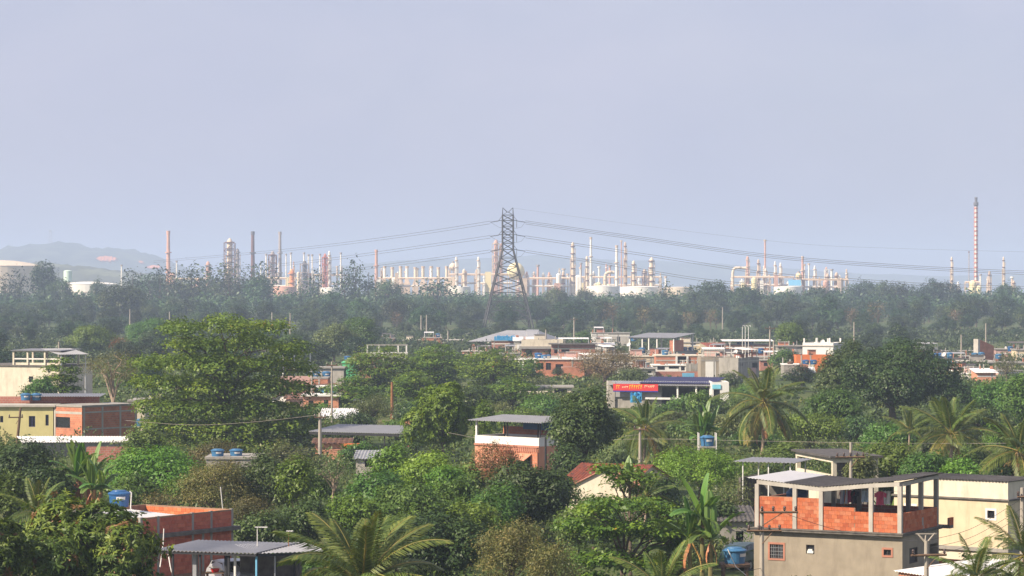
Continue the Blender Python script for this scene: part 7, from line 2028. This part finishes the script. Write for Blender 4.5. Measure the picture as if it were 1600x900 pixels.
# bananas
banana('tall banana plant with broad upright leaves left of the plastered house', 1098, 147, 746, 3, 5, 2, 6, 1.0)
banana('banana plant with brown dead leaves at left', 125, 186, 688, 4, 9, 6, 5, 1.05)
banana('banana plant with torn leaves right of the one with brown leaves', 158, 180, 715, 3, 12, 2, 6, .9)
banana('pale banana plant above the feathery bush', 1100, 262, 628, 4, 15, 1, 6, 1.1)
banana('small banana plant at the foot of the red clay roof', 975, 196, 712, 2, 18, 0, 5, .7)
banana('banana plant at the right of the almond, low', 1062, 150, 800, 2, 21, 4, 5, .9)
banana('banana leaves showing above the brick terrace washing', 1392, 166, 768, 2, 25, 0, 6, .9)

# ------------------------------------------------------------------ undergrowth filling the ground between trees and houses
def blocked(x, y):
    for (cx, cy, r) in CLEAR:
        if (x - cx) ** 2 + (y - cy) ** 2 < r * r: return True
    return False
CLEAR = [(px_x(1030, 362), 362, 17), (px_x(1300, 153), 154, 9.0), (px_x(1490, 164), 163, 7), (px_x(290, 153), 153, 8.0), (px_x(360, 144), 144, 6.5), (px_x(950, 205), 203, 6), (px_x(1280, 192), 191, 7)]
rng = np.random.default_rng(77)
def bushes(name, n_b, d0, d1, hmin, hmax, per, leaf, mat, spread=1.0):
    PP, DD, NN, LL, WW, TT = [], [], [], [], [], []
    for _ in range(n_b):
        y = d0 + (d1 - d0) * rng.random() ** 0.8
        x = rng.uniform(-1, 1) * (830 / F * y + 2)
        if blocked(x, y): continue
        h = rng.uniform(hmin, hmax); r = h * rng.uniform(.7, 1.2) * spread
        k = per
        dd = rdir(rng, k); dd[:, 2] = np.abs(dd[:, 2])
        p = np.array([x, y, 0]) + dd * np.array([r, r, h]) * (1 - np.abs(rng.normal(0, .2, (k, 1))))
        PP.append(p); NN.append(unit(dd + [0, 0, .5] + rng.normal(0, .5, (k, 3)))); DD.append(unit(rdir(rng, k) + dd * .5 + [0, 0, .15]))
        l = leaf * rng.uniform(.7, 1.3, k) * (y / 200) ** .5; LL.append(l); WW.append(l * .45); TT.append(rng.random() * .5 + rng.random(k) * .4)
    me = leaf_mesh(name, np.concatenate(PP), np.concatenate(DD), np.concatenate(NN), np.concatenate(LL), np.concatenate(WW), np.concatenate(TT), mat)
    return tag(inst(name, me), kind='stuff')
bushes('undergrowth', 900, 125, 330, .9, 2.3, 130, .30, leaf_grass)
bushes('undergrowth', 1500, 300, 560, .4, 1.3, 50, .40, leaf_grass, 1.6)
bushes('scrub', 1700, 540, 980, .8, 2.6, 85, .42, leaf_far, 1.8)

# ------------------------------------------------------------------ village and wood trees, copied from a few kinds
def wood_proto(kind, seed, R_, Hh, z0, n, leaf, mat):
    rng = np.random.default_rng(seed)
    C, A = lobes_for(rng, kind, R_, R_ * .95, z0, Hh)
    tm = trunk_mesh(rng, C[:8], A[:8], z0, R_, R_ * .05).mesh('trunk', M['bark'])
    cm = leaf_mesh('crown', *crown_leaves(rng, C, A, n, leaf, 'far' if kind == 'round' else kind), mat)
    return tm, cm
def casuarina(seed, Hh, mat):
    rng = np.random.default_rng(seed); C, A = [], []
    for i in range(16):
        f = rng.uniform(.25, 1); a = rng.uniform(0, 6.28); q = (1.15 - f) * Hh * .22
        C.append((math.cos(a) * q, math.sin(a) * q, Hh * f * .96)); s = Hh * rng.uniform(.045, .085) * (1.3 - f * .5)
        A.append((s, s, s * 1.3))
    tm = trunk_mesh(rng, C, A, Hh * .3, Hh * .2, Hh * .012); tm.tube([(0, 0, 0), (0, 0, Hh * .93)], [Hh * .014, Hh * .004], 5)
    cm = leaf_mesh('crown', *crown_leaves(rng, C, A, 560, .75, 'wispy'), mat)
    return tm.mesh('trunk', M['bark']), cm
WP = [wood_proto('round', 500 + i, 5.0, 10, 1.2, 3600, .55, leaf_far) for i in range(4)] + [wood_proto('tier', 520 + i, 6.0, 9.5, 2.0, 3000, .62, leaf_far) for i in range(2)] + [wood_proto('round', 530, 3.6, 11, 1.0, 3000, .52, leaf_far)]
BP = wood_proto('thin', 540, 4.0, 10, 3.0, 420, .6, leaf_brown)
CP = [casuarina(550 + i, 12, leaf_far) for i in range(3)]
def far_tree(name, label, proto, x, y, s, sz=1.0, rot=0.0, group=None, cat='tree'):
    rt = thing(name, label, cat, (x, y, 0), rot, group)
    inst('trunk', proto[0], rt); inst('crown', proto[1], rt)
    rt.scale = (s, s, s * sz)
    return rt
rg = random.Random(21)
def at_px(name, label, proto, px, ytop, d, hh, wscale=1.0, group=None):
    h = px_z(ytop, d)
    return far_tree(name, label, proto, px_x(px, d), d, h / hh * wscale, 1 / wscale, rg.uniform(0, 6.28), group)
# skyline trees that stand out singly
for px, yt, d, l, k, ws in [
    (68, 407, 1450, 'tall dark umbrella crowned tree against the beige tank', WP[6], 1.0), (92, 432, 1400, 'smaller dark tree right of the umbrella crowned one', WP[1], .8), (30, 425, 1450, 'ragged tree left of the umbrella crowned one', CP[0], 1.2), (8, 432, 1430, 'ragged tree at the left edge of the skyline', CP[1], 1.2),
    (188, 441, 1150, 'dark round tree before the white domed tank', WP[0], 1.2), (205, 450, 1180, 'dark tree touching the round one before the domed tank', WP[2], 1.1), (152, 434, 1500, 'small tree standing on the white domed tank line', WP[1], .5),
    (539, 424, 1400, 'ragged casuarina, left of three on the skyline', CP[1], 1.3), (555, 411, 1400, 'tall casuarina, middle of three on the skyline', CP[0], 1.0), (576, 420, 1400, 'ragged casuarina, right of three on the skyline', CP[2], 1.2), (605, 436, 1350, 'low dark tree right of the three casuarinas', WP[3], 1.0),
    (683, 426, 1400, 'lone bushy tree on the skyline left of the pylon', CP[2], 1.7), (497, 424, 1380, 'thin ragged tree under the red square tower', CP[0], .8), (405, 428, 1350, 'dark tree below the dark brown chimney', WP[0], .7), (470, 438, 1330, 'dark tree under the orange brick stack', CP[1], 1.5),
    (870, 446, 1300, 'small tree right of the pylon top of the wood', WP[1], .8), (915, 449, 1350, 'small dark tree below the tall white chimney', WP[3], .7), (1102, 440, 1250, 'flat crowned tree below the gap in the refinery', WP[4], 1.0), (1120, 439, 1240, 'second flat crowned tree below the gap in the refinery', WP[5], .8), (1040, 443, 1350, 'thin dark trees before the ringed columns', CP[0], 1.2),
    (1165, 443, 1200, 'bushy tree under the reddish ducted column', WP[1], 1.0), (1295, 462, 1000, 'tall dark tree with lumpy crown in the right wood', WP[6], 1.1), (1280, 445, 1350, 'dark tree below the squat ringed columns', WP[0], 1.0), (1458, 434, 1400, 'tallest round tree on the right skyline', WP[6], .9), (1405, 440, 1400, 'round dark tree right of the squat ringed columns', WP[2], 1.0), (1480, 437, 1420, 'round tree left of the striped flare stack', WP[0], .9), (1380, 438, 1450, 'hazy tree on the right skyline', WP[3], .9), (1350, 436, 1480, 'hazy tree nearest the squat ringed columns', WP[1], 1.0), (1440, 443, 1380, 'dark thick tree on the right skyline', WP[2], .9), (1572, 440, 1400, 'tree under the slim cream column at the right edge', WP[1], .8)]:
    at_px('skyline_tree', l, k, px, yt, d, 12 if k in CP else (11 if k is WP[6] else (9.7 if k in WP[4:6] else 10)), ws)
g = 'ragged casuarinas on the left skyline'
for i in range(26):
    at_px('casuarina', 'ragged casuarina in the hazy row below the pale red chimney', CP[i % 3], 200 + i * 8.4 + rg.uniform(-4, 4), 421 + rg.uniform(-6, 16), 1420 + rg.uniform(-60, 60), 12, 1.2, g)
# bare trunked pale trees in the wood
for px, yt, l in [(1110, 482, 'pale bare trunked tree in the wood right of centre'), (1008, 478, 'brown thin tree in the wood below the ringed columns'), (1372, 470, 'tall pink brown tree in the right wood'), (1493, 483, 'reddish thin tree in the right wood'), (958, 470, 'brown tree in the wood below the white chimneys'), (1075, 486, 'small bare tree beside the pale bare trunked one'), (620, 486, 'brownish thin tree in the wood left of the pylon'), (1330, 480, 'thin grey brown tree in the right wood')]:
    at_px('bare_tree', l, BP, px, yt, 955, 10, .8)
def hidden_gap(x, y):  # keep the pylon's footing clear
    return abs(x - px_x(793, 1000)) < 10 and 985 < y < 1012
G1 = 'trees of the wood behind the village'
cells = []
for row, d in enumerate((925, 965, 1010, 1060, 1110, 1170, 1240)):
    half = 815 / F * d
    step = 9.6 + row * .5
    x = -half + rg.uniform(0, step)
    while x < half:
        cells.append((x + rg.uniform(-3, 3), d + rg.uniform(-18, 18), row)); x += step * rg.uniform(.8, 1.25)
cells = [c for c in cells if not hidden_gap(c[0], c[1])]
base_h = [6.0, 7.0, 8.2, 9.2, 9.8, 10.4, 10.8]
for i, (x, y, row) in enumerate(cells[:255]):
    k = rg.choice(WP + WP[:4]); hh = base_h[row] * rg.uniform(.72, 1.18)
    far_tree('wood_tree', 'green tree in the hazy wood behind the village', k, x, y, hh / 10, 1 / rg.uniform(.9, 1.25), rg.uniform(0, 6.28), G1)
print('wood trees', len(cells))
# the rest of the wood, farther back, reads as one mass
PP = [[], [], [], [], [], []]
src = [crown_leaves(np.random.default_rng(600 + i), *lobes_for(np.random.default_rng(620 + i), 'round' if i < 3 else 'tier', 5.5, 5.2, 1.0, 10), 330, 1.5, 'round') for i in range(5)]
rest = cells[255:]
for d in range(1290, 1760, 48):
    half = 830 / F * d; x = -half
    while x < half:
        rest.append((x + rg.uniform(-3, 3), d + rg.uniform(-22, 22), 7)); x += 9 * rg.uniform(.8, 1.25)
for (x, y, row) in rest:
    s = src[rg.randrange(5)]; hh = (10.7 + (.8 if x / y * F > 300 else 0) if row == 7 else base_h[row]) * rg.uniform(.8, 1.06) / 10
    a = rg.uniform(0, 6.28); ca, sa = math.cos(a), math.sin(a); Rm = np.array([[ca, sa, 0], [-sa, ca, 0], [0, 0, 1]])
    PP[0].append(s[0] @ Rm * np.array([hh, hh, hh]) + np.array([x, y, 0])); PP[1].append(s[1] @ Rm); PP[2].append(s[2] @ Rm); PP[3].append(s[3] * hh); PP[4].append(s[4] * hh); PP[5].append(np.clip(s[5] * .6 + rg.uniform(0, .4), 0, 1))
tag(inst('woodland', leaf_mesh('woodland', *[np.concatenate(a) for a in PP], leaf_far)), kind='stuff')
# trees scattered among the houses of the village
G2_ = 'small trees among the village houses'
rg = random.Random(5)
spots = [(px, d) for d in (470, 560, 650, 740, 830, 890) for px in range(-10, 1620, 62)]
n_v = 0
for px, d in spots:
    px += rg.uniform(-26, 26); d += rg.uniform(-40, 40)
    centre = 590 < px < 1220 or 1450 < px
    if rg.random() < (.74 if centre and d < 800 else .12): continue
    hh = rg.uniform(3.0, 5.0) if centre else rg.uniform(4.0, 7.5)
    if centre and d < 760: hh *= .75
    far_tree('village_tree', 'small green tree growing among the village houses', rg.choice(WP), px_x(px, d), d, hh / 10, 1.0 / rg.uniform(1, 1.5), rg.uniform(0, 6.28), G2_); n_v += 1
print('village trees', n_v)
# each of them named by the house it is seen beside, where that singles it out
def spx(o): return 800 + F * o.location.x / o.location.y
vt = [o for o in COL.objects if o.name.startswith('village_tree') and o.parent is None]
hs_ = [o for o in COL.objects if o.parent is None and o.get('category') in ('house', 'warehouse', 'store', 'shed') and 250 < o.location.y < 900]
pairs = sorted(((abs(spx(t) - spx(h_)) + abs(t.location.y - h_.location.y) * .6, i, j) for i, t in enumerate(vt) for j, h_ in enumerate(hs_)), key=lambda p: p[0])
taken = set(); done = set()
for dist, i, j in pairs:
    if i in done or dist > 160: continue
    t, h_ = vt[i], hs_[j]
    dy = t.location.y - h_.location.y
    rel = 'behind the' if dy > 12 else ('standing before the' if dy < -12 else ('just left of the' if spx(t) < spx(h_) else 'just right of the'))
    if (j, rel) in taken: continue
    lab = ' '.join(('small tree ' + rel + ' ' + h_['label']).split()[:16])
    if lab.split()[-1] in ('the', 'of', 'and', 'with', 'a', 'at', 'in', 'to', 'under', 'on'): continue
    t['label'] = lab; taken.add((j, rel)); done.add(i)

# ------------------------------------------------------------------ air
mb = MB(); mb.box((-3900, -300, -1.5), (3900, 9700, 132))
hz = mb.build('haze', bpy.data.materials.new('haze_air'))
hz['kind'] = 'stuff'
hm = hz.data.materials[0]; hm.use_nodes = True
n, l = hm.node_tree.nodes, hm.node_tree.links
n.remove(n['Principled BSDF'])
pv = n.new('ShaderNodeVolumePrincipled')
pv.inputs['Color'].default_value = (0.58, 0.71, 0.96, 1)
pv.inputs['Density'].default_value = 0.00021
pv.inputs['Anisotropy'].default_value = 0.0
l.new(pv.outputs['Volume'], n['Material Output'].inputs['Volume'])
# the tank the copies were made from
TANK0.name = 'water_tank'
